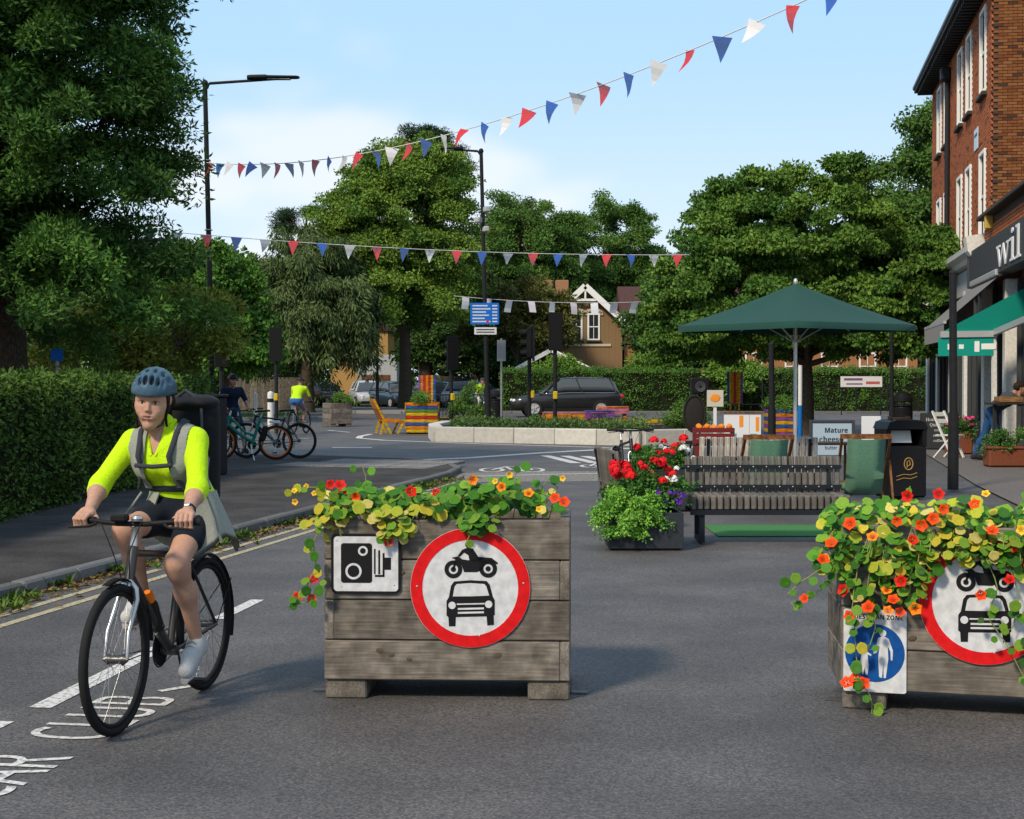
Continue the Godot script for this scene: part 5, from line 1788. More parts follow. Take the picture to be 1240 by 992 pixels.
	# pale jacket hanging from the belt over both hips
	for s in [-1.0, 1.0]:
		var rows := []
		for q in 13:
			var a := lerpf(1.15, -1.15, q / 12.0)            # from the front round the side to the back
			var col := []
			for k in 15:
				var v := k / 14.0 if k < 8 else (14 - k) / 6.0
				v = clampf(k / 7.0, 0, 1) if k < 8 else clampf((14 - k) / 7.0, 0, 1)
				var fold := 0.018 * sin(q * 1.9 + v * 2.0) * v
				var rr := 0.16 + 0.11 * v * (1.0 - 0.2 * absf(a)) + fold - (0.008 if k >= 8 else 0.0)
				var drop := 1.06 - v * (0.27 + 0.05 * sin(q * 0.8 + s))
				col.append(Vector3(s * cos(a) * rr * 1.03, drop, -0.25 + sin(a) * rr * (1.0 + 0.2 * v)))
			rows.append(col)
		mb = MB.new()
		mb.loft(rows, true, true)
		part("jacket", mb, pale, t)
		mb = MB.new()
		mb.tube([Vector3(s * 0.17, 1.06, -0.13), Vector3(s * 0.24, 0.94, -0.08), Vector3(s * 0.265, 0.82, -0.09)], 0.007, 6)
		part("hanging_strap", mb, pale, t)
	# shoes, laces, watch
	mb = MB.new()
	f = Field.new(Vector3(-0.22, 0.08, -0.28), Vector3(0.24, 0.62, 0.24), 0.009)
	feet(f, J, 0.007)
	for q in 2:
		mb = MB.new()
		f.into(mb, [Plane(Vector3(1, 0, 0) * (1.0 if q == 0 else -1.0), 0.0), Plane(Vector3(0, -1, -0.1).normalized(), -0.345 if q == 0 else -0.56)])
		var sh := part("shoe", mb, cloth("white_canvas", lin(0.52, 0.52, 0.52), 0.7), t)
		var tj: Vector3 = J["toe_l" if q == 0 else "toe_r"]
		var aj: Vector3 = J["an_l" if q == 0 else "an_r"]
		mb = MB.new()
		for k in 4:
			var c := aj.lerp(tj, 0.25 + 0.13 * k) + Vector3(0, 0.035 - 0.004 * k, 0.028)
			mb.tube([c + Vector3(-0.022, -0.006, 0), c + Vector3(0, 0.004, 0), c + Vector3(0.022, -0.006, 0)], 0.003, 5)
		part("laces", mb, mat("lace", lin(0.16, 0.16, 0.17), 0.8), sh)
		mb = MB.new()                                # the rubber sole
		var hl := aj + (aj - tj).normalized() * 0.04 + Vector3(0, -0.085, 0)
		var rws := []
		for k in 7:
			var c := hl.lerp(tj + (tj - aj).normalized() * 0.03 + Vector3(0, -0.032, 0), k / 6.0)
			var w: float = [0.02, 0.034, 0.035, 0.036, 0.042, 0.04, 0.018][k]
			var rw := []
			for j in 8:
				rw.append(c + Vector3(cos(TAU * j / 8) * w, sin(TAU * j / 8) * 0.012, 0))
			rws.append(rw)
		mb.loft(rws)
		part("sole", mb, mat("sole_rubber", lin(0.3, 0.3, 0.3), 0.7), sh)
	mb = MB.new()
	var wd: Vector3 = (J.wr_l - J.el_l).normalized()
	mb.ring(J.wr_l - wd * 0.035, wd, 0.03, 0.006, 20, 6)
	var wt := part("watch", mb, mat("watch_band", lin(0.03, 0.03, 0.03), 0.6), t)
	mb = MB.new()
	mb.box(J.wr_l - wd * 0.035 + Vector3(0.0, 0.028, 0.016), Vector3(0.026, 0.008, 0.028), Basis.looking_at(wd, Vector3(0, 1, 0.5)), 0.003)
	part("watch_face", mb, mat("watch_silver", lin(0.55, 0.55, 0.55), 0.25, 0.6), wt)
	# the black pack is a thing of its own
	var bp := thing("backpack", "tall black backpack on the back of the neon cyclist", "backpack", at - up * 0.05, turn)
	mb = MB.new()
	f = Field.new(Vector3(-0.3, 0.95, -0.68), Vector3(0.26, 1.66, -0.26), 0.014)
	for x in [-0.15, 0.03]:
		f.cap(Vector3(x, 1.08, -0.46), Vector3(x, 1.5, -0.46), 0.078, 0.078, 0.05)
	f.cap(Vector3(-0.06, 1.08, -0.48), Vector3(-0.06, 1.5, -0.48), 0.1, 0.1, 0.06)
	f.into(mb)
	var bag := cloth("pack_black", lin(0.014, 0.015, 0.018), 0.7)
	part("pack_body", mb, bag, bp)
	mb = MB.new()
	f = Field.new(Vector3(-0.3, 1.42, -0.68), Vector3(0.28, 1.7, -0.22), 0.012)
	f.cap(Vector3(-0.15, 1.545, -0.46), Vector3(0.04, 1.55, -0.44), 0.07, 0.07, 0.03, Vector3(1, 0.6, 1.5))
	f.into(mb)
	part("pack_lid", mb, bag, bp)
	mb = MB.new()
	mb.tube([Vector3(-0.1, 1.58, -0.4), Vector3(-0.05, 1.615, -0.4), Vector3(0.0, 1.58, -0.4)], 0.01, 7)
	part("grab_handle", mb, dark, bp)
	for x in [-0.13, 0.05]:
		mb = MB.new()
		mb.tube([Vector3(x, 1.57, -0.36), Vector3(x, 1.5, -0.365), Vector3(x, 1.3, -0.375)], 0.008, 6)
		part("side_strap", mb, mat("strap_grey", lin(0.07, 0.075, 0.085), 0.6), bp)


# a figure further off: J as above, colours and which clothes
func far_person(label: String, at: Vector3, turn: float, J: Dictionary, o: Dictionary) -> Node3D:
	var t := thing("person", label, "person", at, turn)
	var cell: float = o.get("cell", 0.022)
	var lo := Vector3(9, 9, 9)
	var hi := -lo
	for k in J:
		if J[k] is Vector3:
			lo = lo.min(J[k])
			hi = hi.max(J[k])
	var mb := MB.new()
	var f := Field.new(lo - Vector3.ONE * 0.22, hi + Vector3.ONE * 0.22, cell)
	body_caps(f, J, -0.004)
	forearms(f, J)
	thighs(f, J)
	shanks(f, J)
	feet(f, J, -0.006)
	f.cap(J.neck + Vector3(0, -0.05, 0), J.neck + Vector3(0, 0.05, 0.01), 0.06, 0.052, 0.04)
	f.into(mb)
	var hx := Transform3D(Basis.from_euler(J.get("look", Vector3.ZERO)), J.head)
	head_field(0.008).into(mb, [], [], hx)
	for s in ["_l", "_r"]:
		var h := Field.new(J["wr" + s] - Vector3.ONE * 0.16, J["wr" + s] + Vector3.ONE * 0.16, 0.008)
		hand_open(h, J["wr" + s], (J["wr" + s] - J["el" + s]).normalized(), Vector3(0, -1, 0.1).normalized())
		h.into(mb)
	part("body", mb, skin_mat("skin_far", 0.38, 0.2, 0.14), t)
	face(t, hx, lin(0.03, 0.02, 0.014), lin(0.3, 0.12, 0.1))
	mb = MB.new()
	f = Field.new(lo - Vector3.ONE * 0.22, hi + Vector3.ONE * 0.22, cell)
	body_caps(f, J, 0.014)
	if o.get("long_sleeves", true):
		forearms(f, J, 0.01, 0.9)
	f.into(mb, [Plane(Vector3(0, 1, 0), J.pelvis.y + 0.0)])
	part("top", mb, o.top, t)
	mb = MB.new()
	f = Field.new(lo - Vector3.ONE * 0.22, hi + Vector3.ONE * 0.22, cell)
	f.cap(J.pelvis + Vector3(-0.06, 0, 0), J.pelvis + Vector3(0.06, 0, 0), 0.134, 0.134, 0.05)
	f.cap(J.pelvis, J.waist, 0.136, 0.118, 0.05)
	if o.get("shorts", false):
		thighs(f, J, 0.014, 0.75)
	else:
		thighs(f, J, 0.016)
		shanks(f, J, 0.014)
	f.into(mb)
	part("shorts" if o.get("shorts", false) else "trousers", mb, o.bottom, t)
	mb = MB.new()
	f = Field.new(lo - Vector3.ONE * 0.22, hi + Vector3.ONE * 0.22, 0.014)
	feet(f, J, 0.008)
	var an: float = maxf(J.an_l.y, J.an_r.y)
	f.into(mb, [])
	part("shoes", mb, o.shoe, t)
	if o.has("helmet"):
		helmet(t, hx, o.helmet, 0.011)
	else:
		mb = MB.new()
		var hf := Field.new(Vector3(-0.13, -0.16, -0.2), Vector3(0.13, 0.2, 0.12), 0.009)
		hf.cap(Vector3(0, 0.055, -0.04), Vector3(0, 0.065, 0.01), 0.092, 0.088, 0.03, Vector3(0.93, 1.06, 1.06))
		hf.into(mb, [Plane(Vector3(0, 0.8, -0.6).normalized(), 0.012)], [], hx)
		part("hair", mb, mat("hair_dark", lin(0.02, 0.014, 0.01), 0.6), t)
	return t


# ---------- lamp posts, signals, bunting ----------
func lamp_post(label: String, at: Vector3, h: float, lean: float, arm: float, rise: float) -> Node3D:
	var t := thing("lamp_post", label, "lamp post", at, 0.0, "tall street lamps")
	var dark := grain("post_black", lin(0.02, 0.021, 0.023), 0.5, noise("sign_dirt", 0.02, 5, 0.86, 1.0), Vector3.ONE)
	var top := Vector3(lean, h, 0)
	var mb := MB.new()
	mb.tube([Vector3.ZERO, Vector3(lean * 0.17, h * 0.17, 0), Vector3(lean * 0.18, h * 0.18, 0), top], [0.095, 0.095, 0.062, 0.05], 12)
	part("pole", mb, dark, t)
	mb = MB.new()
	var e := top + Vector3(arm, rise, 0.0)
	var s := signf(arm)
	mb.tube([top + Vector3(0, -0.12, 0), top + Vector3(s * 0.1, 0.0, 0), e], [0.035, 0.032, 0.028], 8)
	part("bracket_arm", mb, dark, t)
	mb = MB.new()
	mb.ell(top + Vector3(0, 0, 0), Vector3(0.07, 0.08, 0.07), 10, 8)
	part("cap", mb, dark, t)
	var L := absf(arm) * 0.58
	var hd := MB.new()
	var rows := []
	for q in [[0.0, 0.05, 0.045], [0.06, 0.09, 0.055], [L * 0.35, 0.13, 0.06], [L * 0.4, 0.13, 0.045], [L * 0.95, 0.12, 0.035], [L, 0.09, 0.02]]:
		var rr := []
		for k in 10:
			var a := TAU * k / 10
			rr.append(e - Vector3(s * (L - q[0]), 0, 0) * 0.9 + Vector3(s * q[0] * 0.0, sin(a) * q[2], cos(a) * q[1]) + Vector3(s * q[0] * 0.12, 0.01, 0))
		rows.append(rr)
	hd.loft(rows)
	var head := part("lamp_head", hd, dark, t)
	mb = MB.new()
	mb.box(e - Vector3(s * L * 0.28, 0.032, 0), Vector3(L * 0.45, 0.012, 0.17), Basis(), 0.003)
	part("lens", mb, mat("lamp_lens", lin(0.5, 0.5, 0.48), 0.2), head)
	return t


func make_lamps() -> void:
	var l1 := lamp_post("tall black lamp post rising behind the hedge, arm pointing right", Vector3(-6.45, 0.1, -33.0), 7.9, -0.16, 1.9, 0.12)
	for y in [3.4, 6.25, 4.75]:
		part("clamp", MB.new().ring(Vector3(-0.16 * y / 7.9, y, 0), Vector3.UP, 0.075, 0.014, 14, 6), mat("clamp_steel", lin(0.4, 0.4, 0.4), 0.4, 0.8), l1)
	part("notice", MB.new().box(Vector3(-0.05, 2.7, 0.09), Vector3(0.16, 0.3, 0.006)), mat("notice_white", lin(0.6, 0.6, 0.6), 0.5), l1)
	var l2 := lamp_post("black lamp post in the middle distance carrying blue sign, arm pointing left", Vector3(-0.66, 0, -42.6), 7.98, -0.2, -1.06, 0.06)
	for q in [[6.35, 0.1], [6.05, -0.12], [5.8, 0.08]]:
		var mb := MB.new()
		mb.box(Vector3(-0.15 + q[1], q[0], 0.1), Vector3(0.16, 0.16, 0.3), Basis(Vector3.UP, q[1] * 3.0), 0.03)
		part("camera_housing", mb, mat("cctv_grey", lin(0.35, 0.35, 0.36), 0.4), l2)
	var M := sign_mats()
	var pl := part("direction_panel", MB.new().prism(rounded(Vector2.ZERO, 0.8, 0.6, 0.03), 0.01), mat("sign_bright_blue", lin(0.01, 0.12, 0.46), 0.4), l2, Vector3(-0.1, 3.46, 0.09))
	for k in 6:
		var w: float = [0.42, 0.5, 0.38, 0.46, 0.34, 0.5][k]
		part("text_line", MB.new().box(Vector3(-0.34 + w * 0.5, 0.22 - k * 0.088, 0.0115), Vector3(w, 0.035, 0.003)), M.white, pl)
		part("text_line", MB.new().box(Vector3(0.28, 0.22 - k * 0.088, 0.0115), Vector3(0.14, 0.035, 0.003)), M.white, pl)
	part("red_disc", MB.new().lathe([Vector2(0.04, 0), Vector2(0.04, 0.004), Vector2(0, 0.004)], 12, Transform3D(Basis(Vector3.RIGHT, PI * 0.5), Vector3(0.08, -0.22, 0.0115))), M.red, pl)
	var p2 := part("plate", MB.new().prism(rounded(Vector2.ZERO, 0.62, 0.2, 0.02), 0.01), M.white, l2, Vector3(-0.08, 2.98, 0.09))
	for k in 2:
		part("text_line", MB.new().box(Vector3(0, 0.035 - k * 0.07, 0.0115), Vector3(0.5, 0.03, 0.003)), M.black, p2)


func bunting(label: String, a: Vector3, b: Vector3, sag: float, step: float, shape: String, blow: float) -> void:
	var t := thing("bunting", label, "bunting", (a + b) * 0.5, 0.0, "strings of flags across the street")
	var o := (a + b) * 0.5
	var pts := []
	for k in 41:
		var s := k / 40.0
		pts.append(a.lerp(b, s) - up * sag * 4.0 * s * (1.0 - s) - o)
	part("cord", MB.new().tube(pts, 0.008, 5), mat("cord_white", lin(0.6, 0.6, 0.6), 0.8), t)
	var cols := [lin(0.55, 0.025, 0.03), lin(0.012, 0.09, 0.42), lin(0.68, 0.68, 0.7)]
	var ms := []
	for v in 3:
		var mb := MB.new()
		if shape == "pennant":
			for q in 4:
				var y0 := -0.31 * q / 4.0
				var y1 := -0.31 * (q + 1) / 4.0
				var w0 := 0.125 * (1.0 - q / 4.0)
				var w1 := 0.125 * (1.0 - (q + 1) / 4.0)
				var z0 := 0.03 * sin(q * 0.9 + v * 1.7)
				var z1 := 0.03 * sin((q + 1) * 0.9 + v * 1.7)
				mb.quad(Vector3(-w0, y0, z0), Vector3(-w1, y1, z1), Vector3(w1, y1, z1 + 0.02 * w1 / 0.125), Vector3(w0, y0, z0 + 0.02 * w0 / 0.125))
		else:
			for q in 3:
				var y0 := -0.34 * q / 3.0
				var y1 := -0.34 * (q + 1) / 3.0
				mb.quad(Vector3(-0.11, y0, 0.02 * sin(q + v)), Vector3(-0.11, y1, 0.02 * sin(q + 1 + v)), Vector3(0.11, y1, 0.02 * sin(q + 1.6 + v)), Vector3(0.11, y0, 0.02 * sin(q + 0.6 + v)))
		ms.append(mb.mesh())
	var n := int(a.distance_to(b) / step)
	var yaw := atan2(-(b - a).z, (b - a).x)
	for k in n:
		var s := (k + 0.5) / n
		var p := a.lerp(b, s) - up * sag * 4.0 * s * (1.0 - s) - o
		var m := mat("flag%d" % (k % 3), cols[k % 3], 0.75)
		if shape != "pennant":
			m = mat("flag_pale%d" % (k % 2), lin(0.62, 0.56, 0.62) if k % 2 else lin(0.66, 0.66, 0.68), 0.75)
		m.backlight_enabled = true
		m.backlight = Color(0.6, 0.6, 0.6)
		var f := part("flag", ms[rng.randi() % 3], m, t, p, Vector3(rv(-0.5, 0.5), yaw * 0.6 + rv(-0.5, 0.5), -blow * rv(0.3, 1.4)))


func make_bunting() -> void:
	rng.seed = 61
	bunting("long string of red, white and blue pennants sweeping up to the right", Vector3(-6.6, 6.3, -33), Vector3(5.5, 6.33, -13), 0.9, 0.6, "pennant", 0.45)
	bunting("level string of red, blue and white pennants from lamp post to spreading tree", Vector3(-8.6, 4.85, -32.0), Vector3(4.3, 4.66, -37.2), 0.18, 0.62, "pennant", 0.06)
	bunting("short string of pale square flags near the blue sign", Vector3(-1.6, 3.95, -42.5), Vector3(4.5, 3.95, -45), 0.12, 0.6, "square", 0.05)


func traffic_signal(label: String, at: Vector3, turn: float, h: float, heads: int, post_h := 0.0) -> Node3D:
	var t := thing("traffic_signal", label, "traffic light", at, turn, "traffic signals at the junction")
	var black := mat("signal_black", lin(0.009, 0.009, 0.01), 0.6)
	var mb := MB.new()
	mb.tube([Vector3(0, 0, 0), Vector3(0, h - 0.1, 0)], 0.057, 10)
	part("pole", mb, mat_store["post_black"], t)
	for q in heads:
		var c := Vector3(0.0 + (q - (heads - 1) * 0.5) * 0.42, h - 0.52, 0.12)
		mb = MB.new()
		mb.box(c, Vector3(0.38, 1.04, 0.02), Basis(), 0.008)
		var bd := part("backing_board", mb, black, t)
		mb = MB.new()
		mb.box(c + Vector3(0, 0, -0.1), Vector3(0.26, 0.9, 0.18), Basis(), 0.03)
		part("lamp_box", mb, black, bd)
		for k in 3:
			mb = MB.new()
			var lc := c + Vector3(0, 0.29 - k * 0.29, -0.2)
			mb.tube([lc, lc + Vector3(0, -0.02, -0.16)], [0.11, 0.105], 12, false, false)
			part("hood", mb, black, bd)
			mb = MB.new()
			mb.ell(lc + Vector3(0, 0, -0.01), Vector3(0.095, 0.095, 0.03), 12, 6)
			part("lens", mb, mat("signal_lens%d" % k, [lin(0.1, 0.008, 0.008), lin(0.1, 0.05, 0.004), lin(0.005, 0.07, 0.04)][k], 0.2), bd)
	mb = MB.new()
	mb.box(Vector3(0, 1.1, 0.1), Vector3(0.12, 0.22, 0.1), Basis(), 0.02)
	part("push_button_box", mb, mat("button_yellow", lin(0.5, 0.36, 0.02), 0.5), t)
	return t


func make_signals() -> void:
	traffic_signal("traffic signal head on a pole left of the far neon cyclist", Vector3(-7.1, 0, -46.0), 0.0, 3.2, 1)
	traffic_signal("traffic signal on the island in front of the gabled house", Vector3(1.17, 0.1, -41.5), 0.05, 3.35, 1)
	traffic_signal("signal pole with yellow button just left of the black car", Vector3(0.5, 0.1, -44.0), 1.4, 3.1, 1)
	traffic_signal("dark signal head between the tall tree and the blue sign", Vector3(-1.85, 0, -46.5), 0.5, 2.95, 1)
	traffic_signal("dark signal at the hedge end below the left lamp post", Vector3(-7.8, 0.1, -41.0), 0.3, 2.9, 1)
	# slender posts
	var dark: Material = mat_store["post_black"]
	for q in [[Vector3(-6.7, 0, -76), 5.4, 0.06, "thin black lantern post in front of the white garage"], [Vector3(6.47, 0, -38.0), 2.5, 0.075, "stout black post just left of the parasol pole"], [Vector3(10.45, 0.02, -42.0), 2.9, 0.06, "black post behind the litter bins by the hedge"], [Vector3(6.42, 0.02, -22.2), 3.15, 0.06, "black sign post standing before the awnings on the right"]]:
		var t := thing("black_post", q[3], "post", q[0], 0.0, "plain black posts")
		part("pole", MB.new().tube([Vector3.ZERO, Vector3(0, q[1] * 0.35, 0), Vector3(0, q[1] * 0.36, 0), Vector3(-0.02, q[1], 0)], [q[2] * 1.35, q[2] * 1.3, q[2], q[2] * 0.9], 12), dark, t)
		if q[1] > 5:
			part("lantern", MB.new().lathe([Vector2(0.05, 0), Vector2(0.16, 0.1), Vector2(0.2, 0.4), Vector2(0.1, 0.5), Vector2(0, 0.62)], 8, Transform3D(Basis(), Vector3(-0.02, q[1], 0))), dark, t)
		else:
			part("cap", MB.new().ell(Vector3(-0.02, q[1], 0), Vector3(q[2], 0.04, q[2]), 10, 6), dark, t)
	var M := sign_mats()
	var g := thing("route_sign", "grey back of a small sign on a thin pole by the blue sign", "sign", Vector3(-0.3, 0.1, -43.5))
	part("pole", MB.new().tube([Vector3.ZERO, Vector3(0, 2.7, 0)], 0.03, 8), M.back, g)
	part("plate", MB.new().box(Vector3(0, 2.35, 0.03), Vector3(0.25, 0.6, 0.008), Basis(), 0.002), M.back, g)
	# white bollards
	var b := thing("bollard", "tall white bollard post behind the green hire bikes", "bollard", Vector3(-7.75, 0.0, -49.0))
	part("shaft", MB.new().lathe([Vector2(0.11, 0), Vector2(0.1, 0.1), Vector2(0.1, 1.15), Vector2(0.09, 1.22), Vector2(0, 1.26)], 14), mat("bollard_white", lin(0.6, 0.6, 0.58), 0.5), b)
	part("dark_band", MB.new().lathe([Vector2(0.104, 0.9), Vector2(0.106, 0.92), Vector2(0.106, 1.0), Vector2(0.104, 1.02)], 14), mat_store["post_black"], b)
	for k in 4:
		var s := thing("bollard", "small white verge bollard, %s from the left" % ["first", "second", "third", "fourth"][k], "bollard", Vector3(-12.6 + k * 0.85, 0.05, -70.0), 0.0, "small white bollards on the verge")
		part("shaft", MB.new().lathe([Vector2(0.1, 0), Vector2(0.09, 0.1), Vector2(0.085, 0.95), Vector2(0, 1.0)], 10), mat_store["bollard_white"], s)
	# cabinet at the end of the hedge
	var cb := thing("utility_cabinet", "black cabinet behind the neon cyclist at the hedge end", "cabinet", Vector3(-4.98, 0.1, -24.4), -0.1)
	part("casing", MB.new().box(Vector3(0, 0.62, 0), Vector3(0.75, 1.24, 0.45), Basis(), 0.02), mat("cabinet_black", lin(0.012, 0.012, 0.014), 0.6), cb)
	part("lid", MB.new().box(Vector3(0, 1.265, 0), Vector3(0.8, 0.05, 0.5), Basis(), 0.015), mat_store["cabinet_black"], cb)
	part("door", MB.new().box(Vector3(0, 0.62, 0.228), Vector3(0.66, 1.08, 0.012), Basis(), 0.004), mat_store["cabinet_black"], cb)
	var bs := thing("blue_notice", "small blue sign glimpsed between the hedge and the dark tree", "sign", Vector3(-7.5, 0.1, -25.2))
	part("post", MB.new().tube([Vector3.ZERO, Vector3(0, 1.9, 0)], 0.03, 8), M.back, bs)
	part("plate", MB.new().box(Vector3(0, 1.93, 0.03), Vector3(0.2, 0.2, 0.01)), mat_store["sign_bright_blue"], bs)


# ---------- cars ----------
func car_row(z: float, pts: Array) -> Array:      # half a cross-section (x, y), mirrored
	var r := []
	for p in pts:
		r.append(Vector3(p.x, p.y, z))
	for k in range(pts.size() - 1, -1, -1):
		r.append(Vector3(-pts[k].x, pts[k].y, z))
	return r


func car(label: String, at: Vector3, turn: float, c: Color, o := {}) -> Node3D:       # +z forwards
	var t := thing(o.get("name", "parked_car"), label, "car", at, turn, "cars beyond the junction")
	var L: float = o.get("len", 4.4)
	var H: float = o.get("h", 1.5)
	var W: float = o.get("w", 0.9)
	var g: float = o.get("clear", 0.2)
	var belt: float = H * 0.62
	var paint := mat("paint_%s" % c.to_html(), c, 0.14, 0.0)
	paint.clearcoat_enabled = true
	paint.clearcoat = 0.4
	var glass := mat("car_glass", lin(0.06, 0.07, 0.075), 0.06)
	var trim := mat("car_trim", lin(0.014, 0.014, 0.014), 0.6)
	var h := L * 0.5
	var rows := []
	# z, half width, bottom, shoulder height
	for q in [[-1.0, 0.72, 0.45, 0.86], [-0.985, 0.86, 0.3, 0.95], [-0.93, 0.96, 0.24, 1.0], [-0.7, 1.0, 0.2, 1.03], [-0.2, 1.0, 0.18, 1.0], [0.25, 1.0, 0.18, 0.98], [0.5, 0.99, 0.2, 0.93], [0.8, 0.95, 0.22, 0.85], [0.94, 0.86, 0.25, 0.76], [1.0, 0.7, 0.34, 0.6]]:
		var w: float = q[1] * W
		var y0: float = g + (q[2] - 0.18) * 0.6
		var y1: float = belt * q[3]
		rows.append(car_row(q[0] * h, [Vector2(w * 0.86, y0), Vector2(w, lerpf(y0, y1, 0.25)), Vector2(w * 1.01, lerpf(y0, y1, 0.6)), Vector2(w * 0.985, lerpf(y0, y1, 0.86)), Vector2(w * 0.9, y1), Vector2(w * 0.4, y1 + 0.03)]))
	part("body", MB.new().loft(rows), paint, t)
	var cab := []
	var rear: float = o.get("rear", -0.93)
	for q in [[rear, 0.86, 0.05], [rear + 0.07, 0.84, 0.72], [rear + 0.2, 0.82, 0.95], [-0.25, 0.82, 1.0], [0.05, 0.82, 0.97], [0.2, 0.83, 0.8], [0.5, 0.86, 0.03]]:
		var y: float = belt * 0.97 + (H - belt * 0.97) * q[2]
		cab.append(car_row(q[0] * h, [Vector2(W * q[1] * 1.07, belt * 0.95), Vector2(W * (q[1] * 1.04 - 0.05 * q[2]), lerpf(belt * 0.95, y, 0.5)), Vector2(W * (q[1] - 0.14 * q[2]), lerpf(belt * 0.95, y, 0.9)), Vector2(W * (q[1] - 0.22 * q[2]), y)]))
	var cb := part("cabin", MB.new().loft(cab), glass, t)
	var rf := []
	for q in [[rear + 0.06, 0.72], [rear + 0.2, 0.97], [-0.25, 1.02], [0.05, 0.99], [0.18, 0.86]]:
		var y: float = belt * 0.97 + (H - belt * 0.97) * q[1]
		var hw = W * (0.66 - 0.04 * q[1])
		rf.append(car_row(q[0] * h, [Vector2(hw, y - 0.035), Vector2(hw, y), Vector2(hw * 0.5, y + 0.025)]))
	part("roof", MB.new().loft(rf), paint, t)
	for s in [-1.0, 1.0]:
		for q in [[rear + 0.1, -0.0, "pillar"], [-0.22, 0.0, "pillar"], [0.42, 1.0, "pillar"]]:
			var mb := MB.new()
			var zb: float = (q[0] - (0.05 if q[1] == 0.0 else -0.02)) * h
			var zt: float = (q[0] + (0.05 if q[1] == 0.0 else -0.28)) * h
			mb.bar(Vector3(s * W * 0.905, belt * 0.96, zb), Vector3(s * W * 0.64, H - 0.05, zt), 0.09, 0.07)
			part("pillar", mb, paint, t)
		var rail := MB.new()
		rail.tube([Vector3(s * W * 0.92, belt + 0.0, (rear + 0.08) * h), Vector3(s * W * 0.93, belt * 0.98 + 0.02, 0), Vector3(s * W * 0.9, belt * 0.94, 0.45 * h)], 0.016, 5)
		part("window_trim", rail, mat("chrome", lin(0.55, 0.55, 0.55), 0.15, 0.9), t)
		part("mirror", MB.new().ell(Vector3(s * (W + 0.09), belt * 1.06, 0.36 * h), Vector3(0.1, 0.07, 0.06), 10, 6), paint, t)
		part("sill", MB.new().box(Vector3(s * W * 0.93, g + 0.06, -0.02 * h), Vector3(0.06, 0.14, L * 0.44), Basis(), 0.02), trim, t)
		part("headlight", MB.new().ell(Vector3(s * W * 0.7, belt * 0.68, h * 0.95), Vector3(0.16, 0.08, 0.09), 10, 6, Basis(Vector3.UP, s * 0.5)), mat("headlight", lin(0.6, 0.62, 0.64), 0.1), t)
		part("tail_light", MB.new().box(Vector3(s * W * 0.8, belt * 0.86, -h * 0.965), Vector3(0.34, 0.14, 0.14), Basis(Vector3.UP, s * 0.55), 0.03), mat("tail_red", lin(0.5, 0.012, 0.01), 0.2), t)
		for zz in [-0.6, 0.6]:
			var wr: float = o.get("wheel", 0.33)
			var c0 := Vector3(s * W * 0.9, wr, zz * h)
			part("wheel_arch", MB.new().lathe([Vector2(wr * 1.2, -0.12), Vector2(wr * 1.2, 0.06), Vector2(0, 0.06)], 22, Transform3D(Basis(Vector3(0, 1, 0), Vector3(s, 0, 0), Vector3(0, 0, -s)), c0 + Vector3(0, 0.02, 0))), trim, t)
			var tw := part("wheel", MB.new().lathe([Vector2(wr * 0.6, -0.1), Vector2(wr * 0.96, -0.1), Vector2(wr, -0.06), Vector2(wr, 0.08), Vector2(wr * 0.94, 0.115), Vector2(wr * 0.66, 0.118)], 24, Transform3D(Basis(Vector3(0, 1, 0), Vector3(s, 0, 0), Vector3(0, 0, -s)), c0 + Vector3(s * 0.03, 0, 0))), mat("tyre_rubber", lin(0.017, 0.017, 0.017), 0.75), t)
			var rm := MB.new()
			rm.lathe([Vector2(wr * 0.66, 0.1), Vector2(wr * 0.6, 0.118), Vector2(wr * 0.56, 0.09), Vector2(wr * 0.2, 0.09), Vector2(wr * 0.16, 0.12), Vector2(0, 0.12)], 20, Transform3D(Basis(Vector3(0, 1, 0), Vector3(s, 0, 0), Vector3(0, 0, -s)), c0 + Vector3(s * 0.03, 0, 0)))
			for k in 5:
				var a := TAU * k / 5
				rm.bar(c0 + Vector3(s * 0.145, 0, 0), c0 + Vector3(s * 0.145, sin(a) * wr * 0.62, cos(a) * wr * 0.62), 0.05, 0.03, Vector3.RIGHT)
			part("rim", rm, mat("rim_alloy", lin(0.42, 0.42, 0.43), 0.35, 0.2), tw)
	part("bumper", MB.new().box(Vector3(0, g + 0.16, -h * 0.975), Vector3(W * 1.7, 0.2, 0.14), Basis(), 0.05), trim, t)
	part("bumper", MB.new().box(Vector3(0, g + 0.14, h * 0.965), Vector3(W * 1.5, 0.18, 0.14), Basis(), 0.05), trim, t)
	part("number_plate", MB.new().box(Vector3(0, belt * 0.62, -h * 1.0 - 0.012), Vector3(0.52, 0.11, 0.012)), mat("plate_yellow", lin(0.62, 0.45, 0.03), 0.5), t)
	return t


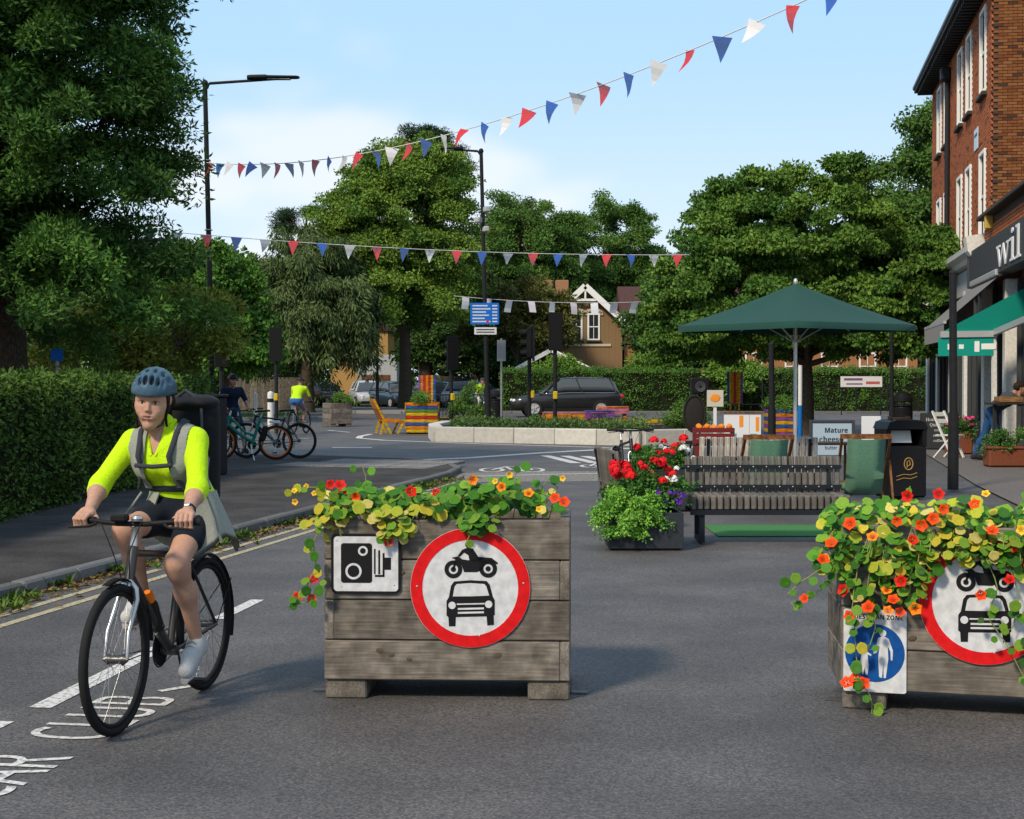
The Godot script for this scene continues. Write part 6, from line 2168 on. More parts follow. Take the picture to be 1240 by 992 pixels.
func make_cars() -> void:
	car("black estate car passing left in front of the long hedge", Vector3(2.35, 0, -67.0), -PI * 0.5 + 0.07, lin(0.006, 0.006, 0.007), {"name": "black_car", "len": 4.85, "h": 1.7, "w": 0.93, "clear": 0.26, "wheel": 0.37})
	car("black car with red tail lights and yellow plate beyond the neon cyclist", Vector3(-11.4, 0, -92), PI - 0.35, lin(0.02, 0.022, 0.026), {"len": 4.3, "h": 1.45})
	car("silver hatchback parked in front of the white garage", Vector3(-8.6, 0, -91), 0.25, lin(0.4, 0.42, 0.45), {"len": 3.9, "h": 1.55})
	car("dark blue saloon parked beneath the tall oval tree", Vector3(-6.7, 0, -88), 0.5, lin(0.012, 0.03, 0.05), {"len": 4.4, "h": 1.5})
	car("blue grey car parked right of the tall tree trunk", Vector3(-4.3, 0, -90), 0.55, lin(0.03, 0.07, 0.11), {"len": 4.3, "h": 1.5})
	car("pale car glimpsed behind the railings by the blue sign", Vector3(-1.9, 0, -88), 1.2, lin(0.45, 0.46, 0.47), {"len": 4.2, "h": 1.5})


func make_cyclists() -> void:
	var teal := lin(0.012, 0.16, 0.13)
	var orange := mat("rim_orange", lin(0.55, 0.14, 0.03), 0.5)
	var b1 := bicycle("teal hire bicycle parked on its stand, nearest the hedge end", Vector3(-5.0, 0.1, -28.9), -PI * 0.5 + 0.15, {"name": "hire_bicycle", "color": teal, "tube": 0.034, "step": true, "fat": 0.026, "r": 0.33, "guard_mat": mat("frame_%s" % teal.to_html(), teal, 0.4, 0.1), "rim": orange})
	part("battery_case", MB.new().box(Vector3(0, 0.5, -0.3), Vector3(0.1, 0.3, 0.12), Basis(Vector3.RIGHT, -0.3), 0.03), mat("bike_black"), b1)
	part("lock_plate", MB.new().box(Vector3(0.0, 0.72, -0.5), Vector3(0.06, 0.05, 0.2), Basis(), 0.01), mat("lock_white", lin(0.6, 0.6, 0.6), 0.4), b1)
	var mb := MB.new()
	for k in 7:
		mb.tube([Vector3(-0.16, 0.86, 0.44 + k * 0.05), Vector3(-0.14, 0.7, 0.46 + k * 0.045), Vector3(0.14, 0.7, 0.46 + k * 0.045), Vector3(0.16, 0.86, 0.44 + k * 0.05)], 0.006, 5)
	mb.tube([Vector3(-0.16, 0.86, 0.43), Vector3(0.16, 0.86, 0.43), Vector3(0.16, 0.86, 0.75), Vector3(-0.16, 0.86, 0.75), Vector3(-0.16, 0.86, 0.43)], 0.01, 6)
	part("basket", mb, mat("bike_black"), b1)
	part("stand", MB.new().tube([Vector3(0.04, 0.3, -0.05), Vector3(0.16, 0.0, -0.12)], 0.012, 6), mat("bike_alu"), b1)
	bicycle("black bicycle parked behind the teal hire bike, big rear wheel showing", Vector3(-4.62, 0.1, -29.5), -PI * 0.5 - 0.12, {"color": lin(0.012, 0.012, 0.013), "guards": false})
	bicycle("dark bicycle standing end on beside the red flower box", Vector3(1.52, 0, -20.5), 0.15, {"color": lin(0.012, 0.012, 0.014)})
	# the cyclist riding away
	var at := Vector3(-6.35, 0, -45.6)
	var turn := PI - 0.25
	bicycle("bicycle ridden away by the man in the neon vest", at, turn, {"color": lin(0.03, 0.06, 0.07), "crank": -0.5})
	var J := {"pelvis": Vector3(0, 1.0, -0.27), "waist": Vector3(0, 1.14, -0.2), "chest": Vector3(0, 1.29, -0.06), "neck": Vector3(0, 1.43, 0.04), "head": Vector3(0, 1.55, 0.12), "sh_l": Vector3(0.19, 1.37, 0.0), "sh_r": Vector3(-0.19, 1.37, 0.0), "el_l": Vector3(0.26, 1.15, 0.12), "el_r": Vector3(-0.26, 1.15, 0.12), "wr_l": Vector3(0.25, 1.03, 0.3), "wr_r": Vector3(-0.25, 1.03, 0.3),
		"hip_l": Vector3(0.09, 0.96, -0.25), "hip_r": Vector3(-0.09, 0.96, -0.25), "kn_l": Vector3(0.13, 0.88, 0.17), "kn_r": Vector3(-0.13, 0.71, 0.12), "an_l": Vector3(0.12, 0.5, 0.02), "an_r": Vector3(-0.12, 0.29, -0.06), "toe_l": Vector3(0.12, 0.44, 0.16), "toe_r": Vector3(-0.12, 0.2, 0.1)}
	var p := far_person("man in neon vest and blue top cycling away into the junction", at, turn, J, {"top": cloth("neon_vest", lin(0.5, 0.78, 0.02)), "bottom": cloth("grey_shorts", lin(0.2, 0.2, 0.3)), "shorts": true, "shoe": cloth("dark_shoe", lin(0.03, 0.03, 0.035)), "helmet": lin(0.03, 0.03, 0.03), "long_sleeves": false})
	mb = MB.new()
	var f := Field.new(Vector3(-0.4, 0.9, -0.5), Vector3(0.4, 1.5, 0.4), 0.022)
	body_caps(f, J, 0.02, false)
	f.into(mb, [Plane(Vector3(0, -1, 0), -1.08)])
	part("blue_shirt_tail", mb, cloth("blue_cloth", lin(0.04, 0.14, 0.4)), p)
	var J2 := J.duplicate()
	at = Vector3(-1.32, 0, -66)
	bicycle("distant bicycle half hidden by the island planting", at, 0.4, {"color": lin(0.1, 0.1, 0.1)})
	far_person("small distant cyclist in neon yellow by the lamp post", at, 0.4, J2, {"top": cloth("neon_vest"), "bottom": cloth("white_trousers", lin(0.5, 0.5, 0.5)), "shoe": cloth("dark_shoe"), "helmet": lin(0.05, 0.05, 0.06), "cell": 0.03})
	# the man waiting astride a bicycle by the hedge end
	at = Vector3(-6.1, 0, -33.4)
	turn = 0.5
	bicycle("dark bicycle held by the man in navy at the hedge end", at, turn, {"color": lin(0.02, 0.02, 0.022)})
	var K := {"pelvis": Vector3(0.0, 0.97, -0.15), "waist": Vector3(0, 1.1, -0.14), "chest": Vector3(0, 1.28, -0.1), "neck": Vector3(0, 1.45, -0.07), "head": Vector3(0, 1.585, -0.03), "sh_l": Vector3(0.2, 1.4, -0.08), "sh_r": Vector3(-0.2, 1.4, -0.08), "el_l": Vector3(0.29, 1.15, 0.0), "el_r": Vector3(-0.28, 1.15, 0.02), "wr_l": Vector3(0.26, 1.02, 0.25), "wr_r": Vector3(-0.25, 1.02, 0.25),
		"hip_l": Vector3(0.1, 0.93, -0.14), "hip_r": Vector3(-0.1, 0.93, -0.14), "kn_l": Vector3(0.22, 0.52, 0.0), "kn_r": Vector3(-0.2, 0.52, 0.02), "an_l": Vector3(0.27, 0.1, -0.06), "an_r": Vector3(-0.24, 0.1, -0.02), "toe_l": Vector3(0.29, 0.04, 0.1), "toe_r": Vector3(-0.26, 0.04, 0.14)}
	far_person("man in navy top and cap standing astride a bicycle by the hedge", at, turn, K, {"top": cloth("navy_top", lin(0.012, 0.018, 0.04)), "bottom": cloth("blue_shorts", lin(0.02, 0.06, 0.12)), "shorts": true, "shoe": cloth("dark_shoe"), "long_sleeves": false, "helmet": lin(0.012, 0.012, 0.014)})


# ---------- buildings ----------
func brick_field(parent: Node, called: String, rows: Array, m: Mesh, material: Material) -> void:
	sprays(called, parent, rows, m, material)


func sash(parent: Node, at: Vector3, w: float, h: float, turn := 0.0, deep := 0.1) -> void:       # a white sash window; at: centre of its sill line on the wall plane, +z out
	var white := mat("window_white", lin(0.72, 0.72, 0.7), 0.45)
	var mb := MB.new()
	for s in [-1.0, 1.0]:
		mb.box(Vector3(s * (w * 0.5 - 0.05), h * 0.5, -0.02), Vector3(0.1, h, deep), Basis(), 0.006)
	mb.box(Vector3(0, h - 0.05, -0.02), Vector3(w - 0.2, 0.1, deep), Basis(), 0.006)
	mb.box(Vector3(0, 0.04, -0.015), Vector3(w - 0.2, 0.08, deep + 0.02), Basis(), 0.006)
	var f := part("window", mb, white, parent, at, Vector3(0, turn, 0))
	part("pane", MB.new().box(Vector3(0, h * 0.5, -0.03), Vector3(w - 0.19, h - 0.17, 0.012)), mat("window_glass", lin(0.02, 0.026, 0.03), 0.05), f)
	mb = MB.new()
	mb.box(Vector3(0, h * 0.5, -0.012), Vector3(w - 0.2, 0.06, 0.04))
	mb.box(Vector3(0, h * 0.25, -0.016), Vector3(0.03, h * 0.5 - 0.11, 0.03))
	mb.box(Vector3(0, h * 0.75, -0.016), Vector3(0.03, h * 0.5 - 0.13, 0.03))
	part("glazing_bar", mb, white, f)
	part("sill", MB.new().box(Vector3(0, -0.055, 0.04), Vector3(w + 0.16, 0.1, 0.2), Basis(), 0.01), mat("sill_dark", lin(0.05, 0.045, 0.042), 0.7), f)


func make_shop_building() -> void:
	rng.seed = 71
	var turn := -1.742
	var o := along(38.4, 5.12)
	var t := thing("brick_building", "tall red brick building with white sash windows above the shops", "building", o, turn)
	var rough_n: Texture2D = tex_store["rough_n"]
	var speck: Texture2D = tex_store["speck"]
	var mortar := grain("mortar", lin(0.2, 0.145, 0.11), 0.95, speck, Vector3.ONE * 0.8, rough_n, 0.4)
	var white := mat("window_white", lin(0.72, 0.72, 0.7), 0.45)
	var stone := grain("painted_stone", lin(0.72, 0.71, 0.67), 0.6, noise("sign_dirt", 0.02, 5, 0.86, 1.0), Vector3.ONE)
	# walls: x runs along the front towards the camera, z out to the street
	part("wall", MB.new().box(Vector3(-7.2, 8.1, -4.2), Vector3(14.4, 6.3, 8.36)), mortar, t)
	var wins := []
	for x in [-12.0, -9.9, -6.4, -4.4, -1.55]:
		wins.append([x, 8.78, 2.15])
		wins.append([x, 5.12, 2.25])
	for w in wins:
		sash(t, Vector3(w[0], w[1], 0.0), 1.08, w[2], 0.0, 0.16)
	# bricks of the street front, one by one but too fine to count
	var bm := MB.new().box(Vector3.ZERO, Vector3(0.215, 0.065, 0.05), Basis(), 0.004).mesh()
	var spots := []
	for r in 83:
		var y := 4.98 + r * 0.075
		for k in 64:
			var x := -14.3 + k * 0.225 + (0.1125 if r % 2 else 0.0)
			if x > -0.11:
				continue
			var hit := false
			for w in wins:
				if absf(x - w[0]) < 0.63 and y > w[1] - 0.1 and y < w[1] + w[2] + 0.02:
					hit = true
			if not hit:
				var c := Color(0.42, 0.14, 0.06).lerp(Color(0.31, 0.095, 0.045), rng.randf())
				if rng.randf() < 0.08:
					c = Color(0.12, 0.06, 0.04)
				spots.append([Transform3D(Basis(), Vector3(x, y, -0.006 + rv(-0.002, 0.002))), c])
	var bmat := leaf_mat("brick_tinted", 0.9, 0.0)
	bmat.backlight_enabled = false
	brick_field(t, "brick_courses", spots, bm, bmat)
	# bricks of the end wall, each its own
	var cols := []
	for q in [[0.5, 0.2, 0.075], [0.45, 0.17, 0.062], [0.55, 0.235, 0.1], [0.38, 0.135, 0.055], [0.17, 0.09, 0.06]]:
		cols.append(grain("end_brick%d" % cols.size(), lin(q[0], q[1], q[2]), 0.9, speck, Vector3.ONE * 1.5, rough_n, 0.4))
	var eb := MB.new().box(Vector3.ZERO, Vector3(0.05, 0.065, 0.215), Basis(), 0.004).mesh()
	var more := []
	for r in 78:
		var y := 5.5 + r * 0.075
		for k in 20:
			var z := -0.12 - k * 0.225 - (0.1125 if r % 2 else 0.0)
			var ci: int = 4 if rng.randf() < 0.09 else rng.randi() % 4
			if k < 4 and r < 74:
				part("brick", eb, cols[ci], t, Vector3(0.004 + rv(-0.002, 0.002), y, z))
			else:
				more.append([Transform3D(Basis(), Vector3(0.004, y, z)), cols[ci].albedo_color.srgb_to_linear()])
	sprays("far_bricks", t, more, eb, bmat)
	# eaves and roof
	var dark := mat("eaves_dark", lin(0.025, 0.026, 0.03), 0.6)
	var ev := part("eaves", MB.new().box(Vector3(-7.2, 11.31, 0.26), Vector3(15.2, 0.1, 0.62), Basis(), 0.01), dark, t)
	for k in 42:
		part("dentil", MB.new().box(Vector3(-14.4 + k * 0.35, 11.2, 0.24), Vector3(0.16, 0.13, 0.5)), dark, ev)
	part("gutter", MB.new().box(Vector3(-7.2, 11.43, 0.55), Vector3(15.3, 0.14, 0.14), Basis(), 0.03), mat("gutter_grey", lin(0.1, 0.11, 0.13), 0.45), t)
	var rb := MB.new()
	var y0 := 11.42
	rb.quad(Vector3(-14.7, y0, 0.5), Vector3(0.4, y0, 0.5), Vector3(-3.5, 14.0, -4.2), Vector3(-11, 14.0, -4.2))
	rb.tri(Vector3(0.4, y0, 0.5), Vector3(0.4, y0, -8.9), Vector3(-3.5, 14.0, -4.2))
	rb.quad(Vector3(0.4, y0, -8.9), Vector3(-14.7, y0, -8.9), Vector3(-11, 14.0, -4.2), Vector3(-3.5, 14.0, -4.2))
	rb.tri(Vector3(-14.7, y0, -8.9), Vector3(-14.7, y0, 0.5), Vector3(-11, 14.0, -4.2))
	rb.quad(Vector3(-14.7, y0 - 0.02, 0.5), Vector3(-14.7, y0 - 0.02, -8.9), Vector3(0.4, y0 - 0.02, -8.9), Vector3(0.4, y0 - 0.02, 0.5))
	part("roof", rb, grain("roof_tile", lin(0.12, 0.06, 0.045), 0.85, speck, Vector3.ONE), t)
	# downpipe with its hopper
	part("downpipe", MB.new().tube([Vector3(-9.0, 5.0, 0.1), Vector3(-9.0, 10.6, 0.1)], 0.075, 10), dark, t)
	part("hopper", MB.new().box(Vector3(-9.0, 10.75, 0.16), Vector3(0.42, 0.42, 0.3), Basis(), 0.05), dark, t)
	var np := part("street_nameplate", MB.new().box(Vector3(-2.75, 7.85, 0.035), Vector3(0.75, 0.55, 0.02), Basis(), 0.004), mat("nameplate", lin(0.5, 0.58, 0.66), 0.4), t)
	part("text_line", MB.new().box(Vector3(-2.75, 7.95, 0.047), Vector3(0.55, 0.08, 0.004)), mat("nameplate_ink", lin(0.03, 0.08, 0.2), 0.5), np)
	# ground floor of the tall part
	part("shop_wall", MB.new().box(Vector3(-7.2, 2.47, -4.25), Vector3(14.38, 4.94, 8.2)), mat("shop_dark", lin(0.03, 0.03, 0.032), 0.5), t)
	for x in [-14.2, -11.0, -7.5, -4.0, -0.2]:
		part("pilaster", MB.new().box(Vector3(x, 2.0, 0.0), Vector3(0.42, 4.0, 0.36), Basis(), 0.02), stone, t)
	part("cornice", MB.new().prism(PackedVector2Array([Vector2(0, 4.55), Vector2(0.3, 4.6), Vector2(0.34, 4.72), Vector2(0.5, 4.8), Vector2(0.52, 4.92), Vector2(0, 4.97)]), 14.2, Transform3D(Basis(Vector3(0, 0, 1), Vector3(0, 1, 0), Vector3(-1, 0, 0)), Vector3(-0.1, 0, 0))), stone, t)
	part("fascia", MB.new().box(Vector3(-7.2, 4.2, 0.12), Vector3(14.0, 0.66, 0.1), Basis(), 0.01), mat("fascia_pale", lin(0.4, 0.41, 0.43), 0.5), t)
	for x in [-0.35, -14.0]:
		part("console", MB.new().prism(PackedVector2Array([Vector2(0, 3.9), Vector2(0.22, 3.95), Vector2(0.32, 4.15), Vector2(0.28, 4.35), Vector2(0.55, 4.75), Vector2(0.6, 5.1), Vector2(0, 5.2)]), 0.55, Transform3D(Basis(Vector3(0, 0, 1), Vector3(0, 1, 0), Vector3(-1, 0, 0)), Vector3(x + 0.3, 0, 0))), stone, t)
	for k in 4:
		var x: float = [-12.6, -9.25, -5.75, -2.1][k]
		var w: float = [2.7, 3.0, 3.0, 3.3][k]
		var fr := MB.new()
		for s in [-0.5, -0.17, 0.17, 0.5]:
			fr.box(Vector3(x + s * w * 0.96, 1.95, 0.06), Vector3(0.08, 3.7, 0.1), Basis(), 0.01)
		fr.box(Vector3(x, 0.3, 0.06), Vector3(w - 0.1, 0.56, 0.085))
		var sf := part("shop_front", fr, mat("shop_frame", lin(0.05, 0.055, 0.06), 0.4), t)
		part("pane", MB.new().box(Vector3(x, 2.15, 0.012), Vector3(w - 0.1, 3.1, 0.012)), mat("window_glass"), sf)
	# the single-storey shops that come nearer
	var s := thing("shop_row", "single storey shops with dark fascia and awnings at the right edge", "building", o, turn)
	var ext := 13.0
	part("parapet", MB.new().box(Vector3(ext * 0.5 + 0.02, 5.0, -2.6), Vector3(ext, 0.9, 5.5)), mortar, s)
	var pb := []
	for r in 9:
		for k in 56:
			pb.append([Transform3D(Basis(), Vector3(0.15 + k * 0.225 + (0.11 if r % 2 else 0.0), 4.6 + r * 0.075, 0.156)), Color(0.36, 0.125, 0.05).lerp(Color(0.26, 0.085, 0.04), rng.randf())])
	sprays("brick_courses", s, pb, bm, bmat)
	part("coping", MB.new().box(Vector3(ext * 0.5 + 0.02, 5.49, -2.5), Vector3(ext, 0.1, 5.75), Basis(), 0.02), mat("coping_brown", lin(0.07, 0.055, 0.05), 0.8), s)
	part("shop_wall", MB.new().box(Vector3(ext * 0.5 + 0.02, 2.25, -2.75), Vector3(ext, 4.5, 5.4)), grain("side_brick", lin(0.3, 0.12, 0.06), 0.9, noise("coarse", 0.012, 4, 0.62, 1.0), Vector3(1.2, 5.0, 1.2)), s)
	var fa := part("fascia", MB.new().box(Vector3(ext * 0.5 - 0.2, 4.32, 0.3), Vector3(ext + 0.6, 0.86, 0.34), Basis(), 0.02), mat("fascia_charcoal", lin(0.055, 0.057, 0.062), 0.5), s)
	part("fascia_end", MB.new().box(Vector3(-0.56, 4.32, 0.3), Vector3(0.14, 0.92, 0.4), Basis(), 0.02), mat("fascia_charcoal"), fa)
	words("lettering", "wil", 0.62, 0.02, mat("letter_white", lin(0.75, 0.75, 0.75), 0.4), fa, Vector3(6.0, 4.3, 0.485), Vector3.ZERO, "Droid Serif", false, true, Vector3(2.6, 1, 1))
	part("wall_lamp", MB.new().box(Vector3(1.4, 5.3, 0.25), Vector3(0.2, 0.36, 0.2), Basis(), 0.03), mat("lamp_brass", lin(0.45, 0.3, 0.06), 0.4), s)
	for x in [0.5, 4.0, 8.0, 12.6]:
		part("pilaster", MB.new().box(Vector3(x, 1.9, 0.12), Vector3(0.4, 3.8, 0.3), Basis(), 0.02), stone, s)
	for k in 3:
		var x: float = [2.25, 6.0, 10.3][k]
		var fr := MB.new()
		for q in [-0.5, -0.17, 0.17, 0.5]:
			fr.box(Vector3(x + q * 3.0, 1.95, 0.02), Vector3(0.08, 3.7, 0.1), Basis(), 0.01)
		fr.box(Vector3(x, 0.3, 0.02), Vector3(3.0, 0.56, 0.085))
		var sf := part("shop_front", fr, mat("shop_frame"), s)
		part("pane", MB.new().box(Vector3(x, 2.15, -0.03), Vector3(3.0, 3.1, 0.012)), mat("window_glass"), sf)
	# grey awning
	var aw := thing("awning", "grey fabric awning under the charcoal shop fascia", "awning", o, turn, "shop awnings")
	var gm := cloth("awning_grey", lin(0.2, 0.19, 0.18))
	var top := Vector3(0.1, 3.86, 0.42)
	var low := Vector3(0.1, 2.86, 1.55)
	var cv := MB.new()
	cv.quad(low, low + Vector3(4.3, 0, 0), top + Vector3(4.3, 0, 0), top)
	cv.quad(top + Vector3(0, -0.012, 0), top + Vector3(4.3, -0.012, 0), low + Vector3(4.3, -0.012, 0), low + Vector3(0, -0.012, 0))
	part("canopy", cv, gm, aw)
	part("valance", MB.new().box(low + Vector3(2.15, -0.2, 0.02), Vector3(4.3, 0.4, 0.006)), gm, aw)
	part("side_panel", MB.new().prism(PackedVector2Array([Vector2(0, 0), Vector2(1.13, 0), Vector2(0, 1.0)]), 0.01, Transform3D(Basis(Vector3(0, 0, 1), Vector3(0, 1, 0), Vector3(-1, 0, 0)), Vector3(0.08, 2.86, 0.42))), gm, aw)
	part("front_bar", MB.new().bar(low + Vector3(-0.02, 0, 0), low + Vector3(4.32, 0, 0), 0.06, 0.06), mat("awning_metal", lin(0.5, 0.5, 0.5), 0.4, 0.5), aw)
	part("cassette", MB.new().box(top + Vector3(2.15, 0.06, 0.02), Vector3(4.4, 0.14, 0.16), Basis(), 0.02), mat("awning_metal"), aw)
	# teal awning, its printed end towards the camera
	var tm := cloth("awning_teal", lin(0.01, 0.33, 0.26))
	var ta := thing("awning", "teal green awning with white lettering in front of the grey one", "awning", Vector3.ZERO, 0.0, "shop awnings")
	var A := Vector3(9.0, 2.62, -32.0)
	var B := Vector3(10.08, 2.63, -31.9)
	var up1 := Vector3(1.0, 0.56, 0.25)
	cv = MB.new()
	cv.quad(A, B, B + up1 * 1.75, A + up1 * 1.75)
	cv.quad(A + up1 * 1.75 - up * 0.012, B + up1 * 1.75 - up * 0.012, B - up * 0.012, A - up * 0.012)
	part("canopy", cv, tm, ta)
	part("front_bar", MB.new().bar(A - Vector3(0.03, 0.05, 0), B + Vector3(0.05, -0.05, 0), 0.09, 0.13), mat("awning_metal"), ta)
	var vb := (B - A).normalized()
	var val := part("valance", MB.new().box((A + B) * 0.5 + Vector3(-0.05, -0.31, 0.0), Vector3(1.13, 0.39, 0.008), Basis(vb, up, vb.cross(up))), tm, ta)
	var ink := mat("letter_white", lin(0.75, 0.75, 0.75), 0.4)
	for q in [[0.1, 0.16, 0.12], [0.3, 0.1, 0.09], [0.62, 0.1, 0.22], [0.86, 0.3, 0.12]]:
		part("text_mark", MB.new().box(A + vb * (q[0] + 0.1) + Vector3(0, -0.31, 0.008), Vector3(q[1], q[2], 0.006), Basis(vb, up, vb.cross(up))), ink, val)
	var sl := up1.normalized()
	for q in [[0.25, 0.9, 0.07], [0.38, 0.7, 0.05], [0.5, 0.5, 0.03]]:
		var a: Vector3 = A + vb * q[0] + sl * 0.12 + vb.cross(sl) * -0.006
		part("text_mark", MB.new().bar(a, a + sl * q[1], q[2], 0.003, vb.cross(sl)), ink, ta)
	part("side_rail", MB.new().bar(B + Vector3(0, -0.02, 0), Vector3(9.75, 2.78, -28.9), 0.08, 0.12), mat("awning_metal"), ta)
	part("arm_post", MB.new().bar(Vector3(10.1, 0.02, -31.95), B - Vector3(0, 0.1, 0.05), 0.09, 0.09), stone, ta)


func make_house() -> void:
	var t := thing("gabled_house", "yellow brick house with white bargeboards and paired arched windows", "house", Vector3(4.2, 0, -88.0), 0.0)
	var br := grain("stock_brick", lin(0.29, 0.185, 0.095), 0.9, noise("coarse", 0.012, 4, 0.62, 1.0), Vector3(1.2, 5.0, 1.2), null, 0.3, true)
	var white := mat("window_white")
	var w := 2.15
	part("gable_wall", MB.new().prism(PackedVector2Array([Vector2(-w, 0), Vector2(w, 0), Vector2(w, 5.0), Vector2(0, 6.9), Vector2(-w, 5.0)]), 7.0, Transform3D(Basis(), Vector3(0, 0, -7.0))), br, t)
	var tile := grain("house_tile", lin(0.1, 0.055, 0.05), 0.85, noise("coarse", 0.012, 4, 0.62, 1.0), Vector3(1, 3, 1))
	for s in [-1.0, 1.0]:
		part("roof", MB.new().bar(Vector3(s * 1.3, 5.98, 0.35), Vector3(s * 1.3, 5.98, -7.2), 3.15, 0.12, Vector3(s * -0.66, 0.75, 0) * 1.0 + Vector3(s * 1.32, 0, 0)), tile, t)
		part("bargeboard", MB.new().bar(Vector3(s * 2.65, 4.55, 0.42), Vector3(0, 7.0, 0.42), 0.12, 0.34, Vector3(0, 0, 1).cross(Vector3(s * 2.65, -2.45, 0)).normalized()), white, t)
		part("eave_bracket", MB.new().bar(Vector3(s * 2.6, 4.5, 0.4), Vector3(s * 2.1, 4.5, 0.02), 0.1, 0.16), white, t)
	part("gable_collar", MB.new().bar(Vector3(-0.75, 6.2, 0.4), Vector3(0.75, 6.2, 0.4), 0.08, 0.14), white, t)
	part("king_post", MB.new().bar(Vector3(0, 6.2, 0.4), Vector3(0, 6.9, 0.4), 0.1, 0.1), white, t)
	for x in [-0.5, 0.5]:
		sash(t, Vector3(x, 3.9, 0.04), 0.72, 1.55)
		var arch := MB.new()
		for k in 9:
			var a := PI * k / 8.0
			arch.box(Vector3(x + cos(a) * 0.46, 5.42 + sin(a) * 0.24, 0.03), Vector3(0.16, 0.16, 0.1), Basis(Vector3(0, 0, 1), a))
		part("window_arch", arch, mat("arch_stone", lin(0.5, 0.42, 0.3), 0.8), t)
	part("string_course", MB.new().box(Vector3(0, 3.62, 0.03), Vector3(3.0, 0.14, 0.08)), mat("arch_stone"), t)
	for x in [-2.2, -1.2]:
		part("chimney", MB.new().box(Vector3(x, 7.0, -4.0), Vector3(0.8, 1.2, 0.7), Basis(), 0.03), mat("chimney_brick", lin(0.3, 0.16, 0.09), 0.9), t)
	# the long low range beside it
	var h := thing("brick_cottages", "long orange brick range behind the long hedge", "house", Vector3(15.0, 0, -88.5))
	part("wall", MB.new().box(Vector3(0, 2.4, -3), Vector3(17, 4.8, 6)), grain("orange_brick", lin(0.4, 0.19, 0.085), 0.9, noise("coarse", 0.012, 4, 0.62, 1.0), Vector3(1.2, 5.0, 1.2), null, 0.3, true), h)
	part("roof", MB.new().prism(PackedVector2Array([Vector2(-3.4, 4.7), Vector2(3.4, 4.7), Vector2(0, 7.2)]), 17.4, Transform3D(Basis(Vector3(0, 0, -1), Vector3(0, 1, 0), Vector3(1, 0, 0)), Vector3(-8.7, 0, -3))), tile, h)
	for x in [-7.4, -3.0, -1.0, 1.3, 3.4, 5.6, 7.4]:
		sash(h, Vector3(x, 1.6, 0.02), 1.0, 1.6)
	part("door", MB.new().box(Vector3(-4.8, 1.6, 0.03), Vector3(1.3, 3.1, 0.08)), white, h)
	var c := thing("conservatory", "white gabled conservatory roof behind the hedge left of the house", "conservatory", Vector3(1.8, 0, -82.5))
	part("walls", MB.new().box(Vector3(0.2, 1.1, -1.5), Vector3(2.8, 2.2, 3.0)), mat("conservatory_wall", lin(0.5, 0.5, 0.5), 0.5), c)
	var rf := MB.new()
	rf.quad(Vector3(-1.6, 2.2, 0.2), Vector3(0.3, 3.2, 0.2), Vector3(0.3, 3.2, -3.2), Vector3(-1.6, 2.2, -3.2))
	rf.quad(Vector3(0.3, 3.2, 0.2), Vector3(2.4, 2.2, 0.6), Vector3(2.4, 2.2, -3.2), Vector3(0.3, 3.2, -3.2))
	part("roof_glass", rf, mat("conservatory_roof", lin(0.45, 0.47, 0.5), 0.35), c)
	for s in [[-1.6, 2.2], [2.4, 2.2]]:
		part("barge", MB.new().bar(Vector3(s[0], s[1], 0.25), Vector3(0.3, 3.22, 0.25), 0.1, 0.22), white, c)
	for k in 4:
		part("glazing_rib", MB.new().bar(Vector3(0.7 + k * 0.5, 3.03 - k * 0.24, 0.3), Vector3(0.7 + k * 0.5, 3.03 - k * 0.24, -3.2), 0.05, 0.05), white, c)
	# white garage and tan house behind the parked cars
	var g := thing("white_garage", "pale flat garage with brown door behind the parked cars", "garage", Vector3(-9.0, 0, -102))
	part("wall", MB.new().box(Vector3(0, 1.65, -2), Vector3(2.6, 3.3, 4)), grain("render_white", lin(0.42, 0.44, 0.45), 0.8, noise("sign_dirt", 0.02, 5, 0.86, 1.0), Vector3.ONE), g)
	part("door", MB.new().box(Vector3(-0.1, 1.1, 0.03), Vector3(1.9, 1.7, 0.06)), mat("garage_door", lin(0.12, 0.06, 0.035), 0.7), g)
	for k in 5:
		part("door_panel", MB.new().box(Vector3(-0.1, 0.45 + k * 0.33, 0.07), Vector3(1.8, 0.28, 0.025), Basis(), 0.008), mat("garage_door"), g)
	var y := thing("tan_house", "ochre rendered house glimpsed through the weeping tree", "house", Vector3(-11.2, 0, -112))
	part("wall", MB.new().box(Vector3(0, 2.6, -3), Vector3(4.2, 5.2, 6)), grain("ochre", lin(0.42, 0.25, 0.09), 0.85, noise("sign_dirt", 0.02, 5, 0.86, 1.0), Vector3.ONE), y)
	part("roof", MB.new().prism(PackedVector2Array([Vector2(-2.4, 5.2), Vector2(2.4, 5.2), Vector2(0, 7.0)]), 6.4, Transform3D(Basis(), Vector3(0, 0, -6.2))), tile, y)
	sash(y, Vector3(-0.9, 3.2, 0.02), 0.9, 1.3)
	sash(y, Vector3(0.9, 3.2, 0.02), 0.9, 1.3)


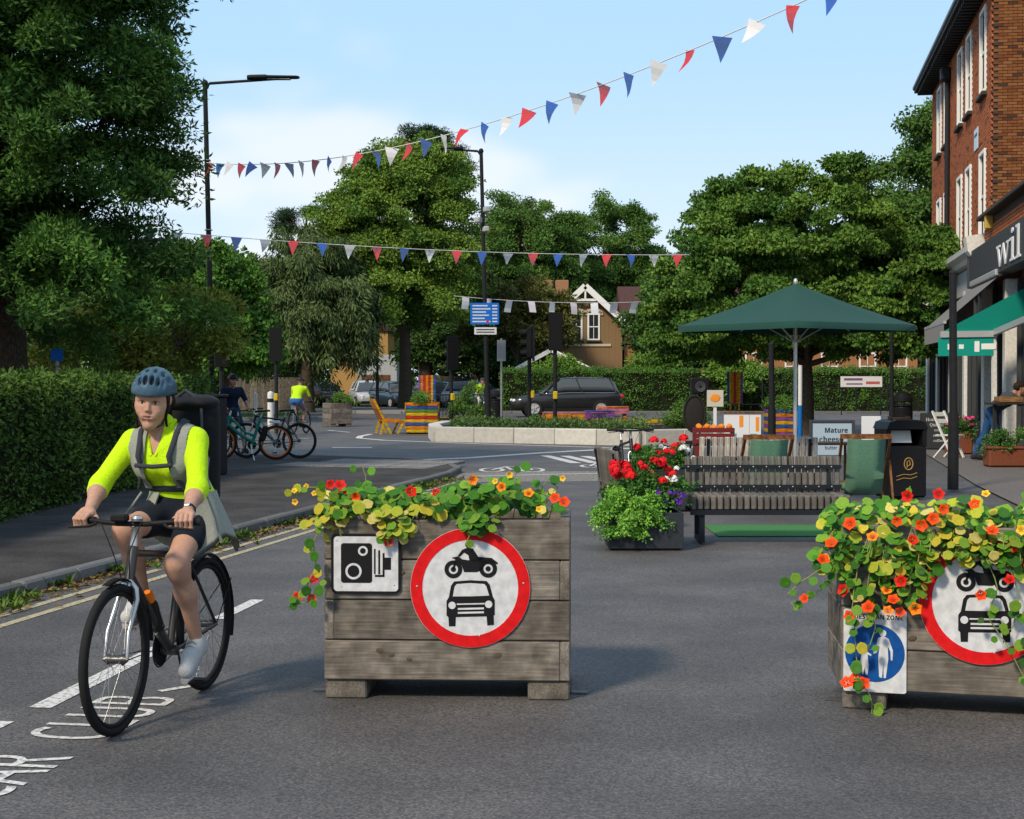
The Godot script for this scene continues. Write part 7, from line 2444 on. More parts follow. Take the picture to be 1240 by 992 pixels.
func make_far() -> void:
	rng.seed = 81
	# the wood that closes the view
	var spots := []
	var n := FastNoiseLite.new()
	n.seed = 4
	n.frequency = 0.09
	for k in 3600:
		var x := rv(-62, 72)
		var z := rv(-142, -122)
		var h := 9.0 + 3.0 * exp(-pow((x + 20.0) / 14.0, 2.0)) + 3.0 * n.get_noise_2d(x, 0.0) + 2.0 * n.get_noise_2d(x * 3.0, 5.0)
		var y := h * pow(rng.randf(), 0.6)
		spots.append([Transform3D(Basis(Vector3.UP, rv(0, TAU)) * Basis.from_scale(Vector3.ONE * rv(2.2, 3.4)), Vector3(x, y, z)), tint(Color(0.03, 0.055, 0.016), Color(0.075, 0.11, 0.03), 0.5 + n.get_noise_2d(x * 2.0, y * 2.0))])
	var o := sprays(numbered("distant_trees"), self, spots, clump("spray_fine", 34, 0.55, 0.21, 0.6), leaf_mat("leaf_fine"))
	tag(o, "low distant belt of trees closing the view behind the houses", "trees", "", "stuff")
	# a plain timber fence at the back of the verge
	var f := thing("timber_fence", "grey timber board fence behind the small white bollards", "fence", Vector3(-14.5, 0.05, -79), 0.12)
	var wood := sleeper_mats(false)
	for k in 44:
		part("board", MB.new().box(Vector3(-5 + k * 0.2, 0.85, rv(-0.01, 0.01)), Vector3(0.185, 1.7, 0.02)), wood[rng.randi() % 4], f)
	var f2 := thing("timber_fence", "dark timber fence under the trees behind the railings", "fence", Vector3(-1.6, 0.05, -96), 0.0)
	for k in 40:
		part("board", MB.new().box(Vector3(-4 + k * 0.2, 0.9, rv(-0.01, 0.01)), Vector3(0.185, 1.8, 0.02)), wood[rng.randi() % 4], f2)
	# guard railing on the far corner
	var r := thing("guard_railing", "black pedestrian guard railing left of the lamp post", "railing", Vector3(-2.0, 0, -58), 0.25)
	var blk: Material = mat_store["post_black"]
	for y in [0.12, 1.05]:
		part("rail", MB.new().tube([Vector3(-1.0, y, 0), Vector3(1.2, y, 0)], 0.025, 7), blk, r)
	for k in 19:
		part("bar", MB.new().tube([Vector3(-1.0 + k * 0.12, 0.12, 0), Vector3(-1.0 + k * 0.12, 1.05, 0)], 0.014, 5), blk, r)
	var r2 := thing("iron_railing", "row of thin black railing posts before the long hedge", "railing", Vector3(17.5, 0.09, -73.2), 0.0)
	for y in [0.35, 1.15]:
		part("rail", MB.new().tube([Vector3(-7, y, 0), Vector3(5, y, 0)], 0.02, 6), blk, r2)
	for k in 9:
		part("post", MB.new().tube([Vector3(-7 + k * 1.5, 0, 0), Vector3(-7 + k * 1.5, 1.6, 0)], 0.04, 6), blk, r2)
	var bn := thing("banner", "white banner with red print tied to the railings before the hedge", "banner", Vector3(15.1, 0.09, -66.0))
	part("cloth", MB.new().box(Vector3(0, 1.45, 0), Vector3(1.8, 0.46, 0.01)), mat("banner_white", lin(0.6, 0.58, 0.58), 0.7), bn)
	for q in [[-0.35, 0.1, 0.8, 0.1], [0.5, -0.05, 0.6, 0.12], [-0.3, -0.1, 0.7, 0.06]]:
		part("print", MB.new().box(Vector3(q[0], 1.45 + q[1], 0.007), Vector3(q[2], q[3], 0.003)), mat("banner_print%d" % int(q[0] > 0), lin(0.4, 0.1, 0.1) if q[0] > 0 else lin(0.14, 0.08, 0.18), 0.7), bn)
	for s in [-0.85, 0.85]:
		part("stake", MB.new().tube([Vector3(s, 0, -0.03), Vector3(s, 1.7, -0.03)], 0.025, 6), blk, bn)


# ---------- island, seats and everything set out round the parasol ----------
func bright(k: int) -> StandardMaterial3D:
	var c: Array = [[0.82, 0.27, 0.012], [0.82, 0.5, 0.02], [0.6, 0.045, 0.03], [0.045, 0.11, 0.42], [0.3, 0.1, 0.4], [0.13, 0.3, 0.06], [0.62, 0.2, 0.3]][k]
	return grain("bright_plank%d" % k, lin(c[0], c[1], c[2]), 0.6, noise("wood_t", 0.011, 5, 0.5, 1.0), Vector3(0.5, 3, 3))


func make_island() -> void:
	rng.seed = 91
	var stones := []
	for k in 3:
		var g := 0.5 + 0.06 * k
		stones.append(grain("pale_stone%d" % k, lin(g, g * 0.96, g * 0.87), 0.8, noise("sign_dirt", 0.02, 5, 0.86, 1.0), Vector3.ONE * 0.6, tex_store["rough_n"], 0.3, true))
	var mb := MB.new()
	var line := [Vector2(-1.6, -50), Vector2(-2.2, -43), Vector2(-1.95, -40.1), Vector2(3.2, -37.6), Vector2(5.2, -38.6), Vector2(5.6, -46)]
	sheet(mb, [line[0], line[1], line[2], line[3], line[4], line[5], Vector2(4, -52)], 0.3)
	var isl := structure("planted_island", mb, mat_store["soil"])
	kerb_run(isl, line, stones, 1.15, 0.32, 0.39)
	var spots := []
	var n := FastNoiseLite.new()
	n.seed = 3
	n.frequency = 0.5
	for k in 620:
		var u := rng.randf()
		var v := rng.randf()
		var p := Vector2(-1.75, -40.6).lerp(Vector2(3.3, -38.2), u) + Vector2(0.15, -2.6 * v * v)
		var h := 0.4 + 0.16 * n.get_noise_2d(p.x * 2.0, p.y)
		spots.append([Transform3D(rbasis() * Basis.from_scale(Vector3.ONE * rv(0.35, 0.7)), Vector3(p.x, h + rv(-0.12, 0.08), p.y)), tint(Color(0.035, 0.07, 0.02), Color(0.1, 0.14, 0.05), rng.randf())])
	var o := sprays(numbered("island_planting"), self, spots, clump("spray_slim", 30, 0.34, 0.15, 0.36, 0.15), leaf_mat("leaf_slim"))
	tag(o, "low green planting inside the pale stone kerb of the island", "plants", "", "stuff")
	for q in [[Vector3(-1.2, 0.3, -46.5), 0.9, "tall leafy shrub on the island beside the black bin"], [Vector3(4.6, 0.3, -41.0), 0.5, "small shrub at the right end of the planted island"]]:
		var b := thing("island_shrub", q[2], "shrub", q[0], 0.0, "shrubs on the island")
		sprays("foliage", b, crown_spots([[Vector3(0, q[1] * 0.6, 0), Vector3(0.5, q[1] * 0.55, 0.5)]], 14, 10, 0.2, Color(0.045, 0.09, 0.02), Color(0.11, 0.17, 0.04), Vector2(0.4, 0.7)), clump("spray_slim", 30, 0.34, 0.15, 0.36, 0.15), leaf_mat("leaf_slim"))
		part("stem", MB.new().tube([Vector3.ZERO, Vector3(0.02, q[1] * 0.6, 0)], 0.02, 6), mat_store["bark"], b)


func make_striped() -> void:
	rng.seed = 95
	# slatted chair
	var t := thing("striped_chair", "orange framed chair with striped sloping back at the junction", "chair", Vector3(-3.62, 0, -46.0), 0.25)
	for k in 7:
		part("back_slat", MB.new().bar(Vector3(-0.32 - 0.0, 0.42, 0.38 - k * 0.12), Vector3(-0.6, 1.02, 0.38 - k * 0.12), 0.1, 0.025, Vector3(0, 0, 1)), bright([2, 0, 4, 5, 0, 2, 5][k]), t)
		part("seat_slat", MB.new().bar(Vector3(-0.34, 0.43, 0.38 - k * 0.12), Vector3(0.3, 0.36, 0.38 - k * 0.12), 0.1, 0.025, Vector3(0, 0, 1)), bright([0, 2, 1, 0, 2, 0, 1][k]), t)
	for z in [0.42, -0.42]:
		part("leg", MB.new().bar(Vector3(-0.62, 1.04, z), Vector3(-0.1, 0.0, z), 0.06, 0.045, Vector3(0, 0, 1)), bright(1), t)
		part("leg", MB.new().bar(Vector3(0.3, 0.42, z), Vector3(0.1, 0.0, z), 0.06, 0.045, Vector3(0, 0, 1)), bright(1), t)
		part("leg", MB.new().bar(Vector3(-0.3, 0.42, z), Vector3(-0.42, 0.0, z), 0.06, 0.045, Vector3(0, 0, 1)), bright(1), t)
		part("side_rail", MB.new().bar(Vector3(-0.36, 0.4, z), Vector3(0.34, 0.35, z), 0.05, 0.06, Vector3(0, 0, 1)), bright(0), t)
	# cube planters of coloured planks
	for q in [[Vector3(-2.7, 0, -46.1), 0.98, 0.9, 9, [1, 0, 3, 1, 2, 1, 5, 3, 0], "tall cube planter of rainbow planks beside the orange chair"], [Vector3(4.75, 0.0, -41.9), 0.62, 0.66, 7, [2, 1, 5, 2, 1, 5, 2], "small cube planter of red and green planks near the round wicker chair"], [Vector3(7.1, 0, -40.5), 0.7, 0.8, 8, [1, 4, 0, 3, 1, 4, 0, 3], "purple and yellow plank planter half hidden behind the menu board"]]:
		var c := thing("plank_planter", q[5], "planter", q[0], 0.0, "planters of brightly painted planks")
		var bh: float = q[2] / q[3]
		for k in q[3]:
			for s in [[Vector3(0, 0, q[1] * 0.5), 0.0], [Vector3(0, 0, -q[1] * 0.5), 0.0], [Vector3(q[1] * 0.5, 0, 0), PI * 0.5], [Vector3(-q[1] * 0.5, 0, 0), PI * 0.5]]:
				part("plank", MB.new().box(Vector3.ZERO, Vector3(q[1] - 0.03, bh - 0.008, 0.025), Basis(), 0.004), bright(q[4][(k + int(s[1] > 0) * 2) % q[3]]), c, s[0] + up * (0.04 + bh * (k + 0.5)), Vector3(0, s[1], 0))
		part("soil", MB.new().box(Vector3(0, q[2] * 0.5, 0), Vector3(q[1] - 0.06, q[2] - 0.06, q[1] - 0.06)), mat_store["soil"], c)
		var pl := thing("planter_shrub", "green leaves growing in the %s planter" % ["rainbow plank", "red and green plank", "purple and yellow plank"][rng.randi() % 1 + [Vector3(-2.7, 0, -46.1), Vector3(4.75, 0.0, -41.9), Vector3(7.1, 0, -40.5)].find(q[0])], "plant", q[0] + up * q[2], 0.0, "plants in the plank planters")
		sprays("foliage", pl, crown_spots([[Vector3(0, 0.12, 0), Vector3(q[1] * 0.45, 0.16, q[1] * 0.45)]], 10, 8, 0.14, Color(0.045, 0.1, 0.02), Color(0.12, 0.19, 0.04), Vector2(0.3, 0.55)), clump("spray_slim", 30, 0.34, 0.15, 0.36, 0.15), leaf_mat("leaf_slim"))
	# tall striped panels on legs
	for q in [[Vector3(-2.65, 0, -47.6), 0.55, 0.98, 1.76, "tall rainbow striped panel behind the cube planter on the left"], [Vector3(6.6, 0, -45.2), 0.47, 0.92, 1.86, "tall orange striped panel standing before the hedge near the speaker"]]:
		var p := thing("striped_screen", q[4], "panel", q[0], 0.0, "tall striped panels")
		var n := 7
		var w: float = q[1] / n
		for k in n:
			part("plank", MB.new().box(Vector3((k - 3) * w, (q[2] + q[3]) * 0.5, 0), Vector3(w - 0.006, q[3] - q[2], 0.025), Basis(), 0.003), bright([4, 0, 2, 0, 2, 1, 3][k] if q[0].x < 0 else [3, 1, 0, 2, 0, 1, 4][k]), p)
		for s in [-1.0, 1.0]:
			part("leg", MB.new().bar(Vector3(s * q[1] * 0.27, 0, -0.03), Vector3(s * q[1] * 0.27, q[2] + 0.3, -0.03), 0.05, 0.04), bright(1), p)
	# orange trestle table
	var tt := thing("trestle_table", "low orange trestle table right of the rainbow cube planter", "table", Vector3(-1.9, 0, -47.2), 0.0)
	for k in 4:
		part("top_plank", MB.new().box(Vector3(0, 0.44, -0.3 + k * 0.2), Vector3(1.75, 0.035, 0.18), Basis(), 0.004), bright(1 if k % 2 else 0), tt)
	for s in [-1.0, 1.0]:
		for z in [-1.0, 1.0]:
			part("leg", MB.new().bar(Vector3(s * 0.45, 0.43, z * 0.25), Vector3(s * 0.75, 0.0, z * 0.25), 0.07, 0.045, Vector3(0, 0, 1)), bright(1), tt)
	# plank benches behind the island
	for q in [[Vector3(1.75, 0.3, -44.5), 1.75, [0, 2, 6], "long low orange and red plank bench behind the island planting"], [Vector3(2.5, 0.36, -43.6), 0.85, [4, 4, 3], "short purple plank seat behind the island planting"], [Vector3(3.0, 0.45, -45.6), 0.95, [6, 0, 0], "raised pink and orange plank seat at the car's rear"]]:
		var b := thing("plank_bench", q[3], "bench", q[0], 0.0, "painted plank benches")
		for k in 3:
			part("seat_plank", MB.new().box(Vector3(0, 0.36, -0.16 + k * 0.16), Vector3(q[1], 0.035, 0.15), Basis(), 0.004), bright(q[2][k]), b)
		part("front_plank", MB.new().box(Vector3(0, 0.24, 0.25), Vector3(q[1], 0.17, 0.03), Basis(), 0.004), bright(q[2][0]), b)
		for s in [-1.0, 1.0]:
			part("leg", MB.new().box(Vector3(s * (q[1] * 0.5 - 0.12), 0.16, 0.0), Vector3(0.1, 0.34, 0.4), Basis(), 0.005), bright(0), b)
	var rl := thing("orange_rail", "long orange painted rail low behind the dark bicycle", "rail", Vector3(4.1, 0, -45.0))
	part("rail_plank", MB.new().box(Vector3(0, 0.4, 0), Vector3(2.2, 0.12, 0.06), Basis(), 0.005), bright(1), rl)
	part("lower_plank", MB.new().box(Vector3(0, 0.22, -0.02), Vector3(2.2, 0.2, 0.05), Basis(), 0.005), mat("plank_grey", lin(0.2, 0.22, 0.28), 0.7), rl)
	for s in [-1.0, 1.0]:
		part("post", MB.new().box(Vector3(s * 0.95, 0.2, -0.07), Vector3(0.08, 0.4, 0.05)), bright(0), rl)
	# the small timber planter far away
	var fp := timber_planter("small grey timber planter far off beside the neon vest cyclist", Vector3(-5.88, 0, -52.6), 0.5, 0.8, Vector3(0, 0, -0.75), 4, 0.18)
	var pl := thing("planter_shrub", "green plant growing in the small far timber planter", "plant", Vector3(-5.95, 0.8, -53.0), 0.0)
	sprays("foliage", pl, crown_spots([[Vector3(0.15, 0.14, 0), Vector3(0.3, 0.2, 0.3)]], 10, 8, 0.16, Color(0.045, 0.1, 0.02), Color(0.14, 0.19, 0.04), Vector2(0.3, 0.55)), clump("spray_slim", 30, 0.34, 0.15, 0.36, 0.15), leaf_mat("leaf_slim"))


func slat_mats(pale: bool) -> Array:
	var out := []
	for k in 3:
		var g: float = (0.75 if pale else 0.25) * (1.0 + 0.16 * (k - 1))
		out.append(grain("slat_%s%d" % ["pale" if pale else "grey", k], lin(g, g * 0.92, g * 0.82), 0.8, noise("wood_t", 0.011, 5, 0.5, 1.0), Vector3(4, 0.6, 0.6), noise("wood_n", 0.011, 5, 0, 1, FastNoiseLite.TYPE_SIMPLEX_SMOOTH, 512, true, 6.0), 0.4))
	return out


func slat_bench(label: String, at: Vector3, turn: float, w: float, n: int, pale := false) -> Node3D:        # faces +z
	var t := thing("slatted_bench", label, "bench", at, turn, "slatted benches of the seating bay")
	var ms := slat_mats(pale)
	var iron := mat("bench_steel", lin(0.022, 0.026, 0.032), 0.45, 0.4)
	var st := w / n
	var bm := MB.new().box(Vector3.ZERO, Vector3(st * 0.8, 0.42, 0.035), Basis(), 0.006).mesh()
	var sm := MB.new().box(Vector3.ZERO, Vector3(st * 0.8, 0.14, 0.5), Basis(), 0.01).mesh()
	for k in n:
		var x := (k - (n - 1) * 0.5) * st
		part("back_slat", bm, ms[rng.randi() % 3], t, Vector3(x + rv(-0.003, 0.003), 0.615 + rv(-0.004, 0.004), -0.27), Vector3(-0.12, 0, rv(-0.006, 0.006)))
		part("seat_slat", sm, ms[rng.randi() % 3], t, Vector3(x, 0.395 + rv(-0.002, 0.002), 0.0))
	for y in [0.72, 0.52]:
		part("back_rail", MB.new().bar(Vector3(-w * 0.5, y, -0.25 - (y - 0.6) * 0.12 + 0.03), Vector3(w * 0.5, y, -0.25 - (y - 0.6) * 0.12 + 0.03), 0.02, 0.04), iron, t)
		for k in range(0, n, 2):
			part("stud", MB.new().ell(Vector3((k - (n - 1) * 0.5) * st, y, -0.208 - (y - 0.6) * 0.12), Vector3(0.009, 0.009, 0.005), 6, 4), mat("bolt_steel"), t)
	part("seat_rail", MB.new().box(Vector3(0, 0.298, 0.235), Vector3(w, 0.05, 0.03)), iron, t)
	part("seat_rail", MB.new().box(Vector3(0, 0.298, -0.235), Vector3(w, 0.05, 0.03)), iron, t)
	for s in [-1.0, 1.0]:
		var mb := MB.new()
		mb.bar(Vector3(s * (w * 0.5 - 0.12), 0, 0.2), Vector3(s * (w * 0.5 - 0.12), 0.27, 0.2), 0.05, 0.05)
		mb.bar(Vector3(s * (w * 0.5 - 0.12), 0, -0.2), Vector3(s * (w * 0.5 - 0.12), 0.27, -0.2), 0.05, 0.05)
		mb.bar(Vector3(s * (w * 0.5 - 0.12), 0.025, -0.2), Vector3(s * (w * 0.5 - 0.12), 0.025, 0.2), 0.05, 0.05)
		mb.bar(Vector3(s * (w * 0.5 - 0.12), 0.295, -0.2), Vector3(s * (w * 0.5 - 0.12), 0.295, 0.2), 0.05, 0.05)
		mb.bar(Vector3(s * (w * 0.5 - 0.12), 0.34, -0.22), Vector3(s * (w * 0.5 - 0.12), 0.8, -0.31), 0.05, 0.04)
		part("leg_frame", mb, iron, t)
	return t


func deck_chair(label: String, at: Vector3, turn: float) -> void:         # its back towards +z
	var t := thing("deck_chair", label, "deck chair", at, turn, "green deck chairs under the parasol")
	var wood := grain("varnished_wood", lin(0.28, 0.12, 0.045), 0.45, noise("wood_t", 0.011, 5, 0.5, 1.0), Vector3(2, 2, 0.5))
	var top := Vector3(0, 0.9, 0.3)
	var front := Vector3(0, 0.32, -0.5)
	for s in [-1.0, 1.0]:
		var x: float = s * 0.29
		part("long_rail", MB.new().bar(Vector3(x, 0.92, 0.32), Vector3(x, 0.02, -0.45), 0.03, 0.05), wood, t)
		part("cross_rail", MB.new().bar(Vector3(x * 0.88, 0.36, -0.52), Vector3(x * 0.88, 0.02, 0.42), 0.03, 0.05), wood, t)
		part("prop", MB.new().bar(Vector3(x * 1.1, 0.62, 0.08), Vector3(x * 1.1, 0.06, 0.4), 0.025, 0.035), wood, t)
	part("top_bar", MB.new().bar(top + Vector3(-0.31, 0.03, 0.01), top + Vector3(0.31, 0.03, 0.01), 0.035, 0.06), wood, t)
	part("front_bar", MB.new().bar(front + Vector3(-0.27, 0, 0), front + Vector3(0.27, 0, 0), 0.035, 0.045), wood, t)
	part("back_bar", MB.new().bar(Vector3(-0.29, 0.04, 0.39), Vector3(0.29, 0.04, 0.39), 0.03, 0.04), wood, t)
	var rows := []
	for k in 13:
		var s := k / 12.0
		var p := top.lerp(front, s) + Vector3(0, -0.4 * sin(PI * pow(s, 0.8)), 0.06 * sin(PI * s)) + Vector3(0, 0, 0.04)
		rows.append([p + Vector3(-0.23, 0, 0), p + Vector3(-0.08, -0.012, 0), p + Vector3(0.08, -0.012, 0), p + Vector3(0.23, 0, 0), p + Vector3(0.08, -0.02, -0.004), p + Vector3(-0.08, -0.02, -0.004)])
	part("canvas", MB.new().loft(rows), cloth("deck_green", lin(0.12, 0.26, 0.175)), t)


func geranium_box(label: String, at: Vector3, turn: float, w: float, d: float, h: float) -> Node3D:
	var t := thing("steel_planter", label, "planter", at, turn, "dark steel planter boxes")
	var m := grain("planter_steel", lin(0.035, 0.04, 0.048), 0.5, noise("sign_dirt", 0.02, 5, 0.86, 1.0), Vector3.ONE * 2.0)
	for s in [-1.0, 1.0]:
		part("panel", MB.new().box(Vector3(0, h * 0.5 + 0.02, s * (d * 0.5 - 0.015)), Vector3(w, h, 0.03), Basis(), 0.004), m, t)
		part("panel", MB.new().box(Vector3(s * (w * 0.5 - 0.015), h * 0.5 + 0.02, 0), Vector3(0.03, h, d - 0.066), Basis(), 0.004), m, t)
	part("plinth", MB.new().box(Vector3(0, 0.012, 0), Vector3(w - 0.06, 0.022, d - 0.06)), mat("bike_black"), t)
	part("soil", MB.new().box(Vector3(0, h * 0.5, 0), Vector3(w - 0.07, h - 0.06, d - 0.07)), mat_store["soil"], t)
	return t


func bloom_heads(parent: Node, called: String, spots: Array, c: Color, r: float) -> void:
	var key := "bloom_head_%s" % called
	if not tex_store.has(key):
		var mb := MB.new()
		for k in 30:
			var d := rdir()
			d.y = absf(d.y) * 0.9 - 0.1
			d = d.normalized()
			var x := d.cross(rdir()).normalized()
			var y := d.cross(x)
			var p := d * rv(0.75, 1.0)
			mb.quad(p - x * 0.34 - y * 0.3, p + x * 0.3 - y * 0.34, p + x * 0.34 + y * 0.3 + d * 0.1, p - x * 0.3 + y * 0.34)
		tex_store[key] = mb.mesh()
	for p in spots:
		var o := part(called, tex_store[key], mat("petal_%s" % called, c, 0.55), parent, p, Vector3(0, rv(0, TAU), 0))
		o.scale = Vector3.ONE * r * rv(0.75, 1.25)


func make_parklet() -> void:
	rng.seed = 101
	var fine := clump("spray_small", 26, 0.1, 0.035, 0.8)
	# two steel boxes of geraniums
	var b1 := geranium_box("dark steel box nearest the camera, green mound and red geraniums on top", Vector3(1.27, 0, -14.78), 0.0, 0.71, 0.7, 0.34)
	var g := thing("bedding_flowers", "lime green trailing mound with red geraniums in the nearest steel box", "flowers", Vector3(1.27, 0.34, -14.78), 0.0, "bedding flowers in steel boxes")
	var sp := crown_spots([[Vector3(-0.14, 0.02, 0.28), Vector3(0.34, 0.16, 0.16)], [Vector3(-0.3, 0.05, 0.1), Vector3(0.2, 0.15, 0.25)], [Vector3(-0.2, -0.12, 0.37), Vector3(0.16, 0.1, 0.06)]], 60, 12, 0.075, Color(0.08, 0.19, 0.03), Color(0.18, 0.32, 0.05), Vector2(0.5, 0.8))
	sprays("trailing_leaves", g, sp, fine, leaf_mat("leaf_mound"))
	sp = crown_spots([[Vector3(0.05, 0.2, -0.05), Vector3(0.32, 0.14, 0.28)]], 30, 12, 0.1, Color(0.03, 0.08, 0.016), Color(0.07, 0.14, 0.03), Vector2(0.6, 1.0))
	sprays("geranium_leaves", g, sp, fine, leaf_mat("leaf_mound"))
	var reds := []
	for k in 26:
		reds.append(Vector3(rv(-0.3, 0.3), rv(0.3, 0.5) - 0.0, rv(-0.25, 0.2)))
	bloom_heads(g, "red_bloom", reds, lin(0.62, 0.012, 0.018), 0.045)
	var wh := []
	var pu := []
	for k in 6:
		wh.append(Vector3(rv(0.15, 0.36), rv(0.28, 0.42), rv(-0.1, 0.15)))
	for k in 16:
		pu.append(Vector3(rv(0.0, 0.36), rv(0.1, 0.22), rv(0.1, 0.34)))
	bloom_heads(g, "white_bloom", wh, lin(0.7, 0.7, 0.7), 0.034)
	bloom_heads(g, "purple_bloom", pu, lin(0.1, 0.03, 0.25), 0.028)
	var b2 := geranium_box("second dark steel box of red geraniums behind the side bench", Vector3(1.9, 0, -19.0), 0.0, 0.75, 0.6, 0.5)
	g = thing("bedding_flowers", "red and white geraniums in the second steel box by the dark bicycle", "flowers", Vector3(1.9, 0.5, -19.0), 0.0, "bedding flowers in steel boxes")
	sp = crown_spots([[Vector3(0, 0.12, 0), Vector3(0.36, 0.16, 0.28)]], 30, 12, 0.1, Color(0.03, 0.08, 0.016), Color(0.07, 0.14, 0.03), Vector2(0.6, 1.0))
	sprays("geranium_leaves", g, sp, fine, leaf_mat("leaf_mound"))
	reds = []
	for k in 20:
		reds.append(Vector3(rv(-0.36, 0.32), rv(0.1, 0.42), rv(-0.1, 0.28)))
	bloom_heads(g, "red_bloom", reds, lin(0.62, 0.012, 0.018), 0.05)
	wh = []
	for k in 7:
		wh.append(Vector3(rv(-0.1, 0.36), rv(0.12, 0.3), rv(0.0, 0.28)))
	bloom_heads(g, "white_bloom", wh, lin(0.7, 0.7, 0.7), 0.04)
	# benches
	slat_bench("long grey slatted bench facing the camera beside the nearest steel flower box", Vector3(2.54, 0.02, -15.2), 0.0, 1.58, 24)
	slat_bench("grey slatted bench seen end on behind the red geraniums", Vector3(1.35, 0.02, -17.2), PI * 0.5 + 0.1, 1.5, 20)
	slat_bench("whitish slatted bench under the parasol behind the long grey bench", Vector3(3.35, 0.02, -21.0), PI, 1.62, 19, true)
	var mm := structure("green_mat", MB.new().box(Vector3(2.75, 0.008, -16.3), Vector3(1.25, 0.008, 1.2)), cloth("turf_green", lin(0.05, 0.2, 0.05)))
	deck_chair("green canvas deck chair in the middle, mostly hidden by the bench back", Vector3(3.08, 0.0, -18.7), 0.05)
	deck_chair("green canvas deck chair on the right beside the black litter bin", Vector3(4.34, 0.0, -18.9), -0.08)
	# parasol
	var p := thing("parasol", "large dark green parasol open over the seats", "parasol", Vector3(3.71, 0, -20.0), 0.62)
	var pm := cloth("parasol_green", lin(0.022, 0.075, 0.062))
	var cn := MB.new()
	var apex := Vector3(0, 2.88, 0)
	var R := 1.53
	var rim := []
	for k in 4:
		var a := Vector3(cos(PI * 0.25 + k * PI * 0.5), 0, sin(PI * 0.25 + k * PI * 0.5)) * R
		var b := Vector3(cos(PI * 0.25 + (k + 1) * PI * 0.5), 0, sin(PI * 0.25 + (k + 1) * PI * 0.5)) * R
		for q in 6:
			rim.append(a.lerp(b, q / 6.0) * (1.0 - 0.03 * sin(PI * q / 6.0)))
	var rows := []
	for q in 6:
		var s: float = [0.02, 0.25, 0.5, 0.75, 0.97, 1.0][q]
		var row := []
		for k in rim.size():
			row.append(rim[k] * s + up * (2.88 - 0.55 * s - 0.06 * sin(PI * s) * (0.4 + 0.6 * absf(sin(PI * (k % 6) / 6.0)))))
		rows.append(row)
	rows.append(rim.map(func(v): return v + up * 2.25))
	cn.loft(rows, true, false)
	part("canopy", cn, pm, p)
	part("pole", MB.new().tube([Vector3(0, 0.05, 0), Vector3(0, 2.86, 0)], 0.026, 12), mat("pole_alu", lin(0.5, 0.5, 0.5), 0.35, 0.6), p)
	part("finial", MB.new().ell(Vector3(0, 2.9, 0), Vector3(0.03, 0.05, 0.03), 8, 6), mat("pole_alu"), p)
	part("base", MB.new().lathe([Vector2(0.3, 0), Vector2(0.3, 0.06), Vector2(0.06, 0.1), Vector2(0.05, 0.4), Vector2(0, 0.4)], 20), mat("bench_steel"), p)
	for k in 8:
		var e: Vector3 = rim[k * 3]
		var rb := part("rib", MB.new().tube([Vector3(0, 2.78, 0), e * 0.98 + up * 2.28], 0.009, 6), mat("pole_alu"), p)
		part("strut", MB.new().tube([Vector3(0, 2.1, 0), e * 0.48 + up * 2.52], 0.008, 6), mat("pole_alu"), rb)
	# litter bins
	var black := grain("bin_black", lin(0.013, 0.013, 0.015), 0.4, noise("sign_dirt", 0.02, 5, 0.86, 1.0), Vector3.ONE * 2.0)
	var bn := thing("litter_bin", "square black litter bin with gold emblem beside the deck chair", "bin", Vector3(5.28, 0.02, -20.75), 0.12, "black litter bins")
	part("body", MB.new().box(Vector3(0, 0.36, 0), Vector3(0.56, 0.7, 0.5), Basis(), 0.03), black, bn)
	for s in [-1.0, 1.0]:
		part("hood_side", MB.new().box(Vector3(s * 0.25, 0.82, 0), Vector3(0.06, 0.24, 0.5), Basis(), 0.01), black, bn)
	part("hood_back", MB.new().box(Vector3(0, 0.82, -0.22), Vector3(0.44, 0.24, 0.06)), black, bn)
	part("hood_top", MB.new().prism(PackedVector2Array([Vector2(-0.29, 0.935), Vector2(0.29, 0.935), Vector2(0.25, 1.03), Vector2(0.15, 1.06), Vector2(-0.15, 1.06), Vector2(-0.25, 1.03)]), 0.54, Transform3D(Basis(), Vector3(0, 0, -0.27))), black, bn)
	part("sticker", MB.new().box(Vector3(-0.05, 0.83, 0.1), Vector3(0.32, 0.17, 0.01), Basis(Vector3.RIGHT, -0.3)), mat("sticker_white", lin(0.55, 0.55, 0.53), 0.4), bn)
	var gold := mat("gold_print", lin(0.35, 0.22, 0.07), 0.45)
	var em := MB.new()
	var pts := []
	for k in 20:
		pts.append(Vector3(0.02 + cos(TAU * k / 20) * 0.06, 0.47 + sin(TAU * k / 20) * 0.08, 0.253))
	em.tube(pts, 0.008, 6, true)
	part("emblem", em, gold, bn)
	part("emblem_figure", MB.new().tube([Vector3(0.0, 0.42, 0.254), Vector3(0.0, 0.5, 0.254), Vector3(0.03, 0.52, 0.254), Vector3(0.045, 0.46, 0.254), Vector3(0.01, 0.44, 0.254)], 0.007, 6), gold, bn)
	for y in [0.33, 0.28]:
		part("emblem_scroll", MB.new().tube([Vector3(-0.15, y - 0.03, 0.253), Vector3(-0.05, y, 0.254), Vector3(0.05, y - 0.01, 0.254), Vector3(0.14, y + 0.02, 0.253)], 0.005, 5), gold, bn)
	var tr := thing("wooden_tray", "small wooden tray lying on top of the black litter bin", "tray", Vector3(5.26, 1.08, -20.75))
	part("board", MB.new().box(Vector3(0, 0.012, 0), Vector3(0.26, 0.024, 0.2), Basis(), 0.004), mat_store["varnished_wood"], tr)
	for s in [-1.0, 1.0]:
		part("lip", MB.new().box(Vector3(s * 0.12, 0.034, 0), Vector3(0.02, 0.02, 0.2)), mat_store["varnished_wood"], tr)
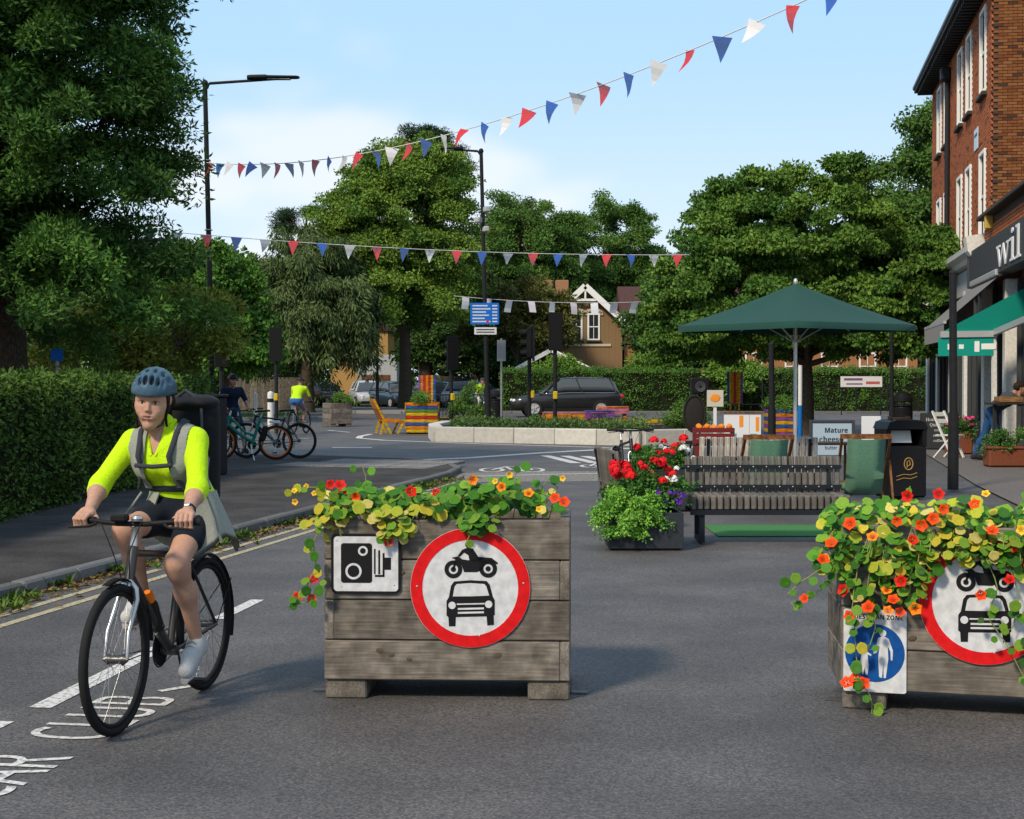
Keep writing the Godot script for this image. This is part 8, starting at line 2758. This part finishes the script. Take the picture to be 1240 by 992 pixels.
	for q in [[Vector3(10.75, 0.03, -42.0), "round black litter bin with domed top before the far hedge"], [Vector3(-0.62, 0.0, -57.0), "round black litter bin beyond the island by the lamp post"]]:
		var r := thing("round_bin", q[1], "bin", q[0], 0.0, "round black bins")
		part("body", MB.new().lathe([Vector2(0.0, 0), Vector2(0.24, 0.0), Vector2(0.27, 0.06), Vector2(0.27, 0.82), Vector2(0.25, 0.86), Vector2(0, 0.86)], 20), black, r)
		part("rim", MB.new().ring(Vector3(0, 0.88, 0), up, 0.265, 0.025, 22, 6), black, r)
		part("dome", MB.new().lathe([Vector2(0.25, 0.98), Vector2(0.28, 1.0), Vector2(0.27, 1.1), Vector2(0.18, 1.22), Vector2(0.05, 1.28), Vector2(0, 1.28)], 20), black, r)
		for k in 4:
			var a := TAU * k / 4 + 0.4
			part("upright", MB.new().bar(Vector3(cos(a) * 0.24, 0.86, sin(a) * 0.24), Vector3(cos(a) * 0.24, 1.0, sin(a) * 0.24), 0.05, 0.02), black, r)
	# boards with writing
	var chalk := mat("chalkboard", lin(0.028, 0.032, 0.036), 0.7)
	var ink := mat("chalk_white", lin(0.55, 0.55, 0.55), 0.8)
	var ab := thing("a_board", "dark chalkboard sign with rows of white writing by the shop", "sign", Vector3(9.75, 0.03, -35.0), -0.1, "pavement boards")
	var face_b := Basis(Vector3.RIGHT, -0.16)
	part("front_board", MB.new().box(Vector3(0, 0.42, 0.1), Vector3(0.72, 0.82, 0.03), face_b, 0.006), chalk, ab)
	part("rear_board", MB.new().box(Vector3(0, 0.42, -0.18), Vector3(0.72, 0.82, 0.03), Basis(Vector3.RIGHT, 0.16), 0.006), chalk, ab)
	for k in 5:
		var y := 0.68 - k * 0.12
		words("lettering", ["Homemade", "Quiches", "soup", "salads", "coffee"][k], 0.07 if k < 2 else 0.055, 0.003, ink, ab, Vector3(-0.0, y, 0.12 - (y - 0.42) * 0.16), Vector3(-0.16, 0, 0), "Droid Serif", false, true)
	var cb := thing("cheese_board", "pale blue pavement board with dark lettering behind the deck chairs", "sign", Vector3(4.95, 0.0, -23.6), 0.05, "pavement boards")
	part("panel", MB.new().box(Vector3(0, 0.7, 0), Vector3(0.62, 0.5, 0.03), Basis(), 0.008), mat("board_blue", lin(0.36, 0.45, 0.52), 0.5), cb)
	for s in [-1.0, 1.0]:
		part("frame_post", MB.new().box(Vector3(s * 0.33, 0.5, 0), Vector3(0.045, 1.0, 0.05), Basis(), 0.008), mat("board_frame", lin(0.05, 0.055, 0.065), 0.5), cb)
	part("frame_bar", MB.new().box(Vector3(0, 0.975, 0), Vector3(0.61, 0.05, 0.05), Basis(), 0.008), mat("board_frame"), cb)
	words("lettering", "Mature", 0.075, 0.003, mat("ink_dark", lin(0.03, 0.04, 0.05), 0.6), cb, Vector3(0.06, 0.84, 0.018), Vector3.ZERO, "Droid Sans", true)
	words("lettering", "cheese", 0.08, 0.003, mat("ink_dark"), cb, Vector3(-0.02, 0.7, 0.018), Vector3.ZERO, "Droid Serif", true)
	words("lettering", "butter", 0.05, 0.003, mat("ink_dark"), cb, Vector3(-0.02, 0.57, 0.018), Vector3.ZERO, "Droid Sans")
	var mbd := thing("menu_board", "white menu board with two printed pages on a wooden top", "sign", Vector3(4.0, 0, -26.5), 0.0, "pavement boards")
	part("panel", MB.new().box(Vector3(0, 0.83, 0), Vector3(0.64, 0.42, 0.02)), mat("menu_white", lin(0.62, 0.62, 0.63), 0.5), mbd)
	part("top_bar", MB.new().box(Vector3(0, 1.05, 0), Vector3(0.66, 0.03, 0.06)), mat_store["varnished_wood"], mbd)
	for q in [[-0.02, 0.9, 0.07, 0.2, 0], [0.26, 0.85, 0.06, 0.25, 0], [-0.2, 0.66, 0.2, 0.06, 1], [0.2, 0.66, 0.12, 0.05, 1], [0.12, 0.85, 0.006, 0.36, 2]]:
		part("print", MB.new().box(Vector3(q[0], q[1], 0.0115), Vector3(q[2], q[3], 0.003)), [mat("print_orange", lin(0.7, 0.25, 0.03), 0.5), mat("print_teal", lin(0.1, 0.3, 0.32), 0.5), mat("print_grey", lin(0.3, 0.3, 0.3), 0.5)][q[4]], mbd)
	for s in [-1.0, 1.0]:
		part("leg", MB.new().bar(Vector3(s * 0.28, 0, -0.02), Vector3(s * 0.28, 0.7, -0.02), 0.04, 0.04), mat_store["varnished_wood"], mbd)
	var wb := thing("white_board", "plain white board standing behind the square litter bin", "sign", Vector3(5.6, 0.0, -23.8), 0.0, "pavement boards")
	part("panel", MB.new().box(Vector3(0, 0.74, 0), Vector3(0.3, 0.62, 0.03), Basis(), 0.006), mat("menu_white"), wb)
	part("stand", MB.new().box(Vector3(0, 0.22, -0.02), Vector3(0.24, 0.44, 0.03), Basis(), 0.004), mat("board_frame"), wb)
	# speaker, round wicker chair, picture plate
	var spk := thing("speaker_box", "black loudspeaker box on a stand in front of the hedge", "speaker", Vector3(3.75, 0, -30.5))
	part("cabinet", MB.new().box(Vector3(0, 1.5, 0), Vector3(0.36, 0.32, 0.28), Basis(), 0.02), black, spk)
	part("stand", MB.new().tube([Vector3(0, 0, 0), Vector3(0, 1.36, 0)], 0.02, 8), black, spk)
	part("cone", MB.new().lathe([Vector2(0.03, 0), Vector2(0.1, 0.02), Vector2(0.11, 0.0)], 16, Transform3D(Basis(Vector3.RIGHT, PI * 0.5), Vector3(0, 1.48, 0.142))), mat("speaker_cone", lin(0.05, 0.05, 0.05), 0.6), spk)
	var wk := thing("wicker_chair", "round backed dark wicker chair beside the picture plate", "chair", Vector3(3.42, 0, -28.6))
	var wm := grain("wicker", lin(0.06, 0.055, 0.05), 0.8, noise("speck", 0.3, 3, 0.3, 1.0), Vector3.ONE * 3.0)
	part("woven_back", MB.new().ell(Vector3(0, 0.98, -0.02), Vector3(0.19, 0.33, 0.05), 20, 12), wm, wk)
	var hoop := []
	for k in 24:
		hoop.append(Vector3(cos(TAU * k / 24) * 0.2, 0.98 + sin(TAU * k / 24) * 0.34, 0.0))
	part("rim_hoop", MB.new().tube(hoop, 0.022, 7, true), wm, wk)
	part("seat", MB.new().lathe([Vector2(0, 0.4), Vector2(0.28, 0.42), Vector2(0.3, 0.48), Vector2(0, 0.5)], 18, Transform3D(Basis(), Vector3(0.1, 0, 0.2))), mat_store["wicker"], wk)
	for q in [Vector2(-0.15, 0.05), Vector2(0.3, 0.05), Vector2(-0.1, 0.4), Vector2(0.3, 0.4)]:
		part("leg", MB.new().tube([Vector3(q.x, 0, q.y), Vector3(0.1 + (q.x - 0.1) * 0.7, 0.44, 0.2 + (q.y - 0.2) * 0.7)], 0.018, 6), mat_store["wicker"], wk)
	part("back_post", MB.new().tube([Vector3(0, 0.45, 0.05), Vector3(0, 0.72, 0)], 0.03, 6), mat_store["wicker"], wk)
	var pp := thing("picture_plate", "small cream plate with an orange picture on a post", "sign", Vector3(3.92, 0, -29.5))
	part("plate", MB.new().box(Vector3(0, 1.26, 0.05), Vector3(0.32, 0.32, 0.015), Basis(), 0.004), mat("plate_cream", lin(0.5, 0.45, 0.38), 0.5), pp)
	part("picture", MB.new().ell(Vector3(0, 1.27, 0.06), Vector3(0.1, 0.08, 0.004), 12, 6), mat("print_orange"), pp)
	part("post", MB.new().box(Vector3(0, 0.57, 0.02), Vector3(0.06, 1.14, 0.04)), mat("menu_white"), pp)
	var cr := thing("fruit_crate", "dark red crate of oranges behind the pale bench", "crate", Vector3(3.3, 0.0, -25.0))
	for k in 3:
		part("slat", MB.new().box(Vector3(0, 0.62 + k * 0.09, 0.2), Vector3(0.62, 0.075, 0.02), Basis(), 0.003), mat("crate_red", lin(0.14, 0.02, 0.02), 0.7), cr)
	for s in [-1.0, 1.0]:
		part("end_panel", MB.new().box(Vector3(s * 0.31, 0.7, 0), Vector3(0.02, 0.27, 0.4)), mat("crate_red"), cr)
		part("leg", MB.new().box(Vector3(s * 0.27, 0.29, 0), Vector3(0.05, 0.57, 0.36)), mat("crate_red"), cr)
	part("bottom", MB.new().box(Vector3(0, 0.59, 0), Vector3(0.6, 0.02, 0.38)), mat("crate_red"), cr)
	for k in 9:
		var orr := thing("orange", "orange in the %s row of the red crate, %s from the left" % ["front" if k < 5 else "back", ["first", "second", "third", "fourth", "fifth"][k % 5]], "fruit", Vector3(3.3 - 0.24 + (k % 5) * 0.12, 0.83 + rv(0, 0.03), -25.0 + (0.12 if k < 5 else -0.02)), 0.0, "oranges in the crate")
		part("peel", MB.new().ell(Vector3.ZERO, Vector3(0.05, 0.047, 0.05), 10, 8), mat("orange_peel", lin(0.7, 0.2, 0.015), 0.5), orr)
		part("stalk", MB.new().tube([Vector3(0, 0.045, 0), Vector3(0, 0.053, 0)], 0.006, 5), mat("nast_stem"), orr)
	var bp := thing("blue_white_post", "thin post painted white above and blue below beside the tree trunk", "post", Vector3(7.55, 0, -40.0))
	part("white_shaft", MB.new().tube([Vector3(0, 0.95, 0), Vector3(0, 2.0, 0)], 0.055, 10), mat("bollard_white"), bp)
	part("blue_shaft", MB.new().tube([Vector3(0, 0, 0), Vector3(0, 0.95, 0)], 0.06, 10), mat("post_blue", lin(0.01, 0.13, 0.42), 0.5), bp)
	var cf := thing("cafe_table", "small wooden cafe table between the deck chair and the boards", "table", Vector3(4.5, 0, -21.6))
	part("top", MB.new().box(Vector3(0, 0.72, 0), Vector3(0.6, 0.03, 0.5), Basis(), 0.006), mat_store["varnished_wood"], cf)
	for q in [Vector2(-1, -1), Vector2(1, -1), Vector2(1, 1), Vector2(-1, 1)]:
		part("leg", MB.new().bar(Vector3(q.x * 0.26, 0, q.y * 0.2), Vector3(q.x * 0.26, 0.705, q.y * 0.2), 0.035, 0.035), mat_store["varnished_wood"], cf)
	# outside the shop: high table, leaning customer, chair, troughs
	var ht := thing("high_table", "high dark cafe table with wooden tray outside the shop", "table", Vector3(9.75, 0.03, -29.6))
	part("top", MB.new().box(Vector3(0, 1.13, 0), Vector3(1.0, 0.04, 0.6), Basis(), 0.008), mat("table_dark", lin(0.03, 0.028, 0.026), 0.5), ht)
	for q in [-0.42, 0.42]:
		part("leg", MB.new().bar(Vector3(q, 0, 0.1), Vector3(q, 1.11, 0.1), 0.06, 0.06), mat("table_dark"), ht)
	var tb := thing("serving_tray", "wooden box tray standing on the high cafe table", "tray", Vector3(9.58, 1.185, -29.45))
	part("floor", MB.new().box(Vector3(0, 0.01, 0), Vector3(0.46, 0.02, 0.3)), mat_store["varnished_wood"], tb)
	for s in [-1.0, 1.0]:
		part("long_side", MB.new().box(Vector3(0, 0.06, s * 0.15), Vector3(0.46, 0.1, 0.02)), grain("tray_wood", lin(0.4, 0.22, 0.09), 0.6, noise("wood_t", 0.011, 5, 0.5, 1.0), Vector3(0.6, 3, 3)), tb)
		part("short_side", MB.new().box(Vector3(s * 0.22, 0.06, 0), Vector3(0.02, 0.1, 0.276)), mat_store["tray_wood"], tb)
	var J := {"pelvis": Vector3(0, 0.98, -0.1), "waist": Vector3(0, 1.08, 0.02), "chest": Vector3(0, 1.2, 0.2), "neck": Vector3(0, 1.3, 0.34), "head": Vector3(0, 1.4, 0.45), "sh_l": Vector3(0.19, 1.27, 0.26), "sh_r": Vector3(-0.19, 1.27, 0.26), "el_l": Vector3(0.24, 1.12, 0.5), "el_r": Vector3(-0.24, 1.12, 0.5), "wr_l": Vector3(0.12, 1.2, 0.7), "wr_r": Vector3(-0.12, 1.2, 0.7),
		"hip_l": Vector3(0.09, 0.94, -0.1), "hip_r": Vector3(-0.09, 0.94, -0.1), "kn_l": Vector3(0.12, 0.52, -0.2), "kn_r": Vector3(-0.1, 0.52, -0.02), "an_l": Vector3(0.12, 0.1, -0.4), "an_r": Vector3(-0.11, 0.1, -0.12), "toe_l": Vector3(0.13, 0.04, -0.24), "toe_r": Vector3(-0.12, 0.04, 0.04)}
	far_person("customer in blue jeans leaning on the high table outside the shop", Vector3(9.56, 0.03, -30.1), 1.5, J, {"top": cloth("grey_jacket", lin(0.06, 0.065, 0.075)), "bottom": cloth("blue_jeans", lin(0.02, 0.075, 0.19)), "shoe": cloth("dark_shoe"), "cell": 0.02})
	var ch := thing("white_chair", "white folding chair beside the customer in jeans", "chair", Vector3(8.95, 0.03, -31.2), 0.7)
	for s in [-1.0, 1.0]:
		part("back_post", MB.new().bar(Vector3(s * 0.2, 0.0, 0.2), Vector3(s * 0.2, 0.95, -0.28), 0.05, 0.03), mat("bollard_white"), ch)
		part("leg", MB.new().bar(Vector3(s * 0.18, 0.0, -0.25), Vector3(s * 0.18, 0.46, 0.18), 0.04, 0.03), mat("bollard_white"), ch)
	for k in 4:
		part("seat_slat", MB.new().box(Vector3(0, 0.46, -0.16 + k * 0.11), Vector3(0.42, 0.02, 0.09)), mat("bollard_white"), ch)
	for k in 2:
		part("back_slat", MB.new().box(Vector3(0, 0.74 + k * 0.14, -0.19 - k * 0.07), Vector3(0.4, 0.09, 0.02), Basis(Vector3.RIGHT, -0.45)), mat("bollard_white"), ch)
	for q in [[Vector3(9.3, 0.03, -28.0), 1.2, 0.34, "brown trough of leafy plants at the right edge by the shop", false], [Vector3(9.6, 0.03, -32.8), 0.5, 0.42, "small brown tub of pink flowers by the chalkboard", true]]:
		var tg := thing("terracotta_trough", q[3], "trough", q[0], 0.0, "brown troughs outside the shop")
		part("trough", MB.new().box(Vector3(0, q[2] * 0.5, 0), Vector3(q[1], q[2], 0.42), Basis(), 0.03), grain("terracotta", lin(0.2, 0.065, 0.035), 0.8, noise("sign_dirt", 0.02, 5, 0.86, 1.0), Vector3.ONE * 2.0), tg)
		part("rim", MB.new().box(Vector3(0, q[2] + 0.01, 0), Vector3(q[1] + 0.04, 0.05, 0.46), Basis(), 0.015), mat_store["terracotta"], tg)
		var fl := thing("trough_flowers", "pink flowers in the small brown tub" if q[4] else "green leafy plants filling the brown trough at right", "flowers", q[0] + up * q[2], 0.0, "plants in the brown troughs")
		sprays("leaves", fl, crown_spots([[Vector3(0, 0.12, 0), Vector3(q[1] * 0.5, 0.22, 0.22)]], 22, 12, 0.13, Color(0.03, 0.075, 0.02), Color(0.08, 0.15, 0.03), Vector2(0.8, 1.3)), fine, leaf_mat("leaf_mound"))
		if q[4]:
			var pk := []
			for k in 18:
				pk.append(Vector3(rv(-0.26, 0.26), rv(0.15, 0.36), rv(0.0, 0.24)))
			bloom_heads(fl, "pink_bloom", pk, lin(0.62, 0.06, 0.22), 0.05)


func _ready() -> void:
	rng.seed = 7
	var cam := Camera3D.new()
	cam.name = "camera"
	cam.fov = 30.03
	cam.near = 0.1
	cam.far = 2000.0
	cam.position = Vector3(0, 1.62, 0)
	cam.rotation_degrees = Vector3(-1.115, 0, 0)
	add_child(cam)
	cam.current = true
	make_sky()
	base_materials()
	make_ground()
	make_paint()
	make_trees()
	make_weeds()
	make_shop_building()
	make_house()
	make_lamps()
	make_signals()
	make_far()
	make_planters()
	make_island()
	make_striped()
	make_parklet()
	make_rider_bike()
	make_rider()
	make_cyclists()
	make_cars()
	make_bunting()
